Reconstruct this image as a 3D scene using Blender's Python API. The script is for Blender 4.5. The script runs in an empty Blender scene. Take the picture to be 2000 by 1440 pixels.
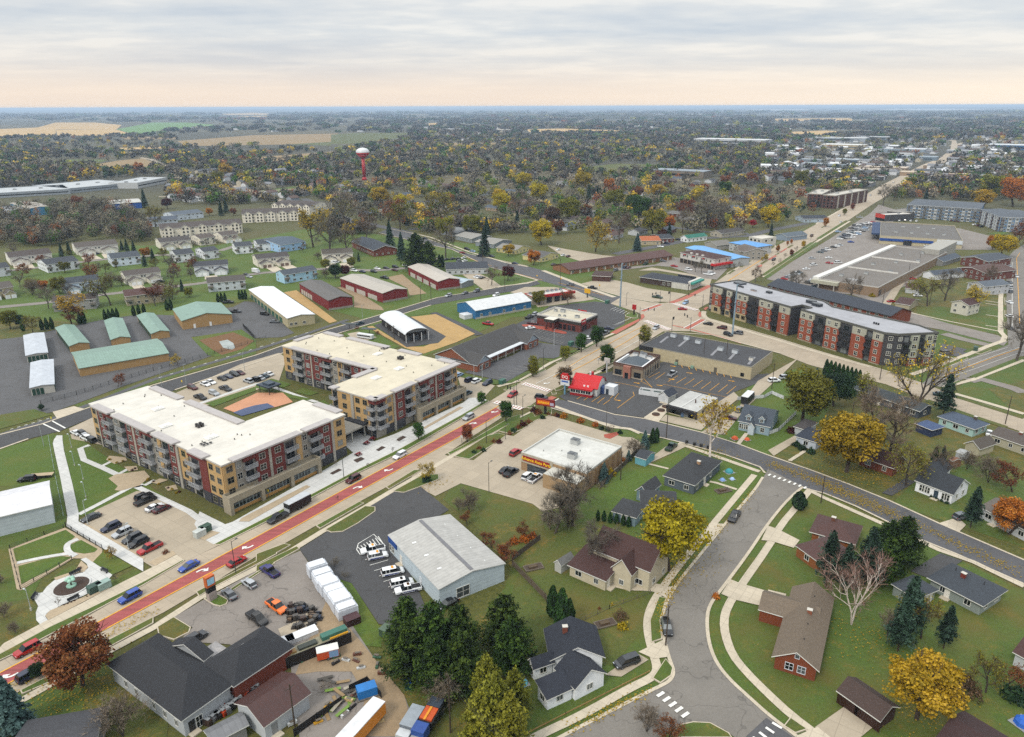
import bpy,bmesh,math,random
import numpy as np
from mathutils import Vector,Matrix
random.seed(11)
S=bpy.context.scene
COL=S.collection
# camera
CAM_H=98.0;FPX=1440.0;HOR=208.0;ROLL=math.radians(-.2)
PITCH=math.atan((720-HOR)/FPX)
CAM=Vector((0,0,CAM_H))
_fw=Vector((0,math.cos(PITCH),-math.sin(PITCH)));_u0=Vector((0,math.sin(PITCH),math.cos(PITCH)));_r0=Vector((1,0,0))
_cr,_sr=math.cos(ROLL),math.sin(ROLL)
CR=_r0*_cr+_u0*_sr;CU=_u0*_cr-_r0*_sr
cd=bpy.data.cameras.new('camera');co=bpy.data.objects.new('camera',cd);COL.objects.link(co)
cd.sensor_fit='HORIZONTAL';cd.sensor_width=36;cd.lens=FPX/2000*36;cd.clip_start=1;cd.clip_end=90000
mw=Matrix((CR,CU,-_fw)).transposed().to_4x4();mw.translation=CAM;co.matrix_world=mw
S.camera=co
S.view_settings.view_transform='Standard';S.view_settings.look='None';S.view_settings.exposure=.76;S.view_settings.gamma=1
S.cycles.use_denoising=False
S.cycles.max_bounces=5;S.cycles.diffuse_bounces=2;S.cycles.glossy_bounces=2;S.cycles.transparent_max_bounces=4
S.cycles.volume_bounces=0;S.cycles.transmission_bounces=2
# sky (overcast: Nishita behind cloud layers) and sun
SUN_EL,SUN_AZ=math.radians(46),math.radians(218)
W=bpy.data.worlds.new('World');S.world=W;W.use_nodes=True
nt=W.node_tree;N=nt.nodes;LK=nt.links
bg=N['Background']
sky=N.new('ShaderNodeTexSky');sky.sky_type='NISHITA';sky.sun_disc=False
sky.sun_elevation=SUN_EL;sky.sun_rotation=SUN_AZ;sky.air_density=1.0;sky.dust_density=1.5
tc=N.new('ShaderNodeTexCoord');sp=N.new('ShaderNodeSeparateXYZ');LK.new(tc.outputs['Generated'],sp.inputs[0])
def wmath(op,a,b=None,clamp=False):
 m=N.new('ShaderNodeMath');m.operation=op;m.use_clamp=clamp
 for i,v in enumerate((a,b)):
  if v is None:continue
  if isinstance(v,(int,float)):m.inputs[i].default_value=v
  else:LK.new(v,m.inputs[i])
 return m.outputs[0]
def wramp(fac,stops):
 r=N.new('ShaderNodeValToRGB');LK.new(fac,r.inputs[0]);e=r.color_ramp.elements
 while len(e)<len(stops):e.new(.5)
 for el,(p,c)in zip(e,stops):el.position=p;el.color=(*c,1)
 return r.outputs[0]
def wmix(f,a,b):
 m=N.new('ShaderNodeMix');m.data_type='RGBA'
 for s_,v in((0,f),(6,a),(7,b)):
  if isinstance(v,(int,float)):m.inputs[s_].default_value=v
  elif isinstance(v,tuple):m.inputs[s_].default_value=(*v,1)
  else:LK.new(v,m.inputs[s_])
 return m.outputs[2]
zc=wmath('MAXIMUM',sp.outputs[2],.0)
zd=wmath('ADD',zc,.085)
cx=wmath('DIVIDE',sp.outputs[0],zd);cy=wmath('DIVIDE',sp.outputs[1],zd)
cb=N.new('ShaderNodeCombineXYZ');LK.new(cx,cb.inputs[0]);LK.new(cy,cb.inputs[1])
def wnoise(scale,det,rough,off=(0,0,0),sc=(1,1,1)):
 mp=N.new('ShaderNodeMapping');LK.new(cb.outputs[0],mp.inputs[0]);mp.inputs['Location'].default_value=off;mp.inputs['Scale'].default_value=sc
 n=N.new('ShaderNodeTexNoise');LK.new(mp.outputs[0],n.inputs[0]);n.inputs['Scale'].default_value=scale;n.inputs['Detail'].default_value=det;n.inputs['Roughness'].default_value=rough
 return n.outputs[0]
n1=wnoise(.8,6,.52,(3.1,1.2,0),(.6,1.0,1))
n2=wnoise(3.2,5,.55,(9,4,2),(.8,1,1))
nn=wmath('ADD',wmath('MULTIPLY',n1,.72),wmath('MULTIPLY',n2,.28))
SKYK=1.0
cloud=wramp(nn,[(.38,(.62,.68,.75)),(.46,(.71,.75,.79)),(.53,(.79,.81,.82)),(.60,(.92,.91,.88))])
band=wramp(zc,[(.0,(1,1,1)),(.022,(.8,.8,.8)),(.05,(.28,.28,.28)),(.085,(0,0,0))])
warm=wramp(sp.outputs[0],[(.0,(1.03,.86,.71)),(.55,(1.16,.99,.80))])
cloud3=wmix(wmath('MULTIPLY',band,1.0),cloud,warm)
sc1=N.new('ShaderNodeVectorMath');sc1.operation='SCALE';LK.new(cloud3,sc1.inputs[0]);sc1.inputs['Scale'].default_value=6.1
up=wramp(zc,[(.0,(0,0,0)),(.20,(.0,.0,.0)),(.8,(1,1,1))])
sc2=N.new('ShaderNodeVectorMath');sc2.operation='SCALE';LK.new(sc1.outputs[0],sc2.inputs[0]);LK.new(wmath('ADD',wmath('MULTIPLY',up,1.35),.93),sc2.inputs['Scale'])
fin=wmix(.94,sky.outputs[0],sc2.outputs[0])
LK.new(fin,bg.inputs[0]);bg.inputs[1].default_value=.10
sl=bpy.data.lights.new('sun','SUN');sl.energy=1.5;sl.angle=math.radians(14);sl.color=(1.0,.93,.82)
so=bpy.data.objects.new('sun',sl);COL.objects.link(so)
_sd=Vector((math.sin(SUN_AZ)*math.cos(SUN_EL),math.cos(SUN_AZ)*math.cos(SUN_EL),math.sin(SUN_EL)))
so.rotation_euler=_sd.to_track_quat('Z','Y').to_euler();so.location=(0,0,200)
# picture survey -> ground coordinates
def ray(x,y):
 return CR*(x-1000)+CU*(720-y)+_fw*FPX
def g(x,y,z=.0):
 d=ray(x,y)
 if d.z>-1e-3:d.z=-1e-3
 t=(CAM_H-z)/-d.z
 return Vector((d.x*t,d.y*t))
def pix(p):
 d=Vector(p)-CAM;w=d.dot(_fw)
 return 1000+FPX*d.dot(CR)/w,720-FPX*d.dot(CU)/w
def mpp(x,y,z=0):
 p=g(x,y,z);return(Vector((p.x,p.y,z))-CAM).dot(_fw)/FPX
def C(k,pts):
 return[(k[0]+x/k[2],k[1]+y/k[2])for x,y in pts]
K1=(0,960,3);K2=(500,960,3);K3=(1000,960,3);K4=(1500,960,3);K5=(0,600,3.6);K6=(500,600,3.6);K7=(1000,600,3.6);K8=(1500,600,3.6)
J1=(0,380,4.8);J2=(400,380,4.8);J3=(800,380,4.8);J4=(1200,380,4.8);J5=(1600,380,4.8);I1=(0,190,3.0303);I2=(660,190,2.941);I3=(1340,190,3.0303)
A1=(160,740,6.547);A2=(400,780,6);A3=(520,630,6.667);A4=(620,680,6.667);A5=(900,680,6.667);A6=(1370,530,7.143);A7=(1600,580,7.143);A8=(0,1180,5.54)
B1=(900,560,6.25);B2=(1180,520,6.667);B3=(1400,400,7.692);B4=(1600,260,5);B5=(1780,600,5.538);B6=(0,860,7.2);B7=(0,1020,6.546);B8=(300,1100,6)
# materials (all procedural)
def lin(h):
 h=h.lstrip('#');o=[]
 for i in(0,2,4):
  c=int(h[i:i+2],16)/255;o.append(c/12.92 if c<=.04045 else((c+.055)/1.055)**2.4)
 return tuple(c**1.22 for c in o)
_mc={}
class NT:
 def __init__(s,name):
  s.m=bpy.data.materials.new(name);s.m.use_nodes=True;s.t=s.m.node_tree;s.b=s.t.nodes['Principled BSDF']
 def n(s,typ,**kw):
  o=s.t.nodes.new(typ)
  for k,v in kw.items():setattr(o,k,v)
  return o
 def l(s,a,b):s.t.links.new(a,b)
 def pos(s,world=False,scale=(1,1,1),rot=0):
  src=s.n('ShaderNodeNewGeometry').outputs['Position']if world else s.n('ShaderNodeTexCoord').outputs['Object']
  mp=s.n('ShaderNodeMapping');mp.inputs['Scale'].default_value=scale;mp.inputs['Rotation'].default_value=(0,0,rot);s.l(src,mp.inputs[0]);return mp.outputs[0]
 def noise(s,v,scale,det=4,rough=.6):
  o=s.n('ShaderNodeTexNoise');s.l(v,o.inputs[0]);o.inputs['Scale'].default_value=scale;o.inputs['Detail'].default_value=det;o.inputs['Roughness'].default_value=rough;return o.outputs[0]
 def math(s,op,a,b=.0,clamp=False):
  o=s.n('ShaderNodeMath',operation=op,use_clamp=clamp)
  for i,v in enumerate((a,b)):
   if isinstance(v,(int,float)):o.inputs[i].default_value=v
   else:s.l(v,o.inputs[i])
  return o.outputs[0]
 def ramp(s,f,stops):
  r=s.n('ShaderNodeValToRGB');s.l(f,r.inputs[0]);e=r.color_ramp.elements
  while len(e)<len(stops):e.new(.5)
  for el,(p,c)in zip(e,stops):el.position=p;el.color=(*c,1)if len(c)==3 else c
  return r.outputs[0]
 def mix(s,f,a,b,blend='MIX'):
  m=s.n('ShaderNodeMix',data_type='RGBA',blend_type=blend)
  for i,v in((0,f),(6,a),(7,b)):
   if isinstance(v,(int,float)):m.inputs[i].default_value=v
   elif isinstance(v,tuple):m.inputs[i].default_value=(*v,1)
   else:s.l(v,m.inputs[i])
  return m.outputs[2]
def sc(c,k):return tuple(min(1,max(0,x*k))for x in c)
def pm(hexc,kind='plain',rough=.75,var=.12,scale=.8,metal=.0,axis=0):
 key=(hexc,kind,rough,var,scale,metal,axis)
 if key in _mc:return _mc[key]
 t=NT(kind+'_'+hexc.strip('#'));c=lin(hexc);b=t.b
 b.inputs['Roughness'].default_value=rough;b.inputs['Metallic'].default_value=metal
 p=t.pos()
 f=t.noise(p,scale,5,.65)
 col=t.ramp(f,[(.25,sc(c,1-var*1.6)),(.5,c),(.75,sc(c,1+var*1.6))])
 if kind=='shingle':
  f2=t.noise(t.pos(scale=(1,1,3)),2.6,3,.8)
  col=t.mix(.75,col,t.ramp(f2,[(.3,sc(c,.62)),(.5,c),(.72,sc(c,1.5))]))
 elif kind in('seam','siding'):
  w=t.n('ShaderNodeTexWave',wave_type='BANDS',bands_direction='XYZ'[axis]);t.l(t.pos(),w.inputs[0]);w.inputs['Scale'].default_value=.32 if kind=='seam' else .9;w.inputs['Distortion'].default_value=0
  f3=t.math('POWER',w.outputs[1],6 if kind=='seam' else 3)
  col=t.mix(t.math('MULTIPLY',f3,.35),col,sc(c,.6))
  st=t.noise(t.pos(scale=(.15,.15,.15)),1.2,6,.7)
  col=t.mix(t.ramp(st,[(.45,(0,0,0)),(.75,(.35,.35,.35))]),col,sc(c,.7))
 elif kind=='brick':
  f2=t.noise(t.pos(scale=(1,1,2.5)),3.2,2,.8)
  col=t.mix(.7,col,t.ramp(f2,[(.3,sc(c,.55)),(.5,c),(.7,sc(c,1.45))]))
 elif kind=='flat':
  st=t.noise(t.pos(),.10,7,.7)
  col=t.mix(t.ramp(st,[(.46,(0,0,0)),(.68,(.6,.6,.6))]),col,sc(c,.72))
  s2=t.noise(t.pos(scale=(.25,1.6,1)),.5,5,.8)
  col=t.mix(t.ramp(s2,[(.60,(0,0,0)),(.74,(.5,.5,.5))]),col,sc((c[0],c[1]*.86,c[2]*.66),.62))
  w=t.n('ShaderNodeTexBrick');t.l(t.pos(),w.inputs[0]);w.inputs['Scale'].default_value=.3;w.inputs['Mortar Size'].default_value=.012
  w.inputs['Brick Width'].default_value=3;w.inputs['Row Height'].default_value=.9
  for i,v in((1,(1,1,1,1)),(2,(.95,.95,.95,1)),(3,(.8,.8,.8,1))):w.inputs[i].default_value=v
  col=t.mix(1.0,col,w.outputs[0],'MULTIPLY')
 t.l(col,b.inputs['Base Color'])
 _mc[key]=t.m;return t.m
def glass(hexc='#1b2228'):
 k=('glass',hexc)
 if k in _mc:return _mc[k]
 t=NT('window_glass');c=lin(hexc)
 r=t.n('ShaderNodeObjectInfo').outputs['Random']
 t.l(t.ramp(r,[(.0,sc(c,.7)),(.6,c),(.8,sc(c,3)),(1.0,(.16,.17,.17))]),t.b.inputs['Base Color'])
 t.b.inputs['Roughness'].default_value=.08;t.b.inputs['Specular IOR Level'].default_value=.6
 _mc[k]=t.m;return t.m
def paint(hexc,rough=.28):
 k=('paint',hexc)
 if k in _mc:return _mc[k]
 t=NT('car_paint_'+hexc.strip('#'));c=lin(hexc);f=t.noise(t.pos(),1.4,3)
 t.l(t.ramp(f,[(.3,sc(c,.85)),(.7,sc(c,1.1))]),t.b.inputs['Base Color'])
 t.b.inputs['Roughness'].default_value=rough;t.b.inputs['Coat Weight'].default_value=.35;t.b.inputs['Coat Roughness'].default_value=.12
 _mc[k]=t.m;return t.m
UDEG=54.75;UR=math.radians(UDEG)
def ground_mat(kind):
 if kind in _mc:return _mc[kind]
 t=NT(kind);b=t.b;b.inputs['Roughness'].default_value=.9;p=t.pos(True)
 def grass(dark,mid,dry,leaf,dryamt,leafamt):
  f1=t.noise(p,.045,6,.65);f2=t.noise(p,1.3,5,.75);f3=t.noise(p,.22,6,.7);f4=t.noise(p,2.2,3,.8)
  c=t.ramp(f2,[(.28,sc(dark,.75)),(.52,mid),(.75,sc(mid,1.55))]);c=t.mix(.55,c,t.ramp(t.noise(p,3.4,3,.85),[(.3,sc(mid,.5)),(.7,sc(mid,1.6))]))
  c=t.mix(t.ramp(f1,[(.52-dryamt,(0,0,0)),(.74-dryamt,(.85,.85,.85))]),c,dry)
  lf=t.math('MULTIPLY',t.ramp(f3,[(.55-leafamt,(0,0,0)),(.72-leafamt,(1,1,1))]),t.ramp(f4,[(.42,(0,0,0)),(.62,(1,1,1))]))
  return t.mix(t.math('MULTIPLY',lf,.75),c,leaf)
 if kind=='lawn_fresh':c=grass(lin('#364614'),lin('#52661b'),lin('#656822'),lin('#77702c'),.02,.0)
 elif kind=='lawn':c=grass(lin('#374618'),lin('#50621f'),lin('#665c24'),lin('#86702e'),.04,.02)
 elif kind=='lawn_dry':c=grass(lin('#394418'),lin('#535d20'),lin('#6b5e28'),lin('#886c34'),.03,.03)
 elif kind=='lawn_leafy':c=grass(lin('#3a4318'),lin('#545b22'),lin('#6b5e2a'),lin('#90722e'),.05,.07)
 elif kind=='countryside':
  f1=t.noise(t.pos(True,(.55,1,1)),.0016,5,.6);f2=t.noise(p,.02,6,.7);f3=t.noise(p,1.1,5,.75);f5=t.noise(p,.18,6,.7)
  near=t.ramp(f3,[(.28,lin('#3a3f17')),(.5,lin('#575a1f')),(.76,lin('#706a2a'))])
  near=t.mix(t.ramp(f2,[(.48,(0,0,0)),(.68,(.7,.7,.7))]),near,lin('#625a32'))
  near=t.mix(t.ramp(f5,[(.56,(0,0,0)),(.74,(.5,.5,.5))]),near,lin('#7c643a'))
  far=t.ramp(f1,[(.30,lin('#3f3f33')),(.46,lin('#484636')),(.52,lin('#5d5a3c')),(.57,lin('#7c704e')),(.64,lin('#45492f'))]);far=t.mix(.6,far,t.ramp(t.noise(p,.06,6,.8),[(.32,lin('#2a2d22')),(.5,lin('#474533')),(.7,lin('#6a6348'))]))
  sx=t.n('ShaderNodeSeparateXYZ');t.l(p,sx.inputs[0])
  d=t.math('DIVIDE',t.math('SUBTRACT',sx.outputs[1],520),500,True)
  c=t.mix(d,near,far)
 elif kind in('concrete_road','concrete_walk','concrete_new','concrete_old'):
  base={'concrete_road':lin('#a89d8d'),'concrete_walk':lin('#b9b0a0'),'concrete_new':lin('#bfbfbd'),'concrete_old':lin('#a69c8c')}[kind]
  f=t.noise(p,.12,7,.7);f2=t.noise(t.pos(True,(.06,1.0,1),-UR),.55,4,.6);f3=t.noise(p,2.5,4,.8)
  c=t.ramp(f,[(.3,sc(base,.84)),(.5,base),(.72,sc(base,1.13))])
  c=t.mix(.35,c,t.ramp(f3,[(.3,sc(base,.75)),(.7,sc(base,1.2))]))
  if kind=='concrete_road':c=t.mix(t.ramp(f2,[(.45,(0,0,0)),(.7,(.5,.5,.5))]),c,sc(base,.72))
  w=t.n('ShaderNodeTexBrick');t.l(t.pos(True,rot=-UR),w.inputs[0]);w.offset=0
  big=kind in('concrete_road','concrete_old')
  w.inputs['Scale'].default_value=1.0;w.inputs['Brick Width'].default_value=4.6 if big else 1.8;w.inputs['Row Height'].default_value=3.7 if big else 1.8
  w.inputs['Mortar Size'].default_value=.05;w.inputs['Mortar Smooth'].default_value=.1
  for i,v in((1,1.03),(2,.93),(3,.74)):w.inputs[i].default_value=(v,v,v*.99,1)
  c=t.mix(1.0,c,w.outputs[0],'MULTIPLY')
 elif kind in('asphalt','asphalt_old','asphalt_new','asphalt_res','gravel_dark','red_lane'):
  base={'asphalt':lin('#5d5d5f'),'asphalt_old':lin('#86807a'),'asphalt_new':lin('#505051'),'asphalt_res':lin('#7d7973'),'gravel_dark':lin('#5f5f60'),'red_lane':lin('#9d5a58')}[kind]
  f=t.noise(p,.09,7,.72);f3=t.noise(p,3.0,4,.85)
  c=t.ramp(f,[(.28,sc(base,.74)),(.5,base),(.74,sc(base,1.28))])
  c=t.mix(.4,c,t.ramp(f3,[(.28,sc(base,.6)),(.72,sc(base,1.4))]))
  if kind!='red_lane':
   v=t.n('ShaderNodeTexVoronoi',feature='DISTANCE_TO_EDGE');wp=t.n('ShaderNodeVectorMath',operation='ADD');t.l(p,wp.inputs[0])
   nz=t.n('ShaderNodeTexNoise');t.l(p,nz.inputs[0]);nz.inputs['Scale'].default_value=.25
   sv=t.n('ShaderNodeVectorMath',operation='SCALE');t.l(nz.outputs[1],sv.inputs[0]);sv.inputs['Scale'].default_value=9;t.l(sv.outputs[0],wp.inputs[1])
   t.l(wp.outputs[0],v.inputs[0]);v.inputs['Scale'].default_value=.10
   c=t.mix(t.ramp(v.outputs[0],[(.0,(.75,.75,.75)),(.018,(0,0,0))]),c,sc(base,.5))
  else:
   c=t.mix(t.ramp(t.noise(t.pos(True,(.05,1,1),-UR),.8,3),[(.42,(0,0,0)),(.7,(.75,.75,.75))]),c,lin('#7d4a49'))
 elif kind in('mulch','gravel_tan','straw','dirt','reeds','redrock','crop_tan','crop_green','crop_brown','rubber_orange','rubber_blue'):
  base={'mulch':lin('#4a3a30'),'gravel_tan':lin('#a89a84'),'straw':lin('#a98f62'),'dirt':lin('#94836b'),'reeds':lin('#755838'),'redrock':lin('#9c5544'),'crop_tan':lin('#b39a6c'),'crop_green':lin('#648446'),'crop_brown':lin('#8d7a58'),'rubber_orange':lin('#b98e72'),'rubber_blue':lin('#55607a')}[kind]
  f=t.noise(p,.16 if 'crop' not in kind else .012,7,.75);f3=t.noise(p,2.2,4,.85)
  c=t.ramp(f,[(.28,sc(base,.72)),(.5,base),(.74,sc(base,1.25))])
  c=t.mix(.45,c,t.ramp(f3,[(.28,sc(base,.55)),(.72,sc(base,1.45))]))
 elif kind=='brickpave':
  f=t.noise(p,1.5,4,.8);base=lin('#a86a5a');c=t.ramp(f,[(.3,sc(base,.75)),(.7,sc(base,1.2))])
 elif kind=='water':
  b.inputs['Roughness'].default_value=.12;c=t.ramp(t.noise(p,.3),[(.3,lin('#8f9692')),(.7,lin('#a4aaa6'))])
 elif kind.startswith('mark_'):
  base={'mark_white':lin('#d9d9d4'),'mark_yellow':lin('#d2a23c'),'mark_faint':lin('#9d9a94')}[kind]
  f=t.noise(p,1.8,5,.8);c=t.ramp(f,[(.3,sc(base,.62)),(.55,base)])
 t.l(c,b.inputs['Base Color']);_mc[kind]=t.m;return t.m
 # mesh helpers
class MB:
 def __init__(s):s.v=[];s.f=[];s.mi=[]
 def add(s,vs,fs,mi=0):
  o=len(s.v);s.v+=[tuple(v)for v in vs];s.f+=[tuple(o+i for i in f)for f in fs];s.mi+=[mi]*len(fs)
 def box(s,x0,x1,y0,y1,z0,z1,mi=0):
  s.add([(x0,y0,z0),(x1,y0,z0),(x1,y1,z0),(x0,y1,z0),(x0,y0,z1),(x1,y0,z1),(x1,y1,z1),(x0,y1,z1)],[(0,3,2,1),(4,5,6,7),(0,1,5,4),(1,2,6,5),(2,3,7,6),(3,0,4,7)],mi)
 def prism(s,pts,z0,z1,mi=0,top=None):
  n=len(pts);a=sum(pts[i][0]*pts[(i+1)%n][1]-pts[(i+1)%n][0]*pts[i][1]for i in range(n))
  if a<0:pts=pts[::-1]
  s.add([(p[0],p[1],z0)for p in pts]+[(p[0],p[1],z1)for p in pts],[(i,(i+1)%n,n+(i+1)%n,n+i)for i in range(n)],mi)
  s.add([(p[0],p[1],z1)for p in pts],[tuple(range(n))],mi if top is None else top)
 def cyl(s,p0,p1,r0,r1,n=6,mi=0,cap=True):
  p0=Vector(p0);p1=Vector(p1);d=(p1-p0)
  if d.length<1e-6:return
  q=d.to_track_quat('Z','Y');vs=[]
  for p,r in((p0,r0),(p1,r1)):
   for i in range(n):
    a=2*math.pi*i/n;vs.append(p+q@Vector((r*math.cos(a),r*math.sin(a),0)))
  fs=[(i,(i+1)%n,n+(i+1)%n,n+i)for i in range(n)]
  if cap:fs+=[tuple(range(n-1,-1,-1)),tuple(range(n,2*n))]
  s.add(vs,fs,mi)
 def slab(s,quad,th,mi=0):
  n=len(quad);q=[Vector(p)for p in quad]
  s.add(q+[p-Vector((0,0,th))for p in q],[tuple(range(n)),tuple(range(2*n-1,n-1,-1))]+[((i+1)%n,i,n+i,n+(i+1)%n)for i in range(n)],mi)
 def dome(s,c,r,h,n=10,m=4,mi=0):
  vs=[];fs=[]
  for j in range(m):
   a=j/m*math.pi/2
   for i in range(n):t=2*math.pi*i/n;vs.append((c[0]+r*math.cos(a)*math.cos(t),c[1]+r*math.cos(a)*math.sin(t),c[2]+h*math.sin(a)))
  vs.append((c[0],c[1],c[2]+h))
  for j in range(m-1):
   for i in range(n):fs.append((j*n+i,j*n+(i+1)%n,(j+1)*n+(i+1)%n,(j+1)*n+i))
  for i in range(n):fs.append(((m-1)*n+i,(m-1)*n+(i+1)%n,m*n))
  s.add(vs,fs,mi)
 def mesh(s,name,mats,smooth=False):
  me=bpy.data.meshes.new(name);me.from_pydata(s.v,[],s.f)
  for m in(mats if isinstance(mats,(list,tuple))else[mats]):me.materials.append(m)
  if any(s.mi):me.polygons.foreach_set('material_index',s.mi)
  if smooth:me.polygons.foreach_set('use_smooth',[True]*len(s.f))
  me.update();return me
 def build(s,name,mats,parent=None,smooth=False,loc=None,rot=0):
  if not s.v:return None
  return ob(name,s.mesh(name,mats,smooth),parent,loc,rot)
def ob(name,me,parent=None,loc=None,rot=0):
 o=bpy.data.objects.new(name,me);COL.objects.link(o)
 if parent is not None:o.parent=parent
 if loc is not None:o.location=loc
 if rot:o.rotation_euler=(0,0,rot)
 return o
REG=[]
def tag(o,label,cat,group=None):
 o['label']=label;o['category']=cat
 if group:o['group']=group
 REG.append(o);return o
def thing(name,label,cat,loc,rot=0,group=None):
 o=ob(name,None,None,(loc[0],loc[1],loc[2]if len(loc)>2 else 0),rot);o.empty_display_size=.5
 return tag(o,label,cat,group)
def dup(root,loc,rot,label,group=None,scale=None):
 r=root.copy();COL.objects.link(r);r.location=loc;r.rotation_euler=(0,0,rot);r['label']=label
 if group:r['group']=group
 if scale:r.scale=scale
 for ch in root.children:
  c=ch.copy();COL.objects.link(c);c.parent=r
  for g2 in ch.children:
   d=g2.copy();COL.objects.link(d);d.parent=c
 REG.append(r);return r
LZ=.04
_lc={}
def lz(layer):
 _lc[layer]=_lc.get(layer,-1)+1
 return LZ*layer+.0013*(_lc[layer]%30)
def tri_poly(me_pts,z,name,mats):
 bm=bmesh.new();vs=[bm.verts.new((p.x,p.y,z))for p in me_pts];f=bm.faces.new(vs)
 if f.normal.z==0:f.normal_update()
 bm.normal_update()
 if f.normal.z<0:f.normal_flip()
 bmesh.ops.triangulate(bm,faces=[f]);me=bpy.data.meshes.new(name);bm.to_mesh(me);bm.free()
 me.materials.append(mats);return me
def surf(name,mat,layer,pts,k=None,kind='structure'):
 if k:pts=C(k,pts)
 w=[g(*p)for p in pts]
 o=ob(name,tri_poly(w,lz(layer),name,ground_mat(mat)));o['kind']=kind;return o
def offset_line(w,d):
 out=[]
 for i,p in enumerate(w):
  a=w[max(0,i-1)];b=w[min(len(w)-1,i+1)]
  t=(b-a).normalized();n=Vector((-t.y,t.x));out.append(p+n*d)
 return out
def smooth_line(w,it=2):
 for _ in range(it):
  n=[w[0]]
  for a,b in zip(w,w[1:]):n+=[a*.75+b*.25,a*.25+b*.75]
  n.append(w[-1]);w=n
 return w
def strip_mesh(w,wid,z,off=.0):
 l=offset_line(w,off+wid/2);r=offset_line(w,off-wid/2);mb=MB();n=len(w)
 mb.add([(p.x,p.y,z)for p in l]+[(p.x,p.y,z)for p in r],[(i,n+i,n+i+1,i+1)for i in range(n-1)]);return mb
def strip(name,mat,layer,pts,wid,k=None,sm=0,off=.0,kerb=0):
 if k:pts=C(k,pts)
 w=[g(*p)for p in pts]
 if sm:w=smooth_line(w,sm)
 o=strip_mesh(w,wid,lz(layer),off).build(name,ground_mat(mat));o['kind']='structure'
 if kerb:
  mb=MB()
  for sgn in(1,-1):
   a=offset_line(w,off+sgn*(wid/2));b=offset_line(w,off+sgn*(wid/2+.35));n=len(w)
   if sgn<0:a,b=b,a
   mb.add([(p.x,p.y,.14)for p in a]+[(p.x,p.y,.14)for p in b]+[(p.x,p.y,0)for p in a]+[(p.x,p.y,0)for p in b],[(n+i,i,i+1,n+i+1)[::-1]for i in range(n-1)]+[(2*n+i,2*n+i+1,i+1,i)for i in range(n-1)]+[(3*n+i,n+i,n+i+1,3*n+i+1)for i in range(n-1)])
  ko=mb.build('kerb',ground_mat('concrete_walk'));ko['kind']='structure'
 return o
def inset(w,d):
 n=len(w);out=[]
 area=sum(w[i].x*w[(i+1)%n].y-w[(i+1)%n].x*w[i].y for i in range(n));s_=1 if area>0 else-1
 for i in range(n):
  a,b,c=w[i-1],w[i],w[(i+1)%n]
  t1=(b-a).normalized();t2=(c-b).normalized();n1=Vector((-t1.y,t1.x))*s_;n2=Vector((-t2.y,t2.x))*s_
  m=(n1+n2);m=m.normalized()if m.length>1e-3 else n1
  out.append(b+m*(d/max(.85,m.dot(n1))))
 return out
def island(pts,mat='lawn',k=None,name='verge',h=.285,rim=.22):
 if k:pts=C(k,pts)
 w=[g(*p)for p in pts]
 h+=.004*_lc.setdefault('i',0);_lc['i']=(_lc['i']+1)%7;mb=MB();mb.prism([(p.x,p.y)for p in w],0,h);o=mb.build('kerb',ground_mat('concrete_walk'));o['kind']='structure'
 o2=ob(name,tri_poly(inset(w,rim),h+.03,name,ground_mat(mat)));o2['kind']='structure';return o2
 # vegetation library
def leaf_mat(name,cols,trans=.25,dark=1.0):
 k=('leaf',name)
 if k in _mc:return _mc[k]
 t=NT(name);b=t.b;b.inputs['Roughness'].default_value=.7;b.inputs['Specular IOR Level'].default_value=.2
 at=t.n('ShaderNodeAttribute',attribute_name='tint');oi=t.n('ShaderNodeObjectInfo')
 c=t.ramp(at.outputs['Fac'],[(i/(len(cols)-1),sc(lin(h),dark))for i,h in enumerate(cols)])
 hs=t.n('ShaderNodeHueSaturation');t.l(c,hs.inputs['Color'])
 t.l(t.math('ADD',t.math('MULTIPLY',oi.outputs['Random'],.022),.492),hs.inputs['Hue'])
 t.l(t.math('ADD',t.math('MULTIPLY',t.math('FRACT',t.math('MULTIPLY',oi.outputs['Random'],7.3)),.45),.78),hs.inputs['Value'])
 t.l(hs.outputs[0],b.inputs['Base Color'])
 if trans:
  tr=t.n('ShaderNodeBsdfTranslucent');t.l(hs.outputs[0],tr.inputs['Color']);mx=t.n('ShaderNodeMixShader');mx.inputs[0].default_value=trans
  out=[n for n in t.t.nodes if n.type=='OUTPUT_MATERIAL'][0];t.l(b.outputs[0],mx.inputs[1]);t.l(tr.outputs[0],mx.inputs[2]);t.l(mx.outputs[0],out.inputs[0])
 _mc[k]=t.m;return t.m
LEAFC=dict(yellow=['#6b6418','#988a20','#b5a226','#c4b23a'],gold=['#74681f','#9c8826','#b69c2e','#c4aa4a'],orange=['#7a5220','#a56a28','#b87a32','#c69a50'],rust=['#543424','#77442a','#8a5636','#9f7852'],red=['#6a181e','#96202a','#aa2a30','#b0423e'],olive=['#4c5020','#6a6a26','#82802e','#979440'],green=['#22381a','#364f20','#4a6728','#648036'],lime=['#4a5a1e','#6b7a22','#879130','#a0a544'],brown=['#463a2e','#5e4c3a','#74604a','#8a765e'],dkgreen=['#1b2d1e','#29402e','#3a5534','#557042'],spruce=['#1c2a22','#2a3d30','#3a5240','#52685a'],pine=['#1b2815','#2c401a','#405523','#5a6d30'],bluespruce=['#263a3a','#3a5350','#526a68','#768f8a'],arb=['#1c2e1a','#2a4420','#385628','#4c6c36'],maroon=['#34181c','#4c2024','#622a2e','#744240'])
def lm(c):return leaf_mat('foliage_'+c,LEAFC[c])
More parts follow.
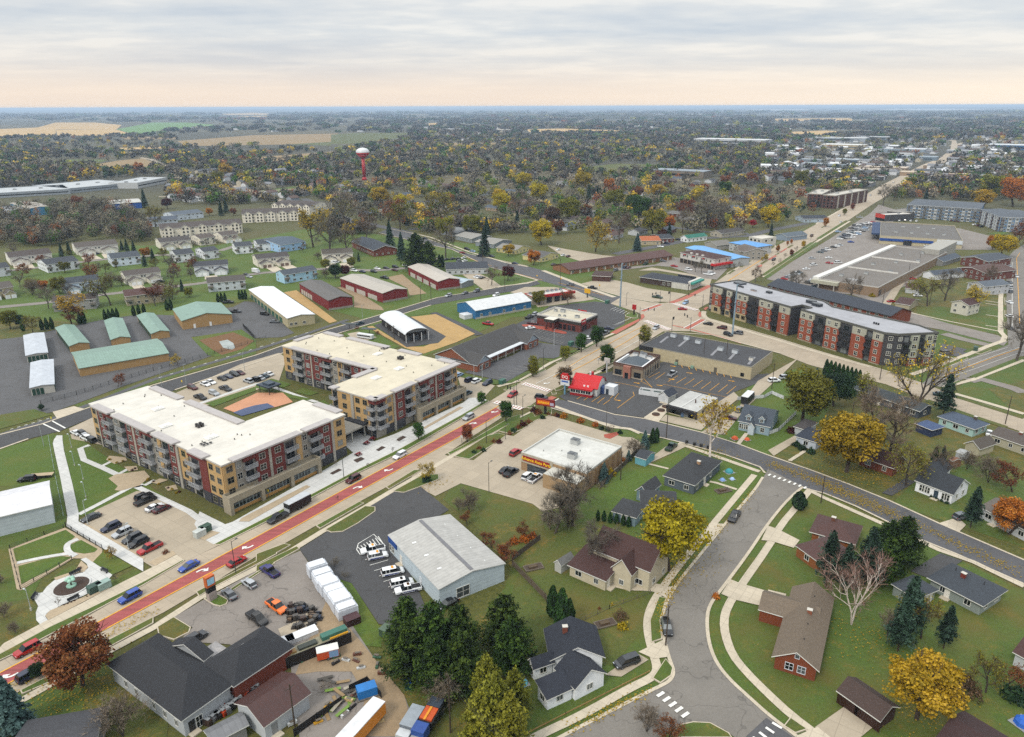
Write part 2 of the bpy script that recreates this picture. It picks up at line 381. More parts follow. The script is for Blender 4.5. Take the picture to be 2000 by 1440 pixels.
def cards(pts,nrm,size,tint,asp=1.0,jit=.9,rs=None):
 """leaf-clump quads at pts, facing roughly along nrm."""
 n=len(pts);r=rs.normal(size=(n,3))*jit+nrm;r/=np.linalg.norm(r,axis=1)[:,None]+1e-9
 a=rs.normal(size=(n,3));u=np.cross(r,a);u/=np.linalg.norm(u,axis=1)[:,None]+1e-9;v=np.cross(r,u)
 sz=(size*rs.uniform(.6,1.35,n))[:,None]/2
 q=np.stack([pts-u*sz-v*sz*asp*.55,pts+u*sz*.55-v*sz*asp,pts+u*sz+v*sz*asp*.6,pts-u*sz*.5+v*sz*asp],1)
 return q.reshape(-1,3),np.repeat(tint,4)
def card_mesh(name,co_,tint,mat):
 n=len(co_)//4;me=bpy.data.meshes.new(name)
 me.vertices.add(len(co_));me.vertices.foreach_set('co',co_.astype(np.float32).ravel())
 me.loops.add(n*4);me.loops.foreach_set('vertex_index',np.arange(n*4,dtype=np.int32))
 me.polygons.add(n);me.polygons.foreach_set('loop_start',np.arange(0,n*4,4,dtype=np.int32))
 at=me.attributes.new('tint','FLOAT','POINT');at.data.foreach_set('value',tint.astype(np.float32))
 me.materials.append(mat);me.update();me.validate();return me
def branches(rs,h,r,spread,levels=3,kids=5,up=.6,first=.25,tr=.02):
 """tapered limb segments [(p0,p1,r0,r1,level)] of a unit-height tree scaled to h."""
 segs=[]
 def grow(p,d,L,rad,lev):
  k=3 if lev<2 else 2;q=p;pts=[p]
  for i in range(k):
   d2=(d+Vector(rs.normal(0,.16,3))+Vector((0,0,.10*(lev>0)))).normalized();nq=q+d2*(L/k)
   r0=rad*(1-.55*i/k);r1=rad*(1-.55*(i+1)/k)
   segs.append((q,nq,r0,r1,lev));q=nq;d=d2;pts.append(q)
  if lev<levels:
   n=kids+(2 if lev==0 else 0)
   for j in range(n):
    t=(first if lev==0 else .3)+(1-(first if lev==0 else .3))*(j+rs.uniform(.2,.9))/n
    i=min(k-1,int(t*k));pp=pts[i].lerp(pts[i+1],t*k-i)
    az=rs.uniform(0,2*math.pi)if lev else(2.4*j+rs.uniform(-.3,.3))
    side=d.orthogonal().normalized();side.rotate(Matrix.Rotation(az,3,d));dd=(side*spread+d*up).normalized()
    grow(pp,dd,L*rs.uniform(.42,.66)*(1.15-.35*t),rad*.5*(1.2-.5*t),lev+1)
 grow(Vector((0,0,0)),Vector((0,0,1)),h,r,0);return segs
def trunk_mesh(name,segs,mat,minr=.0,n=5):
 mb=MB()
 for p0,p1,r0,r1,lev in segs:
  if r0>=minr:mb.cyl(p0,p1,r0,r1,6 if lev==0 else(4 if lev==1 else 3),cap=False)
 return mb.mesh(name,mat)
def tk_decid(color,seed,n=9000,leaf=.30,dens=1.0,shape=(1,1,.8)):
 """unit: width 10 m crown, ~10.5 m tall."""
 rs=np.random.RandomState(seed);H=10.5
 segs=branches(rs,H*.62,.3,.95,2,6,.75,.35)
 tm=trunk_mesh('trunk',segs,pm('#4a3f36','plain',.9,.2,3))
 nl=52;C_=[];R_=[]
 for i in range(nl):
  d=rs.normal(size=3);d/=np.linalg.norm(d);d[2]=rs.uniform(-.8,1.0);d/=np.linalg.norm(d)
  rad=rs.uniform(.55,1.0);c=np.array([d[0]*3.9*shape[0]*rad,d[1]*3.9*shape[1]*rad,5.7+d[2]*4.4*shape[2]*rad]);C_.append(c);R_.append(rs.uniform(.8,1.75))
 C_=np.array(C_);R_=np.array(R_);idx=rs.randint(0,nl,n);d=rs.normal(size=(n,3));d/=np.linalg.norm(d,axis=1)[:,None]
 rr=R_[idx]*rs.uniform(.25,1.1,n)**.6
 p=C_[idx]+d*rr[:,None]*np.array([1,1,.75]);p[:,2]=np.maximum(p[:,2],1.3+rs.uniform(0,.9,n))
 lt=rs.uniform(.25,.75,nl)[idx]+rs.normal(0,.16,n)
 q,t=cards(p,d*.9+np.array([0,0,.4]),np.full(n,leaf),np.clip(lt,0,1),rs=rs)
 return tm,card_mesh('crown',q,t,lm(color))
def tk_bare(seed,col='#5b544b',twig='#706a60',n=2600,H=12.0,spread=.9,leafc=None,up=.7,trunk=.3,nleaf=350,multi=1):
 rs=np.random.RandomState(seed);segs=[]
 for m_ in range(multi):
  s2=branches(rs,H*.68,trunk/multi**.5,spread,3,5,up,.28)
  if multi>1:
   R=Matrix.Rotation(.30,3,'X');R=Matrix.Rotation(2*math.pi*m_/multi,3,'Z')@R
   s2=[(R@a,R@b,r0,r1,l)for a,b,r0,r1,l in s2]
  segs+=s2
 tm=trunk_mesh('trunk',[s for s in segs if s[4]<=2],pm(col,'plain',.9,.2,3))
 fine=[s for s in segs if s[4]>=2]
 P0=np.array([s[0]for s in fine]);P1=np.array([s[1]for s in fine]);i=rs.randint(0,len(fine),n);tt=rs.uniform(0,1,n)[:,None]
 p=P0[i]*(1-tt)+P1[i]*tt;d=(P1-P0)[i];d/=np.linalg.norm(d,axis=1)[:,None]+1e-9
 d=d+rs.normal(0,.55,(n,3))+np.array([0,0,.25]);d/=np.linalg.norm(d,axis=1)[:,None]
 L=rs.uniform(.5,1.5,n)[:,None]*H/12;s_=np.cross(d,rs.normal(size=(n,3)));s_/=np.linalg.norm(s_,axis=1)[:,None];w=.028
 e=p+d*L;q=np.stack([p-s_*w,p+s_*w,e+s_*w*.3,e-s_*w*.3],1).reshape(-1,3);t=np.repeat(rs.uniform(0,1,n),4)
 tw=leaf_mat('twigs_'+twig.strip('#'),['#%02x%02x%02x'%tuple(min(255,int(int(twig[k:k+2],16)*f))for k in(1,3,5))for f in(.7,1.0,1.25)],0)
 if leafc:
  j=rs.randint(0,n,nleaf);q2,t2=cards(e[j],np.tile([0,0,.5],(nleaf,1)),np.full(nleaf,.34),rs.uniform(.2,1,nleaf),rs=rs)
  me=card_mesh('crown',np.concatenate([q,q2]),np.concatenate([t,t2]),tw);me.materials.append(lm(leafc))
  mi=np.zeros(n+nleaf,np.int32);mi[n:]=1;me.polygons.foreach_set('material_index',mi);return tm,me
 return tm,card_mesh('crown',q,t,tw)
def tk_conifer(color,seed,H=12,R=2.6,n=4200,size=.46,bare=.08,power=.85,soft=False):
 rs=np.random.RandomState(seed);mb=MB();mb.cyl((0,0,0),(0,0,H*.96),.22,.03,6,cap=False)
 nb=150;pts=[];nr=[];tn=[]
 for i in range(nb):
  f=((i+rs.uniform(0,1))/nb)**.85;z=H*(bare+(.99-bare)*f);L=R*(1-f)**power*(rs.uniform(.7,1.12)if not soft else rs.uniform(.45,1.2))+.12;a=i*2.39996+rs.uniform(-.3,.3)
  m=max(4,int(n/nb*(1.6*(1-f)+.3)));t=rs.uniform(.12,1,m)**.7
  dx,dy=math.cos(a),math.sin(a);droop=(.30 if not soft else-.12)
  px=dx*L*t+rs.normal(0,.16*L*t+.03,m)*-dy;py=dy*L*t+rs.normal(0,.16*L*t+.03,m)*dx
  pz=z-droop*L*t**1.5+rs.normal(0,.10 if not soft else .28,m)
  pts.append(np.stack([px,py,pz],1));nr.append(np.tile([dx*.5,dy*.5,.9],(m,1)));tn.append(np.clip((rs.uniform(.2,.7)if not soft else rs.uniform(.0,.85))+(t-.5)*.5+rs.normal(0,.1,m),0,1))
  if i%3==0:mb.cyl((0,0,z),(dx*L*.8,dy*L*.8,z-droop*L*.6),.05,.015,3,cap=False)
 p=np.concatenate(pts);q,t=cards(p,np.concatenate(nr),np.full(len(p),size),np.concatenate(tn),asp=.6,jit=.8 if soft else .45,rs=rs)
 return mb.mesh('trunk',pm('#463a30','plain',.9,.2,3)),card_mesh('crown',q,t,lm(color))
def tk_arb(color,seed,H=6,R=1.0,n=1500,size=.34,egg=1.0):
 rs=np.random.RandomState(seed);mb=MB();mb.cyl((0,0,0),(0,0,H*.6),.14,.05,5,cap=False)
 f=rs.uniform(0,1,n);a=rs.uniform(0,2*math.pi,n);prof=np.sin(np.pi*np.clip(f,.0,1)**(.62*egg))**.7*.93+.07
 bump=1+.12*np.sin(a*3+f*9)+.08*np.sin(a*7-f*15);r=R*prof*bump*rs.uniform(.7,1.04,n)
 p=np.stack([r*np.cos(a),r*np.sin(a),.15+f*(H-.15)],1);nr=np.stack([np.cos(a),np.sin(a),np.full(n,.6)],1)
 q,t=cards(p,nr,np.full(n,size),np.clip(.4+.2*np.sin(a*3+f*9)+rs.normal(0,.17,n),0,1),rs=rs,jit=.5)
 return mb.mesh('trunk',pm('#463a30','plain',.9,.2,3)),card_mesh('crown',q,t,lm(color))
def tk_shrub(color,seed,n=420,R=1.0,H=1.3,size=.24,twiggy=False):
 rs=np.random.RandomState(seed);mb=MB()
 for i in range(5):
  a=i*1.3;mb.cyl((0,0,0),(math.cos(a)*R*.5,math.sin(a)*R*.5,H*.7),.03,.01,3,cap=False)
 d=rs.normal(size=(n,3));d/=np.linalg.norm(d,axis=1)[:,None];d[:,2]=np.abs(d[:,2]);b=1+.22*np.sin(d[:,0]*5+seed)+.2*np.cos(d[:,1]*6)
 p=d*(rs.uniform(.35,1,n)**.5*b)[:,None]*np.array([R,R,H]);p[:,2]+=.08
 q,t=cards(p,d,np.full(n,size),np.clip(.45+rs.normal(0,.22,n),0,1),rs=rs,asp=.5 if twiggy else 1)
 return mb.mesh('trunk',pm('#463a30','plain',.9,.2,3)),card_mesh('crown',q,t,lm(color))
_tp={}
TK={}
for c_,w_ in(('yellow','yellow'),('gold','golden'),('orange','orange'),('rust','rusty brown'),('red','bright red'),('olive','olive'),('green','green'),('lime','yellow green'),('brown','brown'),('dkgreen','dark green'),('maroon','maroon')):
 TK[c_]=(lambda s,c=c_:tk_decid(c,s),9.6,10.4,'broadleaf_tree','tree',w_+' leafy tree')
 TK['oval_'+c_]=(lambda s,c=c_:tk_decid(c,s,6000,.3,shape=(.62,.62,1.02)),6.4,11.2,'street_tree','tree',w_+' oval street tree')
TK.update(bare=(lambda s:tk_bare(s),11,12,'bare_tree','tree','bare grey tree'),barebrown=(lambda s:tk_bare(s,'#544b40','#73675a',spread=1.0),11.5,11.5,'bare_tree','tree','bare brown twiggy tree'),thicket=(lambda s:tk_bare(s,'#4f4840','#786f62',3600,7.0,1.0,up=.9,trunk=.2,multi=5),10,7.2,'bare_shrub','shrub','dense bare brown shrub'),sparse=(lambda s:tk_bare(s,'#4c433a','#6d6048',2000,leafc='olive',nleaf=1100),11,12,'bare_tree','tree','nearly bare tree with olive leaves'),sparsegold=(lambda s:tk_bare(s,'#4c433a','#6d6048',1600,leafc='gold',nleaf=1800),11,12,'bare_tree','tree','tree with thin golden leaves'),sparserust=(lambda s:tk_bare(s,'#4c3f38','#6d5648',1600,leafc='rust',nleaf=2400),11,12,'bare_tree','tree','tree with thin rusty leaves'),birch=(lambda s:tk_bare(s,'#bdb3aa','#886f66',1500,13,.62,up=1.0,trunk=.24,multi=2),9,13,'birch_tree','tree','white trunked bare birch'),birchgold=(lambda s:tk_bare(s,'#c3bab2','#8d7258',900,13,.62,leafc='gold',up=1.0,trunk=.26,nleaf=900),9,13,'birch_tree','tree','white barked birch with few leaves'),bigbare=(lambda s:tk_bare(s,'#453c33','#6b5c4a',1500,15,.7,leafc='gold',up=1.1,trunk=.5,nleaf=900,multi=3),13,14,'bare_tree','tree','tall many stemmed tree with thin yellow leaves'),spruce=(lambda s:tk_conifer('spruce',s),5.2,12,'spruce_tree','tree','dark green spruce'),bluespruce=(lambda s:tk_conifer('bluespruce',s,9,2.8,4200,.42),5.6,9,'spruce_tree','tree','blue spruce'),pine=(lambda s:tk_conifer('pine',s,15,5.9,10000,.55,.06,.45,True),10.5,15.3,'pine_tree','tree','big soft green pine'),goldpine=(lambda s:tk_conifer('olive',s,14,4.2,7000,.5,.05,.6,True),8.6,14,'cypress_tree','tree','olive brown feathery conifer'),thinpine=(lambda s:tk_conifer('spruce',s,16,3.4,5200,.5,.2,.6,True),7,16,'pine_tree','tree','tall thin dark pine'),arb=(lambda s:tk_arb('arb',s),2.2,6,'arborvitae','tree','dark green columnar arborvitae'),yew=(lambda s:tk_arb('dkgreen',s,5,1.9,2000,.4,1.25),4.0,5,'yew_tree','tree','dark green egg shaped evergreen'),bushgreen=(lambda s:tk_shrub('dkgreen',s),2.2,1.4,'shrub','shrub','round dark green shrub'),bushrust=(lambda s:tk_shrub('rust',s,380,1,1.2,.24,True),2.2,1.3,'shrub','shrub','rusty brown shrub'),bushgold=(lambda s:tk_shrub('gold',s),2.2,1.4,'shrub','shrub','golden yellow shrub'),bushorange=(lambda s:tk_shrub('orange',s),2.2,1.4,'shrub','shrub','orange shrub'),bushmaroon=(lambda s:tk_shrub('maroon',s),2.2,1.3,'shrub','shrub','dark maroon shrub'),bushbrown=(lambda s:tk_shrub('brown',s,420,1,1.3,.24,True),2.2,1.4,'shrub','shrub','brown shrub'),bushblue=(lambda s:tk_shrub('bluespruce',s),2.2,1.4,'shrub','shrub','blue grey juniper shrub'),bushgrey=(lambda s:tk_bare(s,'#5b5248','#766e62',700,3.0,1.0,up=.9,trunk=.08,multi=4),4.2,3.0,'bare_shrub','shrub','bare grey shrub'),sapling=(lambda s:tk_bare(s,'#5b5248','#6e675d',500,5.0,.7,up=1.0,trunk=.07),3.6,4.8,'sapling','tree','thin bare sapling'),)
NVAR={'bare':4,'barebrown':3,'sparse':3,'yellow':3,'gold':3,'olive':3,'orange':2,'rust':2,'spruce':3,'pine':4,'brown':2}
TREES=[]
def tree(kind,x,y,wpx=None,place='',zf=.55,base=False,wm=None,hk=1.0,pre='',group=None):
 """a tree whose crown centre is seen at survey point (x,y) [base=True: whose trunk foot is there]; wpx = crown width there."""
 fn,cw,ch,nm,cat,words=TK[kind]
 p=g(x,y);s_=1.0
 for _ in range(3):
  m=mpp(x,y)if base else mpp(x,y,zf*ch*s_)
  s_=(wm if wm else wpx*m)/cw
  p=g(x,y)if base else g(x,y,zf*ch*s_*hk)
 v=len(TREES)%NVAR.get(kind,2 if cat=='tree' else 1)
 label=(pre+' ' if pre else '')+words+' '+place
 rz=random.uniform(0,6.28);group=group or(cat+'s around the town')
 if(kind,v)not in _tp:
  tm,cm=fn(sum(map(ord,kind))*7+v*101);t=thing(nm,label,cat,(p.x,p.y,0),rz,group)
  ob('trunk',tm,t);ob('crown',cm,t);_tp[(kind,v)]=t
 else:t=dup(_tp[(kind,v)],(p.x,p.y,0),rz,label,group)
 t.scale=(s_*random.uniform(.94,1.06),s_*random.uniform(.94,1.06),s_*hk);TREES.append((p.x,p.y,cw*s_/2));return t
 # vehicles
RUB=lambda:pm('#1b1b1c','plain',.8,.1,3)
HUB=lambda:pm('#8f9194','plain',.35,.1,3,.7)
BLK=lambda:pm('#202124','plain',.6,.1,3)
def loft(mb,st,mi=0,close=True):
 """st: list of (x, [(y,z)...]) half sections mirrored in y."""
 rings=[]
 for x,prof in st:rings.append([(x,y,z)for y,z in prof]+[(x,-y,z)for y,z in reversed(prof)])
 n=len(rings[0]);vs=[v for r in rings for v in r];fs=[]
 for i in range(len(rings)-1):
  for j in range(n-1):fs.append((i*n+j,i*n+j+1,(i+1)*n+j+1,(i+1)*n+j))
  fs.append((i*n+n-1,i*n,(i+1)*n,(i+1)*n+n-1))
 fs+=[tuple(range(n-1,-1,-1)),tuple(range((len(rings)-1)*n,len(rings)*n))]
 mb.add(vs,fs,mi)
CARS={'sedan':(4.7,1.82,[(0,.78,.86),(.04,.92,.95),(.22,.95,1),(.30,.93,1),(.62,.93,1),(.72,.90,1),(.92,.76,.97),(1,.58,.84)],(.12,.27,.56,.74,1.43)),'suv':(4.7,1.9,[(0,.82,.90),(.03,1.02,.97),(.2,1.03,1),(.5,1.02,1),(.68,1.01,1),(.76,.98,1),(.95,.88,.97),(1,.66,.86)],(.02,.09,.58,.74,1.72)),'hatch':(4.2,1.78,[(0,.80,.88),(.04,.95,.96),(.3,.96,1),(.62,.95,1),(.74,.92,1),(.94,.78,.97),(1,.6,.84)],(.03,.14,.56,.76,1.5)),'minivan':(5.1,1.95,[(0,.85,.92),(.03,1.0,.98),(.4,1.0,1),(.74,.99,1),(.82,.95,1),(.95,.82,.97),(1,.62,.86)],(.02,.06,.64,.83,1.76)),'pickup':(5.7,1.98,[(0,1.0,.97),(.02,1.02,1),(.36,1.02,1),(.5,1.03,1),(.72,1.03,1),(.78,1.01,1),(.96,.93,.98),(1,.72,.9)],(.37,.40,.64,.76,1.86)),}
_cp={}
def car_meshes(kind):
 if kind in _cp:return _cp[kind]
 L,Wd,st,cab=CARS[kind];hw=Wd/2;b=MB();pk=kind=='pickup'
 S_=[]
 for f,z,k in st:
  x=(f-.5)*L;w=hw*k
  S_.append((x,[(w*.90,.26),(w,.42),(w,z-.16),(w*.94,z-.02),(w*.6,z)]))
 loft(b,S_)
 if pk:
  b.box(-.5*L+.12,-.5*L+.36*L,-hw*.78,hw*.78,1.025,1.03,1)
 a0,a1,a2,a3,zr=cab;zb=st[3][1]-.03;X=lambda f:(f-.5)*L
 r_=MB()
 loft(b,[(X(a1)-.02,[(hw*.70,zr-.05),(hw*.58,zr-.01)]),((X(a1)+X(a2))/2,[(hw*.76,zr-.03),(hw*.6,zr+.03)]),(X(a2)+.03,[(hw*.72,zr-.05),(hw*.58,zr-.01)])])
 gl=MB();wb,wt=hw*.93,hw*.735
 loft(gl,[(X(a0),[(wb*.97,zb),(wb*.9,zb+.02)]),(X(a1),[(wt,zr-.05),(wt*.8,zr-.045)]),(X(a2),[(wt,zr-.05),(wt*.8,zr-.045)]),(X(a3),[(wb*.97,zb),(wb*.9,zb+.02)])])
 gl.add([(X(a0),wb,zb),(X(a3),wb,zb),(X(a2),wt,zr-.05),(X(a1),wt,zr-.05)],[(0,1,2,3)]);gl.add([(X(a0),-wb,zb),(X(a3),-wb,zb),(X(a2),-wt,zr-.05),(X(a1),-wt,zr-.05)],[(3,2,1,0)])
 for f in((a1*.5+a2*.5),a1*.78+a2*.22)if not pk else(a1*.45+a2*.55,):
  for s_ in(1,-1):b.add([(X(f)-.05,s_*(wb+.012),zb),(X(f)+.05,s_*(wb+.012),zb),(X(f)+.05,s_*(wt+.012),zr-.05),(X(f)-.05,s_*(wt+.012),zr-.05)],[(0,1,2,3)])
 wh=MB();wh.cyl((0,-.11,0),(0,.11,0),.34,.34,12);rim=MB();rim.cyl((0,-.125,0),(0,.125,0),.2,.2,8)
 hl=MB();hl.box(.0,.10,-.19,.19,-.06,.06);tl=MB();tl.box(-.06,.0,-.14,.14,-.1,.1);bp=MB();bp.box(.0,.08,-hw*.7,hw*.7,-.1,.1)
 bk=glass('#14191d')
 _cp[kind]=dict(body=b,glass=gl.mesh('window',bk),wheel=wh.mesh('wheel',RUB()),rim=rim.mesh('rim',HUB()),head=hl.mesh('headlight',pm('#c9ced2','plain',.15,.05)),tail=tl.mesh('taillight',pm('#7d1a1c','plain',.3,.05)),bump=bp.mesh('bumper',BLK()),L=L,hw=hw,cabz=st)
 return _cp[kind]
_ck={}
HEAD={'N':UDEG,'S':UDEG+180,'E':UDEG-90,'W':UDEG+90}
CCOL=dict(black='#15161a',darkgrey='#3a3d42',grey='#6c7075',silver='#a9adb1',white='#d8dadb',red='#a3161c',maroon='#54121a',navy='#1a2748',blue='#1f4f9e',teal='#2f4d58',orange='#d9761c',green='#2a4a36',tan='#8d8068',purple='#2c2a6e',lightblue='#8fa9c4')
CW=dict(darkgrey='dark grey',navy='navy blue',teal='teal grey',purple='indigo blue',lightblue='light blue')
KW=dict(suv='suv',sedan='sedan',hatch='hatchback',pickup='pickup truck',minivan='minivan')
def car(kind,col,x,y,head,place,detail=2,group='vehicles on the streets and lots',pre='',z=.5):
 """detail 2: all parts, 1: body+windows+wheels in few parts, 0: body and windows only (far)."""
 m=car_meshes(kind);p=g(x,y,z);rot=math.radians(HEAD.get(head,head));label=f"{pre + ' ' if pre else ''}{CW.get(col, col)} {KW[kind]} {place}"
 zz=.12;key=(kind,col,detail)
 nm={'pickup':'pickup_truck','minivan':'minivan','suv':'parked_suv','sedan':'sedan_car','hatch':'hatchback_car'}[kind];cat={'pickup':'truck','minivan':'van'}.get(kind,'car')
 if key in _ck:return dup(_ck[key],(p.x,p.y,zz),rot,label,group)
 t=thing(nm,label,cat,(p.x,p.y,zz),rot,group);_ck[key]=t
 ob('body',m['body'].mesh('body',[paint(CCOL[col]),BLK()],False),t);ob('window',m['glass'],t)
 L,hw=m['L'],m['hw']
 if detail>=1:
  for sx in(.30 if kind!='pickup' else .29,-.29):
   for sy in(1,-1):
    w=ob('wheel',m['wheel'],t,(sx*L,sy*(hw-.09),.34))
    if detail>=2:ob('rim',m['rim'],w)
 if detail>=2:
  for sy in(1,-1):
   ob('headlight',m['head'],t,(L/2-.13,sy*hw*.66,.66));ob('taillight',m['tail'],t,(-L/2+.02,sy*hw*.76,.82))
  ob('bumper',m['bump'],t,(L/2-.05,0,.40));ob('bumper',m['bump'],t,(-L/2-.02,0,.45))
 return t
 # ground, roads, lots, paths
_xs=[-45000,-20000,-9000,-4000,-1800,-900,-450,-220,-100,0,100,220,450,900,1800,4000,9000,20000,45000]
_ys=[-300,60,140,220,320,450,600,800,1100,1600,2400,3600,6000,10000,18000,45000]
mb=MB();nx=len(_xs)
mb.add([(x,y,0)for y in _ys for x in _xs],[(j*nx+i,j*nx+i+1,(j+1)*nx+i+1,(j+1)*nx+i)for j in range(len(_ys)-1)for i in range(nx-1)])
o=mb.build('ground',ground_mat('countryside'));o['kind']='structure'
surf('lawn','lawn',1,[(1050,950),(1300,800),(1420,840),(1500,900),(1660,990),(2050,1180),(2200,1500),(1500,1500),(1420,1435),(1000,1500),(900,1250),(985,1150)])
surf('lawn','lawn_dry',2,[(985,1190),(1050,1040),(1180,1010),(1240,1120),(1330,1130),(1295,1180),(1200,1300),(1040,1300)])
surf('lawn','lawn_leafy',1,[(1480,880),(1600,760),(1760,760),(2060,870),(2100,1110),(1900,1040),(1700,950)])
surf('lawn','lawn',2,[(1740,985),(1800,930),(1920,900),(2060,960),(2060,1090),(1880,1030)])
surf('lawn','lawn',1,[(1040,880),(1330,800),(1480,870),(1500,915),(1400,1030),(1180,1010),(1150,920)])
surf('lawn','lawn_fresh',2,[(1178,955),(1225,925),(1290,900),(1330,878),(1470,915),(1485,935),(1420,1010),(1340,1010),(1240,1010),(1190,1000)])
surf('lawn','lawn_fresh',1,[(1395,850),(1440,790),(1470,740),(1560,720),(1640,760),(1600,830),(1500,890)])
surf('lawn','lawn_leafy',1,[(-80,1290),(-40,1160),(20,1070),(60,1170),(95,1215),(0,1275)])
surf('lawn','lawn',1,[(-80,850),(30,870),(105,845),(130,1010),(120,1060),(60,1170),(-80,1190)])
surf('lawn','lawn_fresh',2,[(-20,882),(100,850),(113,935),(60,950),(0,950)])
surf('lawn','lawn_fresh',2,[(104,850),(150,850),(175,870),(380,1010),(300,965),(190,1000),(155,1010)],)
surf('lawn','lawn',1,[(-60,1400),(40,1352),(215,1255),(230,1290),(300,1440),(200,1560),(-80,1560)])
surf('lawn','lawn_leafy',2,[(170,1330),(240,1310),(330,1400),(320,1500),(150,1500)])
surf('lawn','lawn_fresh',1,[(0,540),(60,500),(240,480),(420,480),(640,440),(800,470),(840,500),(780,560),(620,560),(420,600),(330,640),(200,640),(0,620)])
surf('lawn','lawn_fresh',1,[(860,470),(1130,500),(1160,520),(1290,600),(1000,620),(820,700),(700,620),(620,600),(820,520)])
surf('lawn','lawn_leafy',1,[(1700,520),(1960,500),(1965,650),(1800,640),(1740,610)])
surf('lawn','lawn',2,[(1790,600),(1965,600),(1965,656),(1790,628)])
surf('lawn','lawn',1,[(1850,775),(1900,735),(2060,680),(2060,840),(1990,812)])
surf('lawn','lawn_leafy',2,[(1930,760),(2060,730),(2060,838),(1975,800)])
surf('lawn','lawn',1,[(1840,642),(1965,656),(1968,676),(1900,700),(1800,752),(1700,728),(1730,690)])
surf('lawn','lawn_leafy',1,[(-60,640),(0,618),(330,645),(350,655),(150,680),(0,660)])
surf('lawn','lawn_leafy',1,[(960,1190),(1050,1120),(1060,1200),(1000,1400),(1050,1500),(880,1500),(790,1380),(740,1250)])
surf('lawn','lawn_fresh',2,[(640,1120),(665,1105),(700,1160),(745,1230),(745,1265),(700,1260)])
surf('lawn','lawn_dry',1,[(865,975),(880,955),(900,945),(1040,985),(1060,1000),(1000,1080),(930,1030)])
surf('lawn','lawn_leafy',2,[(950,1030),(1055,995),(1070,1060),(1000,1110),(965,1075)])
# streets
surf('road','concrete_road',3,[(-60,1323),(31.6,1278),(176.7,1201.7),(361.7,1096),(430,1066),(522,1021),(607,976),(700,926),(797,880),(900,820),(956,785),(990,764),(1018.5,747),(1066.5,724),(1090,710),(1179,665.6),(1204,654.4),(1240,636),(1258,619),(1297,647),(1236,684),(1198,705),(1162.5,723.5),(1082,761),(1030,797),(1002,800),(975,819.5),(924,852.5),(874,886),(808,923.5),(756,951.5),(700,982),(618,1027),(555,1063),(500,1088),(383,1160),(320,1197),(211,1252),(39.7,1350.6),(0,1371),(-60,1403)])
surf('road','concrete_road',3,[(1192,593.5),(1214.5,580),(1267,590.5),(1288,593),(1310,591),(1385.5,560),(1419.5,536.5),(1490,536.5),(1364.5,603),(1372,618),(1430,636.4),(1510,658.8),(1600,687),(1740,728),(1800,748),(1865,773),(1930,792),(2000,815),(2060,838),(2060,868),(2000,845.6),(1928,822),(1852,797),(1810.7,782),(1730.6,751.4),(1583,714),(1522,691),(1444,670),(1390,655),(1348,647.5),(1297,647),(1258,619),(1246,611)])
surf('road','concrete_road',3,[(1419.5,536.5),(1443,524),(1479,502.7),(1514.4,482.6),(1595,438.4),(1634,414),(1666,396),(1698,376),(1724,361),(1754,346),(1776,335),(1800,323),(1836,309),(1856,293),(1858,282),(1860,274),(1867,274),(1869,280),(1875,289),(1868,304),(1836,323),(1800,335),(1792,344),(1766,362),(1744,376),(1708,397),(1688,410),(1658,430),(1599,465.7),(1586,474),(1490,536.5)])
surf('road','asphalt',3,[(760,447),(804,456),(860,475),(916.7,496.7),(975,510),(1029,520),(1069,531),(1112.5,548.7),(1154,563),(1200,578),(1214,580),(1192,593.5),(1173,585),(1133,571.7),(1102,561),(1048,546.7),(1006,535),(954,521.7),(883,488),(831,477),(800,469.6),(740,455)])
surf('road','asphalt_new',3,[(-60,868),(0,850),(83,829),(105.6,819.4),(300,752.8),(500,694.5),(541.7,680.6),(636,645.8),(678,633),(739,616.7),(800,597.5),(854,582),(941.7,567.5),(1008,557),(1048,549),(1056,555),(1000,569.6),(946,578),(904,585),(841.7,596.7),(800,608),(741.7,627.8),(666.7,650),(500,709),(341.7,762.5),(166.7,822),(116.7,843),(55.6,858),(0,877.8),(-60,898)])
strip('bike_path','asphalt',3,[(-40,862),(100,820),(300,742),(500,684),(600,652),(680,625)],2.6)
surf('road','asphalt',3,[(1082,782),(1090,780),(1105.5,783.5),(1200,810.5),(1261,819),(1372,846),(1444,869),(1500,890),(1539,903),(1583,919),(1658,947),(1737,979),(1833,1023),(1877,1040),(2000,1095),(2080,1130),(2080,1178),(2000,1142),(1867,1083),(1793,1053),(1733,1020),(1672,990),(1611,965),(1569,954),(1500,922),(1416.7,889),(1330.6,865),(1250,846),(1183,828),(1125,812),(1076,797.7)])
surf('road','asphalt_res',3,[(1500,917),(1568,951),(1540,975),(1500,1023),(1463,1080),(1413,1147),(1387,1180),(1380,1207),(1383,1253),(1397,1293),(1423,1327),(1467,1367),(1500,1397),(1550,1435),(1650,1510),(1600,1540),(1445,1450),(1417,1427),(1367,1412),(1327,1415),(1290,1440),(1200,1500),(1030,1510),(1083,1447),(1110,1433),(1267,1352),(1293,1340),(1310,1330),(1316.7,1313),(1306.7,1287),(1297,1250),(1293,1213),(1296.7,1187),(1310,1160),(1333,1127),(1390,1057),(1417,1023),(1473,960),(1490,935)])
strip('kerb','concrete_walk',5,[(1490,933),(1473,960),(1417,1023),(1390,1057),(1333,1127),(1310,1160),(1296.7,1187),(1292,1213),(1297,1250),(1306.7,1287),(1316.7,1313),(1310,1330),(1293,1340),(1267,1352),(1110,1433),(1060,1460)],.7,sm=2)
strip('kerb','concrete_walk',5,[(1568,952),(1540,975),(1500,1023),(1463,1080),(1413,1147),(1387,1180),(1380,1207),(1383,1253),(1397,1293),(1423,1327),(1467,1367),(1500,1397),(1550,1435),(1620,1490)],.7,sm=2)
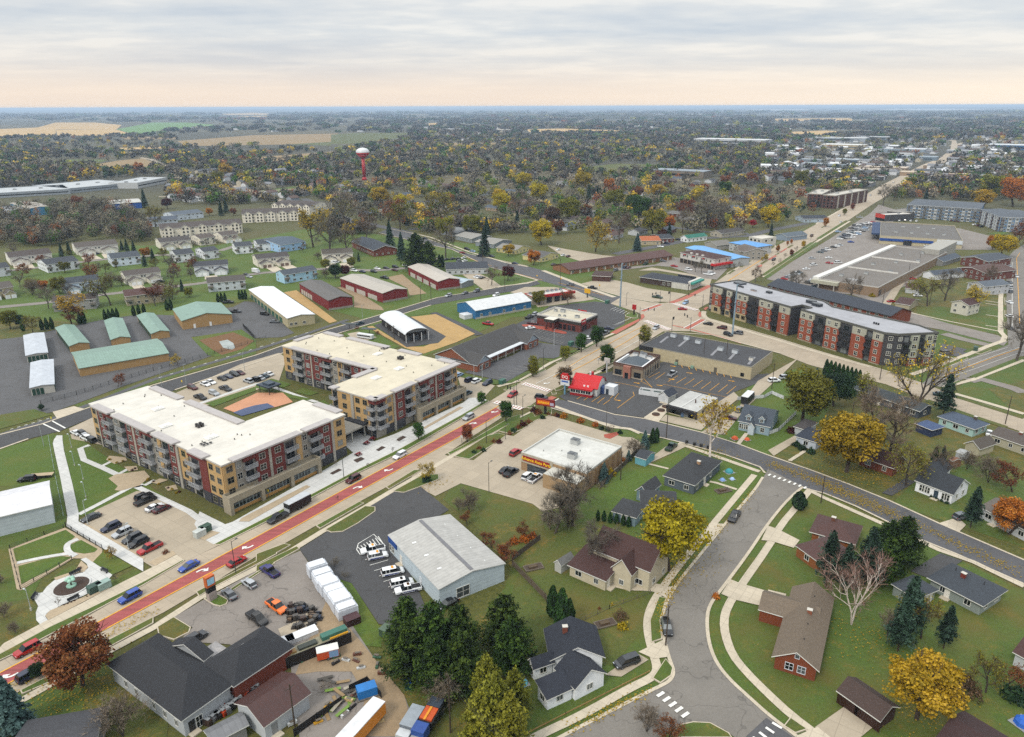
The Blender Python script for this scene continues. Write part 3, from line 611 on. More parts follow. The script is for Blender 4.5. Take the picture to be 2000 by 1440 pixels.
strip('kerb','concrete_walk',5,[(1109,784),(1200,810.5),(1261,819),(1372,846),(1444,869),(1500,890),(1583,919),(1658,947),(1737,979),(1833,1023),(2000,1095)],.6)
strip('kerb','concrete_walk',5,[(1076,797.7),(1125,812),(1183,828),(1250,846),(1330,865),(1416,889),(1484,913),(1494,925)],.6)
strip('kerb','concrete_walk',5,[(1572,955),(1611,965),(1672,990),(1733,1020),(1793,1053),(1867,1083),(2000,1142)],.6)
for q in([(-60,868),(0,850),(83,829),(300,752.8),(500,694.5),(636,645.8),(739,616.7),(854,582),(941.7,567.5),(1048,549)],[(-60,898),(0,877.8),(55.6,858)],[(341.7,762.5),(500,709),(666.7,650),(741.7,627.8),(841.7,596.7)],[(760,447),(804,456),(916.7,496.7),(1029,520)],[(740,455),(831,477),(883,488),(954,521.7),(1048,546.7)],[(1069,531),(1154,563),(1214.5,580),(1288,593)],[(1375,620),(1510,658.8),(1600,687),(1740,728)],[(1297,649),(1390,655),(1444,670),(1524,691)]):
 strip('kerb','concrete_walk',5,q,.8)
surf('road','asphalt_res',3,[(1838,722),(1892,701),(1917,692),(1942.5,685),(1969.6,674),(1968,654),(1966,600),(1965.6,505),(1985,486),(2000,478),(2080,440),(2160,470),(2120,660),(2000,695.7),(1895.6,736),(1839.6,757),(1800,750)])
surf('road','asphalt_old',3,[(1640,590),(1780,610),(1850,632),(1950,656),(1968,668),(1960,676),(1900,660),(1840,645),(1700,620)])
surf('turn_lane','red_lane',4,[(-60,1348),(0,1316),(197,1214),(900,834.5),(968,797),(985,806),(925,839),(703,960),(500,1073),(300,1180),(200,1234),(20,1335),(-60,1378)])
for off,q in((0,[(-60,1348),(0,1316),(197,1214),(500,1050.5),(900,834.5),(985,788)]),(0,[(-60,1378),(20,1335),(200,1234),(300,1180),(500,1073),(703,960),(925,839),(985,806)])):
 strip('road_marking','mark_yellow',5,q,.32,off=off)
strip('road_marking','mark_yellow',5,C(B1,[(1130,1110),(1500,870),(2000,600)])+[(1262,635)],.3)
strip('road_marking','mark_yellow',5,C(B1,[(1310,1060),(1600,910),(2000,690)])+[(1268,640)],.3)
strip('road_marking','mark_white',5,C(B1,[(920,1190),(1190,1060),(1500,890)]),.2)
strip('road_marking','mark_white',5,C(B2,[(130,1150),(400,1000),(640,860),(700,830)]),.2)
strip('road_marking','mark_yellow',5,[(1390,570),(1440,538),(1490,506)],.5)
for i,(a,b)in enumerate([((900,500),(960,520)),((1000,533),(1060,548)),((1090,553),(1180,578))]):
 strip('road_marking','mark_yellow',5,[a,b],.3);strip('road_marking','mark_faint',5,[(a[0]-18,a[1]+2),(b[0]-18,b[1]+3)],.2)
strip('road_marking','mark_white',5,[(1106,563),(1185,592)],.35)
strip('road_marking','mark_white',5,C(B5,[(330,760),(620,640),(900,530),(1200,430)]),.15);strip('road_marking','mark_yellow',5,C(B5,[(360,745),(620,650),(900,545),(1180,450)]),.2795)
strip('road_marking','mark_white',5,C(B5,[(290,800),(640,690),(1218,480)]),.15);strip('road_marking','mark_white',5,C(B5,[(390,650),(760,530),(1040,440)]),.15)
strip('road_marking','mark_yellow',5,C(J5,[(1880,1230),(1865,900),(1855,700),(1850,600),(1880,550)]),.3)
strip('road_marking','mark_white',5,C(J5,[(1808,1280),(1808,900),(1808,640)]),.2)
def arrow(x,y,flip):
 p=g(x,y);mb=MB();z=.2395
 P=[(-1.3,.75),(-.7,.75),(-.2,.65),(.25,.35),(.35,.05),(.85,.1),(.2,-.75),(-.55,-.05),(-.05,0),(-.1,.2),(-.4,.35),(-.8,.42),(-1.3,.42)]
 mb.add([(a*1.25,b*1.25,z)for a,b in P],[tuple(range(len(P)))][::1]if False else[(0,1,11,12),(1,2,10,11),(2,3,9,10),(3,4,8,9),(4,5,6),(4,6,7),(4,7,8)])
 o=mb.build('road_arrow',ground_mat('mark_white'),None,False,(p.x,p.y,0),UR+(math.pi if flip else 0));o['kind']='structure'
for x,y,f in((14,1323,1),(400,1115,0),(480,1071,1),(702,953,0),(756,920,1),(926,828,0),(964,806,1),(1066,750,1)):arrow(x,y,f)
def crossing(a,b,wid,n,brick=True):
 A,B=g(*a),g(*b);d=B-A;L=d.length
 if brick:strip('crosswalk','brickpave',5,[a,b],wid)
 for i in range(n):
  q=A+d*((i+.5)/n);w=L/n*.28;t=d.normalized();nn_=Vector((-t.y,t.x))*wid/2
  mb=MB();mb.add([(*(q-t*w-nn_),.2795),(*(q+t*w-nn_),.2795),(*(q+t*w+nn_),.2795),(*(q-t*w+nn_),.2795)],[(0,1,2,3)])
  o=mb.build('road_marking',ground_mat('mark_white'),None);o['kind']='structure'
 if brick:
  for s_ in(-1,1):strip('road_marking','mark_white',6,[a,b],.35,off=s_*(wid/2+.15))
crossing((1022,750),(1073,764.5),2.0,11);crossing((966,786),(1020,800),2.0,10)
crossing(*C(B2,[(530,715),(860,835)]),2.4,12);crossing(*C(B2,[(900,490),(1210,580)]),2.4,12)
for q in(C(B2,[(500,590),(740,505)]),C(B2,[(1070,820),(1290,700)])):
 strip('crosswalk','brickpave',5,q,2.2)
 for s_ in(-1,1):strip('road_marking','mark_white',6,q,.4,off=s_*1.5)
strip('crosswalk','brickpave',5,C(A5,[(1100,700),(1215,640)]),2.4);strip('road_marking','mark_white',5,C(A5,[(1195,710),(1275,665)]),.4)
for a,b,n in((C(K8,[(10,1185),(260,1275)])+[8]),(C(K3,[(870,1195),(1015,1315)])+[5])):
 A,B=g(*a),g(*b);d=(B-A);t=d.normalized();nv=Vector((-t.y,t.x))
 for i in range(n):
  q=A+d*(i/(n-1));w,h=(.85,.3)if n==5 else(.7,.28)
  e,f=(nv,t)if n==8 else(nv,t)
  mb=MB();mb.add([(*(q-e*w-f*h),.2795),(*(q+e*w-f*h),.2795),(*(q+e*w+f*h),.2795),(*(q-e*w+f*h),.2795)],[(0,1,2,3)]);o=mb.build('road_marking',ground_mat('mark_white'));o['kind']='structure'
for i in range(4):strip('road_marking','mark_white',6,C(K4,[(-60+i*28,1440-i*22),(25+i*22,1385-i*10)]if i>4 else[(-90+i*38,1445-i*28),(-55+i*45,1478-i*28)]),.5)
surf('road','asphalt',4,C(K4,[(-130,1440),(-10,1330),(140,1440),(60,1520)]))
island([(0,1279),(97.8,1226),(191,1182),(280,1138),(358,1095),(361,1097),(280,1145),(176.7,1200),(31.6,1277),(-60,1321),(-60,1308)],'lawn')
island([(418,1065),(505,1020),(597,973),(700,918),(777,880),(900,812.5),(951,782.5),(956,785),(900,819),(797,879),(700,925),(607,975),(522,1020),(430,1066)],'lawn_fresh')
island(C(A5,[(555,550),(745,462),(748,485),(600,558)]),'lawn_fresh');island(C(A5,[(755,440),(1090,275),(1112,290),(790,445)]),'lawn');island(C(B1,[(1165,935),(1720,645),(1745,660),(1195,937)]),'lawn')
island(C(A8,[(220,945),(470,815),(560,790),(1170,400),(1662,150),(1662,215),(1180,480),(560,850),(240,985)]),'lawn')
island(C(B8,[(498,350),(690,245),(1310,-70),(1440,-130),(1450,-100),(720,290),(535,400)]),'lawn_dry')
island(C(K2,[(0,372),(165,310),(205,318),(0,432)]),'lawn_dry');island(C(K2,[(352,205),(605,64),(635,72),(375,222)]),'lawn');island(C(K6,[(915,1270),(1110,1150),(1168,1150),(935,1285)]),'lawn')
island(C(K6,[(1345,1030),(1440,985),(1780,782),(1800,775),(1860,760),(1860,790),(1365,1045)]),'lawn_fresh');island(C(A5,[(840,770),(960,748),(970,765),(905,792)]),'lawn');island(C(A5,[(1215,540),(1335,480),(1400,470),(1330,540),(1240,565)]),'lawn');island(C(A5,[(1175,580),(1250,590),(1250,605),(1190,612)]),'lawn_dry');island(C(B1,[(1638,1020),(1860,900),(1880,920),(1670,1030)]),'lawn')
surf('sidewalk','concrete_walk',4,[(-60,1290),(0,1266),(8,1257.6),(92,1213),(159,1180),(215,1149.8),(280,1118),(345,1085),(360,1095),(280,1137),(191,1181),(97.8,1225),(0,1278.5),(-60,1307)])
strip('sidewalk','concrete_walk',4,[(-60,1398),(40,1368)]+C(A8,[(250,1040),(560,870),(1100,560),(1662,260)])+C(K1,[(1180,620),(1500,455)])+[(560,1082),(628,1040),(712,992),(760,963),(822,928),(880,893),(945,855),(1010,820),(1045,803)],1.7)
strip('sidewalk','concrete_walk',4,C(A5,[(480,505),(760,430),(940,330),(1180,190),(1400,90),(1560,10)])+C(B1,[(1330,830),(1700,640),(1900,560)]),1.6)
strip('sidewalk','concrete_walk',4,C(A5,[(1400,560),(1640,380),(1900,270)])+C(B1,[(1720,1040),(1870,960)]),1.6)
strip('sidewalk','brickpave',4,C(B2,[(120,880),(300,780),(460,690)]),3.0);strip('sidewalk','brickpave',4,C(B2,[(870,480),(1050,420),(1380,255)]),3.2)
for q in(C(B2,[(475,640),(510,625),(528,665),(500,695),(480,690)]),C(B2,[(1235,600),(1260,600),(1265,660),(1240,670),(1222,640)]),C(B2,[(1290,560),(1330,535),(1360,540),(1320,580)])):surf('sidewalk','brickpave',5,q)
strip('sidewalk','concrete_walk',4,C(B2,[(1300,590),(1290,640),(1340,690),(1500,740),(1700,795),(2000,895)])+[(1500,659),(1600,690),(1700,717)],2.4,sm=1)
strip('sidewalk','brickpave',4,C(A6,[(560,1010),(300,930),(-200,800),(-400,760)]),1.2);strip('sidewalk','concrete_walk',4,C(B3,[(160,1040),(530,835),(880,625),(1590,235),(1900,60)]),1.8);strip('sidewalk','concrete_walk',4,C(B3,[(690,1090),(1300,690),(1590,500),(2000,250)]),2.0)
strip('verge','lawn',4,C(B3,[(690,1068),(1440,570)]),2.6);strip('verge','lawn',4,C(B3,[(730,1105),(1515,570)]),3.2);strip('verge','lawn',4,C(B3,[(1520,515),(1960,240)]),3)
for q in([(330,945),(470,850),(530,840),(390,945)],[(580,785),(840,632),(880,635),(640,785)],[(860,610),(1240,390),(1480,285),(1500,295),(900,625)],[(150,1050),(240,985),(290,990),(200,1050)]):island(C(B3,q),'lawn_dry')
for q in([(640,890),(730,840),(780,845),(680,905)],[(865,760),(930,725),(945,740),(880,765)],[(1040,655),(1110,610),(1160,610),(1080,660)],[(1560,350),(1640,305),(1655,315),(1580,355)]):island(C(B3,q),'lawn_leafy')
for q in([(600,930),(680,900),(680,930),(620,950)],[(760,830),(870,765),(910,770),(800,835)],[(940,720),(1040,655),(1060,665),(960,725)]):surf('median','brickpave',5,C(B3,q))
strip('sidewalk','concrete_walk',4,C(J3,[(20,362),(200,405),(560,540),(900,640),(1110,680)]),1.8);strip('sidewalk','concrete_walk',4,C(J3,[(1250,715),(1500,810),(1700,890),(1920,965)]),3.0);strip('sidewalk','concrete_walk',4,C(J3,[(990,745),(1200,805),(1100,835),(820,868)]),1.8)
strip('sidewalk','concrete_walk',4,C(B5,[(0,735),(300,630),(600,520),(820,430),(990,370),(1010,320),(965,270),(965,0)])+C(J5,[(1700,1000),(1715,800),(1722,620)]),2.2);strip('sidewalk','concrete_walk',4,C(B5,[(350,870),(660,790),(1218,575)]),1.8);strip('sidewalk','concrete_walk',4,C(B5,[(470,940),(800,1035),(1218,1160)]),2.2)
island(C(B5,[(330,640),(580,540),(615,560),(370,660)]),'lawn_fresh');island(C(B5,[(690,500),(850,455),(870,470),(750,515)]),'lawn');strip('verge','lawn',4,C(B5,[(660,762),(1218,542)]),2.2);strip('verge','lawn_dry',4,C(B5,[(460,965),(1218,1205)]),2.4);strip('verge','lawn_dry',4,C(B5,[(165,1012),(580,1158),(1025,1305)]),2.5);island(C(B5,[(345,875),(500,800),(550,808),(390,878)]),'lawn')
for y in(620,690,800,950,1020,1045,1150,1250):strip('path','concrete_walk',4,C(J5,[(1560,y-20),(1700,y)]),.9)
for y in(660,770,880,1010,1130,1240):island(C(J5,[(1735,y-40),(1752,y-40),(1752,y+25),(1735,y+25)]),'lawn_leafy')
strip('sidewalk','concrete_walk',4,C(B5,[(0,65),(400,155),(950,265)]),1.2);strip('driveway','asphalt_old',4,C(B5,[(620,800),(760,785),(1100,880),(1218,930)]),5);strip('driveway','asphalt_old',4,C(B5,[(350,290),(560,350),(860,420)]),5.5);surf('parking_lot','asphalt',4,C(B5,[(330,400),(600,460),(560,490),(640,500),(560,545),(300,510)]))
strip('path','concrete_new',5,C(B5,[(290,515),(450,560)]),1.2)
strip('sidewalk','concrete_walk',4,C(K3,[(1420,-95),(1340,0),(1190,180),(1000,410),(900,540),(820,660),(790,760),(800,860),(830,960),(855,1050),(820,1095),(700,1150),(400,1320),(160,1430),(60,1490)]),1.7,sm=2)
strip('sidewalk','concrete_walk',4,C(K4,[(240,0),(160,100),(75,200),(0,330)])+C(K3,[(1330,570),(1260,680),(1240,760),(1250,850),(1290,960),(1370,1060),(1500,1190)])+C(K4,[(130,1310),(300,1440),(380,1500)]),1.7,sm=1)
strip('sidewalk','concrete_walk',4,C(K4,[(230,-10),(330,40),(700,205),(1000,345),(1200,415),(1500,560)]),1.5);strip('sidewalk','concrete_walk',4,C(K7,[(300,700),(700,845),(830,860),(900,890)]),1.6);strip('sidewalk','concrete_walk',4,C(K7,[(1170,960),(1400,1040),(1740,1160)]),1.6)
strip('path','concrete_walk',4,C(K7,[(960,1105),(1100,1140)]),.9);strip('path','concrete_walk',4,C(K7,[(1390,1230),(1440,1240),(1580,1285)]),1.0);strip('path','concrete_walk',4,C(K7,[(1650,890),(1590,965)]),1.2)
surf('driveway','concrete_old',4,C(K7,[(940,1090),(1080,985),(1190,960),(1240,975),(1170,1010),(1080,1050),(970,1100)]));surf('driveway','concrete_walk',5,C(K3,[(1280,520),(1345,545),(1500,590),(1500,685),(1310,640),(1225,605)])+[]);surf('driveway','concrete_walk',5,C(K4,[(0,580),(105,605),(95,705),(0,685)]))
surf('driveway','concrete_walk',5,C(K4,[(0,205),(50,222),(185,290),(150,335),(20,295),(-40,290)]));surf('driveway','concrete_old',4,C(K4,[(275,1385),(450,1262),(620,1380),(500,1480),(340,1480)]));surf('driveway','concrete_walk',5,C(K4,[(160,1440),(290,1385),(370,1450),(260,1500)]))
surf('driveway','concrete_walk',5,C(K3,[(1165,190),(1250,195),(1165,290),(1130,280)]));surf('driveway','concrete_walk',5,C(K3,[(860,570),(945,560),(905,630),(850,600)]));strip('driveway','concrete_walk',4,C(K3,[(570,530),(680,560),(790,560),(880,575)]),3.0,sm=2)
surf('driveway','concrete_old',4,C(K3,[(545,1080),(730,950),(800,990),(640,1090)]));surf('driveway','concrete_walk',5,C(K3,[(740,945),(885,875),(915,975),(830,985)]))
surf('driveway','asphalt_new',4,C(K4,[(830,470),(1010,365),(1140,410),(960,520)]));surf('driveway','concrete_walk',4,C(K4,[(1000,190),(1110,155),(1160,200),(1120,240)]));surf('driveway','asphalt_new',4,C(K8,[(800,1310),(960,1210),(1040,1230),(870,1330)]));surf('driveway','concrete_old',4,C(K8,[(0,1010),(190,905),(240,920),(40,1050)]))
strip('path','concrete_walk',4,C(K8,[(265,1010),(150,1085)]),1.1)
surf('driveway','concrete_old',4,[(1440,800),(1480,745),(1560,700),(1525,735),(1455,800),(1415,850),(1370,845)])
island(C(K3,[(980,1372),(1060,1355),(1160,1360),(1270,1420),(1290,1450),(960,1450),(935,1420)]),'lawn');island(C(K4,[(90,1380),(130,1330),(230,1400),(160,1425)]),'lawn_dry')
island(C(K3,[(820,1100),(900,985),(945,1040),(935,1085),(870,1130)]),'lawn');island(C(K3,[(860,620),(905,630),(870,760),(880,870),(815,890),(805,760)]),'lawn')
surf('parking_lot','concrete_old',3,[(157,1024),(188,997),(267,960),(300,962),(395,1022),(415,1048),(428,1066),(364,1096),(345,1090),(300,1110),(277,1096)])
surf('gravel_bed','gravel_tan',4,[(157,1024),(163,1020),(285,1090),(277,1096)]);surf('gravel_bed','gravel_tan',4,C(K1,[(870,420),(1010,350),(1035,370),(910,440)]));surf('gravel_bed','gravel_tan',4,C(K1,[(1130,260),(1210,225),(1290,245),(1200,290)]))
surf('plaza','concrete_new',3,[(390,1000),(440,1025),(455,1020),(642,914),(690,885),(650,850),(700,820),(731,863),(770,849),(905,787),(925,770),(951,782),(900,812),(777,879.5),(700,917.5),(597,972.5),(505,1019.5),(418,1064.5),(395,1052),(380,1025)])
for q in(C(A2,[(400,1440),(430,1400),(1190,1012),(1240,1030),(520,1440)]),C(A4,[(1380,1040),(1850,770),(1900,780),(1400,1060)])):surf('gravel_bed','gravel_tan',4,q)
for q in(C(A2,[(1465,875),(1570,820),(1610,835),(1500,890)]),C(A4,[(1025,1205),(1110,1150),(1160,1165),(1065,1220)]),C(A4,[(760,1335),(840,1285),(890,1300),(800,1350)]),C(K6,[(685,1080),(740,1058),(765,1072),(710,1098)])):surf('planting_bed','mulch',5,q)
surf('path','concrete_new',4,C(B6,[(745,50),(760,0),(800,-60),(880,-60),(880,0),(900,150),(1020,620),(1110,1040),(1105,1150)])+C(B7,[(1050,20),(1833,480),(1833,640),(1690,560),(1310,340),(850,60)])+C(B6,[(940,1180),(950,1070),(855,560),(760,130)]))
strip('path','concrete_new',4,C(B6,[(1260,75),(1130,120),(1180,280),(1460,400),(1800,560),(2000,650)])+C(K5,[(960,1265),(1330,1440)])+[(396,1020)],1.7);strip('path','concrete_new',4,C(B6,[(1110,1050),(1400,900),(1870,650)]),1.5)
strip('path','concrete_new',4,C(A1,[(260,1120),(380,1060)]),1.2);strip('path','concrete_new',4,C(A1,[(480,1220),(640,1130)]),1.2);strip('path','concrete_new',4,C(A1,[(800,1370),(930,1300)]),1.2)
for q in([(340,1280),(430,1230),(800,1180),(870,1260),(740,1370),(500,1440),(420,1430),(460,1380)],[(310,1040),(350,990),(560,1010),(580,1050),(420,1095)],[(540,1130),(700,1120),(720,1170),(600,1190)],[(880,1330),(1000,1280),(1110,1300),(960,1350)],[(1060,1390),(1200,1360),(1230,1420),(1100,1440)]):surf('gravel_bed','gravel_tan',4,C(A1,q))
surf('parking_lot','concrete_old',3,[(135,838),(190,812),(340,770),(470,712),(545,690),(560,700),(545,745),(470,775),(380,800),(200,870),(140,858)])
strip('path','concrete_new',4,C(K5,[(1380,690),(1600,610),(1810,540)])+C(K6,[(30,540),(150,575),(330,640),(520,700)]),1.7)
for q in(C(K5,[(1440,680),(1800,560),(1800,590),(1560,680),(1500,700)]),C(K6,[(0,545),(200,600),(380,660),(230,640),(0,570)]),C(K6,[(40,530),(110,505),(250,545),(190,570)]),C(K6,[(180,605),(400,650),(330,665)]),C(K6,[(270,600),(330,570),(440,605),(380,625)]),C(K6,[(390,680),(480,655),(520,690),(440,710)])):surf('lawn','lawn_fresh',4,q)
surf('playground','rubber_orange',4,C(K5,[(1570,715),(1810,605),(1990,605),(2060,670),(1960,700),(1700,760),(1640,740)]));surf('playground','rubber_blue',5,C(K5,[(1640,745),(1720,715),(1790,695),(1880,680),(1930,705),(1700,770)]))
surf('parking_lot','concrete_old',3,C(K6,[(1400,440),(1480,480),(1680,555),(1600,640),(1470,640),(1440,560)]))
surf('parking_lot','concrete_old',3,C(K6,[(1390,1060),(1530,1080),(1760,900),(1810,910)])+C(A5,[(950,960),(1100,900),(1190,890),(2000,1130),(2100,1160)])+[(1235,855),(1260,870),(1200,920),(1100,990),(1060,1000),(1040,985),(900,945),(880,955),(850,970),(835,962),(790,962),(808,925),(868,889)])
surf('parking_lot','asphalt_new',3,C(K2,[(255,340),(800,0),(960,-30),(1130,110),(900,250),(830,330),(900,480),(960,600),(1000,700),(860,800),(720,780),(560,540),(350,470)]))
surf('parking_lot','asphalt_old',3,C(K1,[(1020,740),(1190,640),(1500,470),(1560,440)])+C(K2,[(260,350),(350,480),(560,780),(700,990),(870,1200),(960,1440),(760,1480),(260,1480),(200,1000),(0,900)])+C(K1,[(1500,1100),(1350,900),(1050,880),(1130,800)]))
surf('yard','dirt',4,C(K2,[(300,900),(450,560),(530,780),(700,990),(870,1200),(930,1440),(600,1440),(640,1200),(560,1060),(360,1060),(230,1080)]))
surf('yard','concrete_old',5,C(B8,[(1460,780),(1640,700),(1850,560),(1915,640),(1905,770),(1640,900),(1500,880)]))
island(C(K1,[(1020,740),(1120,800),(1110,830),(1020,875),(930,850),(920,800)]),'lawn_leafy');island(C(B8,[(590,430),(660,360),(770,380),(880,440),(860,490),(780,520),(700,500)]),'lawn_fresh');island(C(B8,[(900,310),(1250,90),(1400,0),(1425,10),(1240,130),(920,340)]),'lawn')
island(C(K2,[(0,440),(240,325),(258,340),(60,450),(0,480)]),'lawn');island(C(K2,[(405,230),(640,90),(700,95),(700,120),(600,190),(510,240),(440,245)]),'lawn_dry');island(C(K6,[(965,1300),(1170,1185),(1285,1180),(1290,1215),(1150,1270),(1040,1310)]),'lawn');island(C(K6,[(1395,1055),(1620,910),(1700,890),(1760,905),(1720,940),(1500,1075)]),'lawn');island(C(A5,[(480,1085),(760,920),(930,840),(970,900),(1190,790),(1180,880),(980,950),(800,1070),(640,1125)]),'lawn')
surf('planting_bed','redrock',4,C(K7,[(645,900),(740,880),(750,900),(690,930),(650,920)]))
for i in range(8):strip('road_marking','mark_white',5,C(K2,[(597+i*17,330-i*9),(640+i*16,370-i*7)]),.18)
strip('road_marking','mark_white',5,C(K2,[(612,375),(590,345),(600,310),(690,255),(760,325)]),.2)
for i in range(7):strip('road_marking','mark_white',5,C(K2,[(640+i*27,405+i*32),(745+i*30,375+i*31)]),.14)
surf('parking_lot','asphalt_new',3,C(K7,[(330,630),(430,580),(590,480),(720,450),(800,480),(1080,380),(1600,480),(1800,470),(1930,460),(1560,600),(1440,700),(1420,650),(1220,620),(1060,690),(930,780),(640,740),(380,660)]))
surf('parking_lot','concrete_walk',4,C(K7,[(925,780),(1080,675),(1110,690),(1090,740),(1030,810)]));surf('parking_lot','concrete_old',4,C(K7,[(1080,760),(1290,800),(1420,690),(1560,600),(1600,640),(1400,800),(1330,870),(1040,800)]))
for i in range(8):strip('road_marking','mark_yellow',5,C(K7,[(1185+i*49,402+i*9.5),(1200+i*49,430+i*10.5)]),.2)
for i in range(8):strip('road_marking','mark_yellow',5,C(K7,[(1095+i*59,528+i*12.3),(1165+i*58.5,487+i*10.3)]),.16)
strip('road_marking','mark_yellow',5,C(K7,[(1060,545),(1530,640)]),.14)
for q in([(1010,510),(1075,465)],[(960,500),(1040,460)],[(905,525),(985,565)],[(930,510),(985,570)],[(905,525),(930,510)],[(720,530),(870,560),(930,580)],[(680,540),(760,550)],[(740,715),(860,625),(850,600)],[(640,690),(690,655)],[(560,670),(620,630)],[(600,680),(650,640)],[(505,660),(550,625)],[(455,650),(500,625)],[(720,650),(750,610)],[(690,645),(720,615)]):strip('road_marking','mark_yellow',5,C(K7,q),.16)
for x,y in((1135,420),(1250,468),(880,538),(1545,524),(1040,555),(745,660),(1125,512)):
 p=g(1000+x/3.6,600+y/3.6);mb=MB();z=.2395;mb.add([(-1.3,-.2,z),(.2,-.2,z),(.2,-.55,z),(1.2,0,z),(.2,.55,z),(.2,.2,z),(-1.3,.2,z)],[(0,1,5,6),(2,3,4)]);o=mb.build('road_arrow',ground_mat('mark_yellow'),None,False,(p.x,p.y,0),math.radians(-25));o['kind']='structure'
for i in range(9):strip('road_marking','mark_faint',5,C(K7,[(755+i*26,780+i*-14),(860+i*26,770-i*14)]if i<0 else[(800,745),(801,745)]),.05)
surf('parking_lot','asphalt',3,C(B1,[(40,1050),(130,1010),(640,840),(900,680),(1220,720),(1200,860),(1130,880),(960,870),(840,1010),(560,1165)]));surf('parking_lot','asphalt_new',3,C(B1,[(600,500),(740,430),(1000,300),(1090,240),(1640,185),(1820,205),(2000,290),(2000,460),(1780,570),(1480,760),(1220,720),(880,650),(760,540)]))
surf('sidewalk','concrete_walk',4,C(B1,[(140,1015),(340,880),(330,810),(640,690),(890,685),(880,700),(520,860),(160,1020)]));surf('planting_bed','redrock',5,C(B1,[(740,470),(800,465),(1080,500),(1290,560),(1290,580),(1240,580),(1000,530),(760,490)]));surf('lawn','lawn',4,C(B1,[(0,1060),(130,1090),(560,1170),(700,1090),(840,1020),(960,960),(1000,980),(620,1180),(400,1200),(0,1110)]));surf('lawn','lawn_fresh',4,C(B1,[(1000,880),(1130,890),(1230,850),(1330,780),(1450,780),(1100,920)]))
for i in range(9):strip('road_marking','mark_faint',5,C(B1,[(80+i*45,1040-i*20),(215+i*45,1085-i*22)]if i>20 else[(430+i*55,1110-i*26),(560+i*52,1130-i*26)]),.16)
for i in range(8):strip('road_marking','mark_faint',5,C(B1,[(900+i*45,560+i*10),(980+i*42,520+i*12)]),.16);strip('road_marking','mark_faint',5,C(B1,[(930+i*38,640+i*10),(1010+i*36,610+i*10)]),.16)
for i in range(9):strip('road_marking','mark_white',5,C(B2,[(80+i*40,570+i*14),(160+i*34,540+i*13)]),.18);strip('road_marking','mark_white',5,C(B2,[(120+i*30,770-i*12),(190+i*25,760-i*13)]),.18)
island(C(B2,[(270,640),(400,600),(440,640),(430,680),(380,680),(280,660)]),'lawn_fresh');surf('lawn','lawn_fresh',4,C(B2,[(40,870),(440,670),(450,690),(120,850),(50,890)]))
surf('yard','gravel_dark',2,C(K5,[(-100,240),(160,210),(440,150),(720,90),(1000,50),(1230,60),(1640,0),(1720,-40),(1900,-20)])+C(J2,[(420,880),(760,1240),(840,1300),(720,1340),(460,1350),(370,1290)])+C(K5,[(1350,210),(1390,260),(1500,340),(860,560),(540,680),(370,740),(0,800),(-100,820)]))
surf('lawn','lawn_fresh',3,C(K5,[(1345,215),(1700,160),(1800,230),(1800,290),(1530,350),(1460,340)]));surf('reed_bed','reeds',4,C(K5,[(1400,235),(1640,180),(1790,240),(1700,300),(1560,340),(1490,300)]));surf('pond','water',5,smooth_px:=C(K5,[(1540,245),(1600,232),(1640,255),(1655,290),(1630,302),(1570,290)]))
surf('driveway','concrete_walk',4,C(K5,[(370,740),(520,700),(600,720),(400,785)]));surf('lawn','lawn',3,C(K5,[(-60,770),(240,720),(365,760),(0,860),(-60,880)]));surf('lawn','lawn',2,C(K5,[(520,690),(1100,500),(1500,350),(1800,260),(1800,330),(1080,540),(600,720)]))
for i in range(6):strip('road_marking','mark_white',5,[(20+i*14,840-i*4),(26+i*14,838.5-i*4)],.3)
for i in range(14):strip('road_marking','mark_white',5,[(310+i*22,739-i*6.7),(316+i*22,737.2-i*6.7)],.3)
for q in(C(K5,[(305,825),(420,880)]),C(K5,[(360,800),(460,855)])):strip('road_marking','mark_white',5,q,.5)
surf('yard','straw',3,C(J2,[(740,920),(860,900),(1240,1190),(1170,1210)]));surf('yard','dirt',3,C(J2,[(1240,870),(1380,880),(1660,1060),(1680,1090),(1560,1080),(1400,1060),(1400,960)]));surf('yard','dirt',3,C(J2,[(1700,780),(1850,750),(1960,840),(2080,930),(1920,950),(1900,880)]))
surf('yard','straw',3,C(K6,[(1085,70),(1270,55),(1540,190),(1420,245),(1180,330),(1050,290),(780,140),(820,135),(1060,280),(1180,280),(1330,215),(1240,150)]));surf('yard','asphalt_new',4,C(K6,[(830,130),(890,110),(1080,70),(1200,100),(1335,210),(1280,255),(1060,285)]));surf('yard','straw',5,C(K6,[(1090,72),(1265,52),(1540,190),(1420,245),(1330,205)]))
surf('lawn','lawn_fresh',3,C(K6,[(610,185),(830,110),(770,140),(1010,280),(960,300),(640,210)]));surf('lawn','lawn_fresh',3,C(K6,[(990,60),(1130,15),(1215,45),(1080,70)]));surf('plaza','concrete_old',4,C(K6,[(640,190),(720,175),(850,215),(780,240),(700,235)]));strip('path','asphalt_new',4,C(J3,[(220,1110),(420,1200),(660,1320)]),4)
surf('parking_lot','concrete_old',3,C(J3,[(940,920),(1080,870),(1350,870),(1560,900),(1740,985),(1500,1020),(1200,1060),(1130,960)]));surf('parking_lot','concrete_old',3,C(J3,[(490,750),(620,730),(760,790),(860,860),(700,900),(600,830)]));surf('parking_lot','concrete_old',3,C(J3,[(1290,480),(1500,520),(1800,570),(1920,580),(1920,600),(1640,640),(1420,570)]))
surf('parking_lot','concrete_old',3,C(B2,[(-300,230),(0,160),(300,215),(560,290),(1080,370),(870,470),(590,465),(230,395),(0,330)]));surf('parking_lot','concrete_old',3,C(B2,[(440,60),(620,20),(1100,100),(1400,170),(1370,260),(1270,260),(1000,110),(700,60)]))
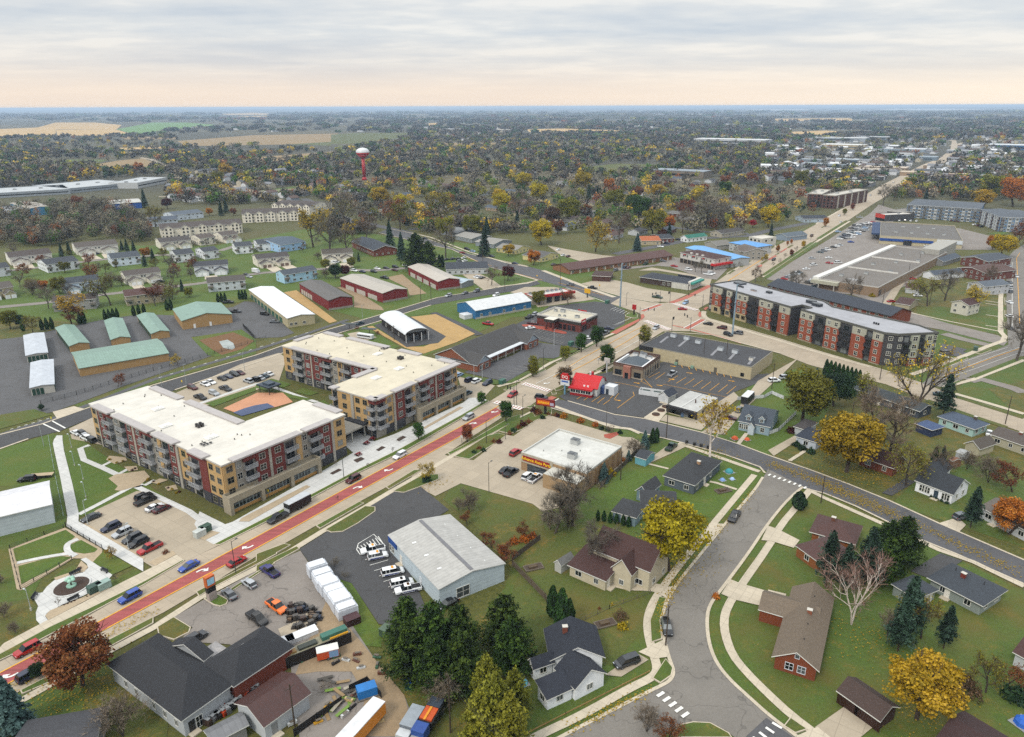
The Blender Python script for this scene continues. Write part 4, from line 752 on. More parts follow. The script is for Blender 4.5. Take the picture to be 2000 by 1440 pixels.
surf('parking_lot','asphalt_old',3,C(J4,[(0,690),(380,660),(560,590),(620,600),(1060,700),(960,800),(840,790),(520,680),(400,670),(0,720)]))
surf('parking_lot','asphalt_old',3,C(J5,[(-180,840),(-60,700),(400,400),(500,250),(560,120),(760,200),(640,290),(1320,320),(1640,400),(1640,520),(1100,520),(960,520),(800,800),(700,960),(600,1040),(300,940),(-100,900)]));surf('lawn','lawn_fresh',4,C(J5,[(1570,365),(1720,350),(1790,365),(1700,382)]));strip('alley','concrete_old',5,C(J5,[(960,530),(850,700),(720,890),(620,1050)]),4)
surf('parking_lot','asphalt_old',4,[(1497,546),(1530,522),(1600,480),(1660,442),(1700,417),(1716,400),(1762,414),(1738,440),(1694,474),(1604,548),(1570,562)])
surf('parking_lot','asphalt_old',3,C(J5,[(960,520),(1050,530),(1000,650),(960,760),(850,840),(760,880),(840,720)]))
surf('gravel_bed','gravel_tan',3,C(B7,[(108,348),(830,75),(1000,160),(1310,340),(1310,370),(1295,440),(1190,520),(1130,490),(1050,470),(940,470),(268,878),(215,865)]))
surf('lawn','lawn_fresh',4,C(B7,[(170,350),(840,105),(960,190),(920,230),(840,290),(835,380),(780,405),(500,450),(215,510),(200,480)]));surf('lawn','lawn_fresh',4,C(B7,[(985,255),(1040,235),(1250,350),(1210,390),(1080,410),(920,385),(880,310)]));surf('lawn','lawn_fresh',4,C(B7,[(235,570),(560,480),(800,440),(910,455),(690,590),(275,800)]));surf('lawn','lawn',4,C(B7,[(640,750),(800,620),(940,560),(990,580),(960,620),(800,690)]));surf('lawn','lawn_fresh',4,C(B7,[(1190,515),(1330,370),(1690,565),(1440,680)]));surf('lawn','lawn',4,C(B7,[(1345,800),(1740,598),(1815,648),(1415,850)]))
strip('path','concrete_new',5,C(B7,[(1000,225),(880,270),(850,330),(880,400),(970,440)]),1.4,sm=2);strip('path','concrete_new',5,C(B7,[(220,530),(500,470),(760,425),(880,410)]),1.2,sm=1)
surf('plaza','concrete_new',3,C(B7,[(440,920),(545,905),(600,830),(700,745),(850,690),(1060,650),(1130,590),(1110,540),(1030,480),(1100,460),(1440,680),(1330,800),(1160,900),(1000,980),(800,1060),(600,1170),(580,1210),(620,1265),(520,1320),(465,1260),(460,1160),(490,1080),(445,1000)]))
surf('gravel_bed','gravel_tan',4,C(B7,[(690,720),(960,630),(1040,500),(1130,580),(1080,640),(900,680),(720,750)]));surf('gravel_bed','gravel_tan',5,C(B7,[(580,1205),(640,1140),(1110,950),(1150,900),(1320,810),(1410,850),(1200,960),(620,1262)]))
p=g(0+918/6.546,1020+832/6.546);mb=MB();n=40;a,b=3.5,3.1
ring=[(math.cos(i*2*math.pi/n),math.sin(i*2*math.pi/n))for i in range(n)]
mb.prism([(x*(a+.35),y*(b+.35))for x,y in ring],0,.3);o=mb.build('kerb',ground_mat('concrete_new'),None,False,(p.x,p.y,0),UR);o['kind']='structure'
mb=MB();mb.prism([(x*a,y*b)for x,y in ring],.28,.36);o=mb.build('planting_bed',ground_mat('mulch'),None,False,(p.x,p.y,0),UR);o['kind']='structure';PLAZA=p
# far fields, lakes and hills
for m_,q in(('crop_tan',[(0,72+4*3),(0,0)]),):pass
def field(m_,q,k=I1):surf('field',m_,1,q,k)
field('crop_tan',[(-40,190),(220,180),(330,150),(560,150),(720,165),(690,190),(330,190),(330,230),(-40,238)]);field('crop_green',[(690,190),(900,150),(1100,150),(1300,165),(960,195),(800,222)]);field('crop_tan',[(330,192),(680,190),(770,215),(560,228),(340,226)]);field('crop_brown',[(1050,260),(1500,225),(2000,215),(2000,262),(1700,280),(1100,290)]);field('crop_tan',[(1300,100),(1500,92),(1610,98),(1600,122),(1480,120)]);field('lawn',[(250,380),(440,368),(640,370),(600,385),(330,398)]);field('crop_brown',[(560,400),(700,375),(850,362),(940,400),(820,430),(700,425)])
field('lawn_dry',[(-40,215),(120,205),(420,205),(380,230),(180,265),(-40,270)],I2);field('crop_tan',[(520,150),(570,148),(575,165),(525,168)],I2);field('lawn_dry',[(1430,400),(1600,382),(1860,388),(1830,412),(1480,430)],I2);field('crop_tan',[(1080,185),(1300,180),(1640,192),(1560,205),(1100,200)],I2);field('crop_tan',[(620,205),(820,198),(1100,212),(900,225),(640,218)],I3);field('crop_tan',[(520,128),(990,124),(980,140),(540,142)],I3);field('lawn_fresh',[(1530,555),(1760,525),(1760,575),(1640,580)],I1);field('crop_brown',[(700,232),(1050,236),(1040,250),(740,250)]);field('crop_tan',[(700,300),(1000,292),(1010,302),(720,312)]);field('lawn_dry',[(1640,262),(1990,250),(1990,262),(1680,274)]);field('crop_brown',[(380,270),(640,262),(980,262),(960,280),(420,290)],I2);field('crop_brown',[(200,330),(420,318),(660,318),(640,332),(260,345)],I2);field('crop_tan',[(1150,212),(1420,205),(1500,212),(1200,220)],I3);field('crop_brown',[(1470,360),(1990,320),(2000,340),(1560,385)],I1);field('lawn_dry',[(0,275),(130,290),(90,320),(0,330)],I2)
field('lawn_dry',[(1690,268),(1960,256),(1960,288),(1720,280)],I1);field('lawn_fresh',[(40,405),(110,400),(260,372),(230,360),(60,385)],I2);field('lawn',[(330,420),(560,415),(560,440),(380,445)],I2)
strip('road','concrete_road',2,C(I1,[(830,358),(900,370),(1000,420),(1090,450),(1190,480),(1320,510),(1500,560),(1560,590),(1800,640),(1950,680)]),9);strip('road','concrete_road',2,C(I1,[(940,590),(1300,575),(1500,560),(1800,540),(2000,510)]),7);strip('road','concrete_road',2,C(I3,[(1590,290),(1700,262),(1850,250),(2000,262)]),30);strip('road','concrete_road',2,C(I3,[(1590,260),(1480,240),(1300,250)]),20)
strip('road','asphalt',2,C(J3,[(560,200),(700,230),(1000,270),(1110,310),(1400,350)]),7);strip('road','asphalt',2,C(J4,[(0,560),(330,500),(640,440),(840,410),(1260,390),(1440,340),(1800,270)]),8);strip('road','asphalt',2,C(J4,[(560,310),(840,350),(1260,370)]),7);strip('road','asphalt',2,C(J2,[(930,40),(1100,120),(1350,240),(1600,290),(1920,360)]),9);strip('road','asphalt',2,C(J3,[(-10,330),(300,300),(560,200)]),7)
strip('road','asphalt_old',3,C(J1,[(90,715),(420,680),(760,635),(980,610),(1480,570),(1700,565)]),6);strip('road','asphalt_old',3,C(J1,[(-20,1060),(400,1020),(800,960),(1500,880),(1920,830)])+C(J2,[(200,780),(560,735),(1100,700),(1600,715),(1900,690)])+[(860,505)],6);strip('road','asphalt_old',3,C(J2,[(140,530),(300,480),(640,430),(760,400)]),6)
for q in([(120,660),(290,640),(330,690),(130,695)],[(760,590),(890,570),(960,605),(790,620)],[(950,560),(1000,560),(1060,590),(980,600)],[(360,650),(420,640),(420,670),(360,670)],[(1230,860),(1330,850),(1370,880),(1260,890)],[(1410,850),(1520,830),(1570,860),(1450,870)],[(660,940),(760,930),(820,960),(700,970)]):surf('driveway','concrete_walk',4,C(J1,q))
for q in([(570,690),(670,670),(740,720),(640,730)],[(720,680),(810,660),(870,690),(780,710)],[(1130,690),(1180,650),(1230,650),(1210,700)],[(1260,650),(1350,640),(1400,680),(1300,700)],[(0,770),(110,760),(140,790),(0,800)]):surf('driveway','concrete_walk',4,C(J2,q))
def hill(cx,cy_,rx,ry,h,name='hills'):
 p=g(cx,cy_);mb=MB();nx_,ny_=40,10;rs=random.Random(int(cx*7+cy_));ph=[rs.uniform(0,6.28)for _ in range(6)];vs=[]
 for j in range(ny_+1):
  for i in range(nx_+1):
   u,v=i/nx_*2-1,j/ny_*2-1;e=max(0,1-u*u)**.8*max(0,1-v*v)**1.2
   z=h*e*(.72+.28*math.sin(u*5+ph[0])+.12*math.sin(u*13+ph[1])*math.cos(v*3))+.05*h*e*math.sin(u*47+ph[2]);vs.append((p.x+u*rx,p.y+v*ry,max(-3,z)-1))
 mb.add(vs,[(j*(nx_+1)+i,j*(nx_+1)+i+1,(j+1)*(nx_+1)+i+1,(j+1)*(nx_+1)+i)for j in range(ny_)for i in range(nx_)])
 o=mb.build(name,HILLM,None,True);o['kind']='structure'
def _hm():
 t=NT('wooded_hill');p=t.pos(True);f=t.noise(p,.012,6,.75);f2=t.noise(p,.0012,3,.6)
 c=t.ramp(f,[(.3,lin('#23281f')),(.5,lin('#3a3e32')),(.7,lin('#55543f'))]);c=t.mix(t.ramp(f2,[(.52,(0,0,0)),(.6,(1,1,1))]),c,lin('#6d6546'));t.l(c,t.b.inputs['Base Color']);t.b.inputs['Roughness'].default_value=1;return t.m
HILLM=_hm()
for a in((300,216,9000,2500,46),(900,213,9000,3000,52),(1500,210.5,10000,3000,45),(2100,210.5,9000,3000,45),(1080,226,1300,420,42),(1250,231,900,300,30),(820,224,1700,500,28),(1760,222,1500,420,34),(1960,226,900,350,40),(1150,232,650,260,30),(500,226,2200,600,16),(100,224,2600,600,14)):hill(*a)
for q in([(1452,214.2),(1500,213.2),(1580,213.6),(1575,215.4),(1500,216)],[(1705,213.4),(1790,212),(1900,213),(1925,214.6),(1850,215.6),(1740,215)]):surf('lake','water',2,q)
# building kit
def frame(p0,p1,p2,z):
 a,b,c=g(*p0,z),g(*p1,z),g(*p2,z);u=b-a;L=u.length;u/=L;n=Vector((-u.y,u.x));D=(c-b).dot(n)
 if D<0:a,b,u,n,D=b,a,-u,-n,-D
 return a,math.atan2(u.y,u.x),L,D
_wc={}
def win_mesh(w,h,fr,deep=.05,mull=True):
 k=(round(w,2),round(h,2),fr)
 if k in _wc:return _wc[k]
 m=MB();t=.10 if w>.9 else .08;y0=-.06
 m.box(-w/2-t,-w/2,y0,.02,-h/2-t,h/2+t);m.box(w/2,w/2+t,y0,.02,-h/2-t,h/2+t);m.box(-w/2,w/2,y0,.02,h/2,h/2+t);m.box(-w/2,w/2,y0-.03,.02,-h/2-t,-h/2)
 if mull and w>.7:m.box(-.04,.04,y0+.01,.02,-h/2,h/2)
 if mull and h>1.3:m.box(-w/2,w/2,y0+.015,.018,h*.02,h*.02+.06)
 p=MB();p.add([(-w/2,-.02,-h/2),(w/2,-.02,-h/2),(w/2,-.02,h/2),(-w/2,-.02,h/2)],[(0,1,2,3)])
 f=MB();f.v=list(m.v);f.f=list(m.f);f.mi=list(m.mi);f.add(p.v,p.f,1)
 fm=pm(fr,'plain',.5,.05);_wc[k]=(m.mesh('window',fm),p.mesh('pane',glass()),f.mesh('window',[fm,glass()]));return _wc[k]
def win(par,x,y,z,rz,w=1.2,h=1.3,fr='#c9c9c5',pane=True):
 a,b,c=win_mesh(w,h,fr)
 if pane:o=ob('window',a,par,(x,y,z),rz);ob('pane',b,o)
 else:o=ob('window',c,par,(x,y,z),rz)
 return o
def side_pt(side,t,L,D,x0=0,y0=0,x1=None,y1=None,e=.0):
 x1=L if x1 is None else x1;y1=D if y1 is None else y1
 if side=='f':return(x0+(x1-x0)*t,y0-e,.0)
 if side=='b':return(x0+(x1-x0)*t,y1+e,math.pi)
 if side=='l':return(x0-e,y0+(y1-y0)*t,-math.pi/2)
 return(x1+e,y0+(y1-y0)*t,math.pi/2)
def block(B,x0,x1,y0,y1,z0,ze,rise,kind,axis='x',ov=.45,th=.2):
 w,r=B['w'],B['r']
 if kind=='flat':
  w.box(x0,x1,y0,y1,z0,ze);return
 def slab(q):
  n=len(q);q=[Vector(p)for p in q];r.add(q,[tuple(range(n))],0);lo=[p-Vector((0,0,th))for p in q]
  r.add(lo,[tuple(range(n-1,-1,-1))],1);r.add(q+lo,[((i+1)%n,i,n+i,n+(i+1)%n)for i in range(n)],1)
 if kind=='shed':
  w.add([(x0,y0,z0),(x1,y0,z0),(x1,y1,z0),(x0,y1,z0),(x0,y0,ze),(x1,y0,ze),(x1,y1,ze+rise),(x0,y1,ze+rise)],[(0,1,5,4),(1,2,6,5),(2,3,7,6),(3,0,4,7)])
  s_=rise/(y1-y0);slab([(x0-ov,y0-ov,ze-s_*ov+th),(x1+ov,y0-ov,ze-s_*ov+th),(x1+ov,y1+ov,ze+rise+s_*ov+th),(x0-ov,y1+ov,ze+rise+s_*ov+th)]);return
 T=(lambda a,b,c:(a,b,c))if axis=='x' else(lambda a,b,c:(b,a,c))
 a0,a1,b0,b1=(x0,x1,y0,y1)if axis=='x' else(y0,y1,x0,x1);bm_=(b0+b1)/2;hw=(b1-b0)/2;s_=rise/hw;dz=s_*ov;k=th
 flip=axis!='x'
 def q(pts):return[T(*p)for p in(pts[::-1]if flip else pts)]
 w.add([T(a0,b0,z0),T(a1,b0,z0),T(a1,b1,z0),T(a0,b1,z0),T(a0,b0,ze),T(a1,b0,ze),T(a1,b1,ze),T(a0,b1,ze)],[f[::-1]if flip else f for f in[(0,1,5,4),(1,2,6,5),(2,3,7,6),(3,0,4,7)]])
 if kind=='gable':
  w.add([T(a0,b0,ze),T(a0,b1,ze),T(a0,bm_,ze+rise)],[(2,1,0)if not flip else(0,1,2)]);w.add([T(a1,b0,ze),T(a1,b1,ze),T(a1,bm_,ze+rise)],[(0,1,2)if not flip else(2,1,0)])
  slab(q([(a0-ov,b0-ov,ze-dz+k),(a1+ov,b0-ov,ze-dz+k),(a1+ov,bm_,ze+rise+k),(a0-ov,bm_,ze+rise+k)]));slab(q([(a1+ov,b1+ov,ze-dz+k),(a0-ov,b1+ov,ze-dz+k),(a0-ov,bm_,ze+rise+k),(a1+ov,bm_,ze+rise+k)]))
 else:
  e=ze-dz+k;R0,R1=a0-ov+hw+ov,a1+ov-hw-ov
  if R1<R0:R0=R1=(a0+a1)/2
  t0,t1=(R0,bm_,ze+rise+k),(R1,bm_,ze+rise+k);c=[(a0-ov,b0-ov,e),(a1+ov,b0-ov,e),(a1+ov,b1+ov,e),(a0-ov,b1+ov,e)]
  slab(q([c[0],c[1],t1,t0]));slab(q([c[2],c[3],t0,t1]));slab(q([c[1],c[2],t1]));slab(q([c[3],c[0],t0]))
HOUSES=[]
def house(name,label,P,ze,rise,kind='gable',axis='x',wall='#b9b8b2',roof='#4a4a4c',wk='siding',ov=.45,wings=(),auto=True,wins=(),ch=(),doors=(),garages=(),trim='#d4d4d0',cat='house',group='houses around the town',fr='#cfcfca',near=None,z0=.0,rk='shingle',vents=0,pw=()):
 a,ang,L,D=frame(*P,ze);ca,sa=math.cos(ang),math.sin(ang)
 ctr=a+Vector((ca*L/2-sa*D/2,sa*L/2+ca*D/2));dist=ctr.length
 near=dist<330 if near is None else near
 t=thing(name,label,cat,(a.x,a.y,0),ang,group);HOUSES.append((ctr.x,ctr.y,max(L,D)/2))
 o_=min(ov,.12*min(L,D));x0,x1,y0,y1=o_,L-o_,o_,D-o_
 B=dict(w=MB(),r=MB());block(B,x0,x1,y0,y1,z0,ze,rise,kind,axis,ov)
 wm=pm(wall,wk,.8,.07,.8,0,2);rm=pm(roof,rk,.85 if rk=='shingle' else .5,.14,.7,0,0 if axis=='x' else 1);tm=pm(trim,'plain',.6,.05)
 B['w'].build('wall',wm,t);ro=B['r'].build('roof',[rm,tm],t)
 blocks=[(x0,x1,y0,y1,ze)]
 for wg in wings:
  B2=dict(w=MB(),r=MB());block(B2,*wg[:4],z0,wg[4],wg[5],wg[6],wg[7],.35 if wg[6]!='flat' else 0);blocks.append((*wg[:4],wg[4]))
  B2['w'].build('wall',pm(wg[8]if len(wg)>8 and wg[8]else wall,wk,.8,.07,.8,0,2),t)
  if B2['r'].v:B2['r'].build('roof',[pm(wg[9],rk)if len(wg)>9 else rm,tm],t)
 for P2,ze2,ri2,kd2,ax2,*cc in pw:
  a2,an2,L2,D2=frame(*P2,ze2);d2=a2-a;lx,ly=ca*d2.x+sa*d2.y,-sa*d2.x+ca*d2.y;B2=dict(w=MB(),r=MB());q_=min(.4,.1*min(L2,D2));block(B2,q_,L2-q_,q_,D2-q_,0,ze2,ri2,kd2,ax2,.4)
  B2['w'].build('wall',pm(cc[0]if cc and cc[0]else wall,wk,.8,.07,.8,0,2),t,False,(lx,ly,0),an2-ang);B2['r'].build('roof',[pm(cc[1],rk)if len(cc)>1 else rm,tm],t,False,(lx,ly,0),an2-ang)
  if auto:
   for side,ln in(('f',L2),('l',D2),('r',D2)):
    for i in range(max(1,int(ln/4))):
     sx,sy,rz=side_pt(side,(i+.5)/max(1,int(ln/4)),0,0,q_,q_,L2-q_,D2-q_,.03);c2,s2=math.cos(an2-ang),math.sin(an2-ang);win(t,lx+c2*sx-s2*sy,ly+s2*sx+c2*sy,1.6,rz+an2-ang,1.2,1.15,fr,near)
 st=max(1,int((ze+.3)/2.5));rs=random.Random(int(ctr.x*3+ctr.y))
 if auto:
  for bi,(bx0,bx1,by0,by1,bz)in enumerate(blocks[:1 if auto==1 else None]):
   for side in 'flrb':
    ln=bx1-bx0 if side in 'fb' else by1-by0;n=max(1,int(ln/3.6))
    for i in range(n):
     for s_ in range(st):
      if rs.random()<.12:continue
      x,y,rz=side_pt(side,(i+.5)/n,0,0,bx0,by0,bx1,by1,.03);win(t,x,y,1.55+s_*2.7,rz,rs.choice([.95,1.2,1.5]),1.15,fr,near)
 for side,ts,z,w,h in wins:
  for tt in ts:x,y,rz=side_pt(side,tt,L,D,x0,y0,x1,y1,.03);win(t,x,y,z,rz,w,h,fr,near)
 for d in doors:
  side,tt=d[:2];x,y,rz=side_pt(side,tt,L,D,x0,y0,x1,y1,.03);m=MB();m.box(-.55,.55,-.05,.05,0,2.15);do=m.build('door',pm(d[2]if len(d)>2 else '#d6d3cc','plain',.5,.05),t,False,(x,y,.25),rz)
  m=MB();m.box(.36,.44,-.12,-.04,.95,1.05);m.build('handle',HUB(),do)
  m=MB();m.box(-.9,.9,-1.2,.0,0,.25);m.build('step',ground_mat('concrete_walk'),t,False,(x,y,0),rz)
 for ga in garages:
  side,tt,w=ga[:3];x,y,rz=side_pt(side,tt,L,D,x0,y0,x1,y1,.03);m=MB();m.box(-w/2,w/2,-.06,.04,0,2.2)
  for i in range(1,4):m.box(-w/2+.1,w/2-.1,-.075,-.06,i*.55-.02,i*.55+.02)
  m.build('garage_door',pm(ga[3]if len(ga)>3 else '#c9c8c4','plain',.5,.05),t,False,(x,y,.02),rz)
 for cx_,cy_,*col in ch:
  m=MB();zt=ze+rise+.7;m.box(-.45,.45,-.35,.35,ze*.8,zt);m.box(-.52,.52,-.42,.42,zt,zt+.12,1);m.build('chimney',[pm(col[0]if col else '#7a4a3a','brick'),pm('#bdbab2')],ro,False,(cx_*L,cy_*D,0))
 for i in range(vents):
  m=MB();f=(i+1)/(vents+1);m.cyl((0,0,-.6),(0,0,.35),.09,.09,6)
  m.build('vent_pipe',pm('#3c3c3e'),ro,False,(L*f,D*.5+.6,ze+rise*.9)if axis=='x' else(L*.5+.6,D*f,ze+rise*.9))
 return t,L,D,ro
def rooftop(par,spec,zr):
 for x,y,w,d,h,*c in spec:
  m=MB();m.box(-w/2,w/2,-d/2,d/2,0,h);m.box(-w/2-.05,w/2+.05,-d/2-.05,d/2+.05,h,h+.08,1);m.cyl((0,0,h+.08),(0,0,h+.2),min(w,d)*.32,min(w,d)*.32,10,1)
  m.box(-w/2-.02,-w/2+.0,-d*.35,d*.35,h*.2,h*.8,1);m.build('rooftop_unit',[pm(c[0]if c else '#a8aaa9','plain',.5),pm('#6b6e70','plain',.5)],par,False,(x,y,zr))
def parapet(mb,pts,z0,z1,th=.3,mi=0):
 w=[Vector(p)for p in pts];q=inset(w,th);n=len(w)
 for i in range(n):
  a,b,c,d=w[i],w[(i+1)%n],q[(i+1)%n],q[i]
  mb.add([(*a,z0),(*b,z0),(*c,z0),(*d,z0),(*a,z1),(*b,z1),(*c,z1),(*d,z1)],[(0,3,2,1),(4,5,6,7),(0,1,5,4),(2,3,7,6)],mi)
def flatbld(name,label,P,h,wall='#b5ab9a',roof='#bdbab4',wk='plain',para=.5,cap=None,units=(),wins=(),cat='building',group='shops and commercial buildings',doors=(),fr='#3a3c3e',pts=None,frk='flat',pw=.3):
 a,ang,L,D=frame(*P,h+para);t=thing(name,label,cat,(a.x,a.y,0),ang,group);ca,sa=math.cos(ang),math.sin(ang)
 HOUSES.append((a.x+ca*L/2-sa*D/2,a.y+sa*L/2+ca*D/2,max(L,D)/2))
 pl=pts(L,D)if pts else[(0,0),(L,0),(L,D),(0,D)]
 m=MB();m.prism(pl,0,h-.02);m.build('wall',pm(wall,wk),t);m=MB();m.prism(inset_t(pl,.02),h-.02,h+.02);ro=m.build('roof',pm(roof,frk,.7),t)
 if para:m=MB();parapet(m,pl,h-.02,h+para,pw);m.build('parapet',pm(cap or wall,'plain',.6,.06),t)
 rooftop(ro,[(x*L,y*D,*r)for x,y,*r in units],h+.02)
 for side,ts,z,w,hh in wins:
  for tt in ts:x,y,rz=side_pt(side,tt,L,D,e=.03);win(t,x,y,z,rz,w,hh,fr,a.length<400)
 for side,tt,w,hh,c in doors:
  x,y,rz=side_pt(side,tt,L,D,e=.03);m=MB();m.box(-w/2,w/2,-.05,.05,0,hh);m.build('door',pm(c,'plain',.5,.06),t,False,(x,y,.02),rz)
 return t,L,D,ro
def inset_t(pl,d):return[tuple(v)for v in inset([Vector(p)for p in pl],d)]
def text(par,s,loc,rz,size,col,tilt=math.pi/2,name='lettering',bold=.0,sx=1.0,ext=.03):
 c=bpy.data.curves.new(name,'FONT');c.body=s;c.size=size;c.align_x='CENTER';c.align_y='CENTER';c.extrude=ext;c.offset=bold
 o2=bpy.data.objects.new(name,c);COL.objects.link(o2);bpy.context.view_layer.update();me=bpy.data.meshes.new_from_object(o2.evaluated_get(bpy.context.evaluated_depsgraph_get()));bpy.data.objects.remove(o2);me.materials.clear();me.materials.append(pm(col,'plain',.5,.04));o=ob(name,me,par);o.location=loc;o.rotation_euler=(tilt,0,rz);o.scale=(sx,1,1);return o
def pole(name,label,x,y,h,r=.12,col='#5a5650',arms=(),cat='pole',group='poles and street lamps',lamp=None,base=None,p=None,parts=()):
 p=p or g(x,y);t=thing(name,label,cat,(p.x,p.y,0),0,group);m=MB();m.cyl((0,0,0),(0,0,h),r,r*.65,8);mt=pm(col,'plain',.6,.15,2);m.build('pole',mt,t)
 if base:m=MB();m.cyl((0,0,0),(0,0,base),r*2.4,r*2.4,10);m.build('base',pm('#b5b2aa'),t)
 for az,l,z in arms:
  m=MB();dx,dy=math.cos(math.radians(az)),math.sin(math.radians(az));m.cyl((0,0,z-.25),(dx*l,dy*l,z),r*.5,r*.35,6);m.build('arm',mt,t)
  if lamp:m=MB();m.box(-.18,.38,-.15,.15,-.09,.07);m.build('lamp',pm(lamp),t,False,(dx*l,dy*l,z),math.radians(az))
 return t
 # four-storey apartment houses
YEL,RED_,GRY,DRK,PIL,POD='#b69b70','#743a34','#96928a','#45464b','#a39f96','#98907f'
RAILM=None
_bal={}
def balcony(par,x,y,z,rz,w,d=1.5,col='#a9abad',floorc='#8f9092'):
 k=(round(w,1),d,col)
 if k not in _bal:
  m=MB();m.box(-w/2,w/2,-d,0,-.22,0);r=MB()
  for yy in(-d+.04,):r.box(-w/2,w/2,yy-.03,yy+.03,1.02,1.1);r.box(-w/2,w/2,yy-.03,yy+.03,.08,.16)
  for xx in(-w/2+.03,w/2-.03):r.box(xx-.03,xx+.03,-d,0,1.02,1.1);r.box(xx-.03,xx+.03,-d,0,.08,.16);r.box(xx-.04,xx+.04,-d,-d+.08,0,1.1)
  n=int(w/.16)
  for i in range(1,n):r.box(-w/2+i*w/n-.025,-w/2+i*w/n+.025,-d+.03,-d+.06,.16,1.02)
  for i in range(1,8):
   for xx in(-w/2+.03,w/2-.03):r.box(xx-.012,xx+.012,-d+i*d/8-.025,-d+i*d/8+.025,.16,1.02)
  _bal[k]=(m.mesh('balcony',pm(floorc)),r.mesh('railing',pm(col,'plain',.5)))
 b=ob('balcony',_bal[k][0],par,(x,y,z),rz);ob('railing',_bal[k][1],b);return b
_cc={}
def bx(par,name,x0,x1,y0,y1,z0,z1,mat,o=(0,0,0),rz=0):
 m=MB();m.box(x0,x1,y0,y1,z0,z1);return m.build(name,mat,par,False,o,rz)
FL=3.15
def facade(t,ox,oy,rz,Lf,bays,H=13.0,floors=4,base=True,podium=None,canopies=()):
 """bays along a wall of length Lf starting at (ox,oy), running along local +x of rotation rz, outward = -y.
    (code, t0, t1): Y yellow panel with windows, R red brick with windows, P pilaster, B balcony bay, N grey wall with windows, y/r solid."""
 ca,sa=math.cos(rz),math.sin(rz)
 def W(x,y):return(ox+ca*x-sa*y,oy+sa*x+ca*y)
 for code,t0,t1 in bays:
  x0,x1=t0*Lf,t1*Lf;w=x1-x0;xm=(x0+x1)/2
  out={'Y':.25,'y':.25,'R':.45,'r':.45,'P':.6,'B':0,'H':0,'N':0,'J':.1}[code]
  col={'Y':YEL,'y':YEL,'R':RED_,'r':RED_,'P':PIL}.get(code)
  nm={'Y':'yellow_wall_panel','y':'yellow_wall_panel','R':'brick_wall_panel','r':'brick_wall_panel','P':'pilaster'}.get(code)
  if col:
   zb=FL if(base and code in 'YRyr')else 0
   bx(t,nm,x0,x1,-out,.05,zb,H-.35,pm(col,'brick' if code in 'Rr' else 'siding',.8,.08,.8,0,2),W(0,0)+(0,),rz)
   if zb:bx(t,'stone_base_panel',x0+.01,x1-.01,-out+.06,.05,0,FL-.004,pm(DRK,'brick'),W(0,0)+(0,),rz)
  if code in 'HB':
   if code=='H':bx(t,'brick_header',x0,x1,-.5,.05,H-1.5,H-.35,pm(RED_,'brick'),W(0,0)+(0,),rz)
  for f in range(floors):
   zf=f*FL
   if podium and f==0:continue
   if code in 'YRN' and w>1.2:
    n=2 if w>6.5 else 1
    for i in range(n):X,Y_=W(x0+(i+.5)*w/n,-out-.03);win(t,X,Y_,zf+1.75,rz,min(1.7,w*.55),1.6,'#b9b8b2' if code!='Y' else '#8c8573')
   if code in 'BHJ':
    X,Y_=W(xm,-.03);win(t,X,Y_,zf+1.25,rz,min(3.0,w*.62),2.2,'#6a6c6e')
    if f>(1 if podium else 0)or(f==1):X,Y_=W(xm,0);balcony(t,X,Y_,zf+.12,rz,min(w*.96,5.2))
 for c0,c1 in canopies:
  X,Y_=W(0,0);m=MB();m.box(c0*Lf,c1*Lf,-1.5,1.0,H+.18,H+.62);m.build('roof_canopy',pm('#aaa6a4','plain',.7,.08),t,False,(X,Y_,0),rz)
 if podium:
  p0,p1,dp=podium;x0,x1=p0*Lf,p1*Lf;X,Y_=W(0,0);zt=4.3
  m=MB();m.box(x0,x1,-dp,0,3.2,zt);parapet(m,[(x0,-dp),(x1,-dp),(x1,-.05),(x0,-.05)],zt,zt+.75,.3)
  n=max(3,int((x1-x0)/8));
  for i in range(n+1):xx=x0+(x1-x0-1.0)*i/n;m.box(xx,xx+1.0,-dp+.002,-dp+1.2,0,3.2)
  m.box(x0,x0+.5,-dp+1.2,0,0,3.2);m.build('storefront_podium',pm(POD,'plain',.8,.08,.5),t,False,(X,Y_,0),rz)
  for i in range(n):
   a=x0+(x1-x0-1.0)*i/n+1.0;b=x0+(x1-x0-1.0)*(i+1)/n;m=MB();m.box(a,b,-dp+1.0,-dp+1.15,0,.95);m.build('storefront_sill',pm('#b08b55','plain',.8),t,False,(X,Y_,0),rz)
   k=max(2,int((b-a)/1.8))
   for j in range(k):xx,yy=W(a+(j+.5)*(b-a)/k,-dp+1.0);win(t,xx,yy,2.05,rz,(b-a)/k-.22,2.0,'#8f9a98')
def lshape(pts,t,H,roofc):
 m=MB();m.prism(pts,0,H-.3);m.build('wall',pm(GRY,'siding',.8,.06,.8,0,2),t)
 m=MB();m.prism(inset_t(pts,-.55),H-.3,H+.16,1,0);ro=m.build('roof',[pm(roofc,'flat',.8,.05,.3),pm('#b3b0aa')],t);return ro
BAYF=[('Y',0,.085),('N',.085,.145),('H',.145,.235),('R',.235,.335),('P',.335,.355),('R',.355,.46),('B',.46,.565),('y',.565,.61),('N',.61,.67),('H',.67,.775),('R',.775,.868),('P',.868,.89),('Y',.89,1)]
BAYS_=[('Y',0,.055),('P',.055,.065),('R',.065,.125),('H',.125,.19),('N',.19,.235),('B',.235,.305),('R',.305,.362),('P',.362,.378),('R',.378,.43),('H',.43,.515),('N',.515,.55),('y',.55,.575),('B',.575,.64),('R',.64,.695),('P',.695,.712),('Y',.712,.775),('H',.775,.855),('r',.855,.905),('Y',.905,1)]
H4=13.0
S0=g(431.7,911.7,H4);angA=math.radians(53.3)
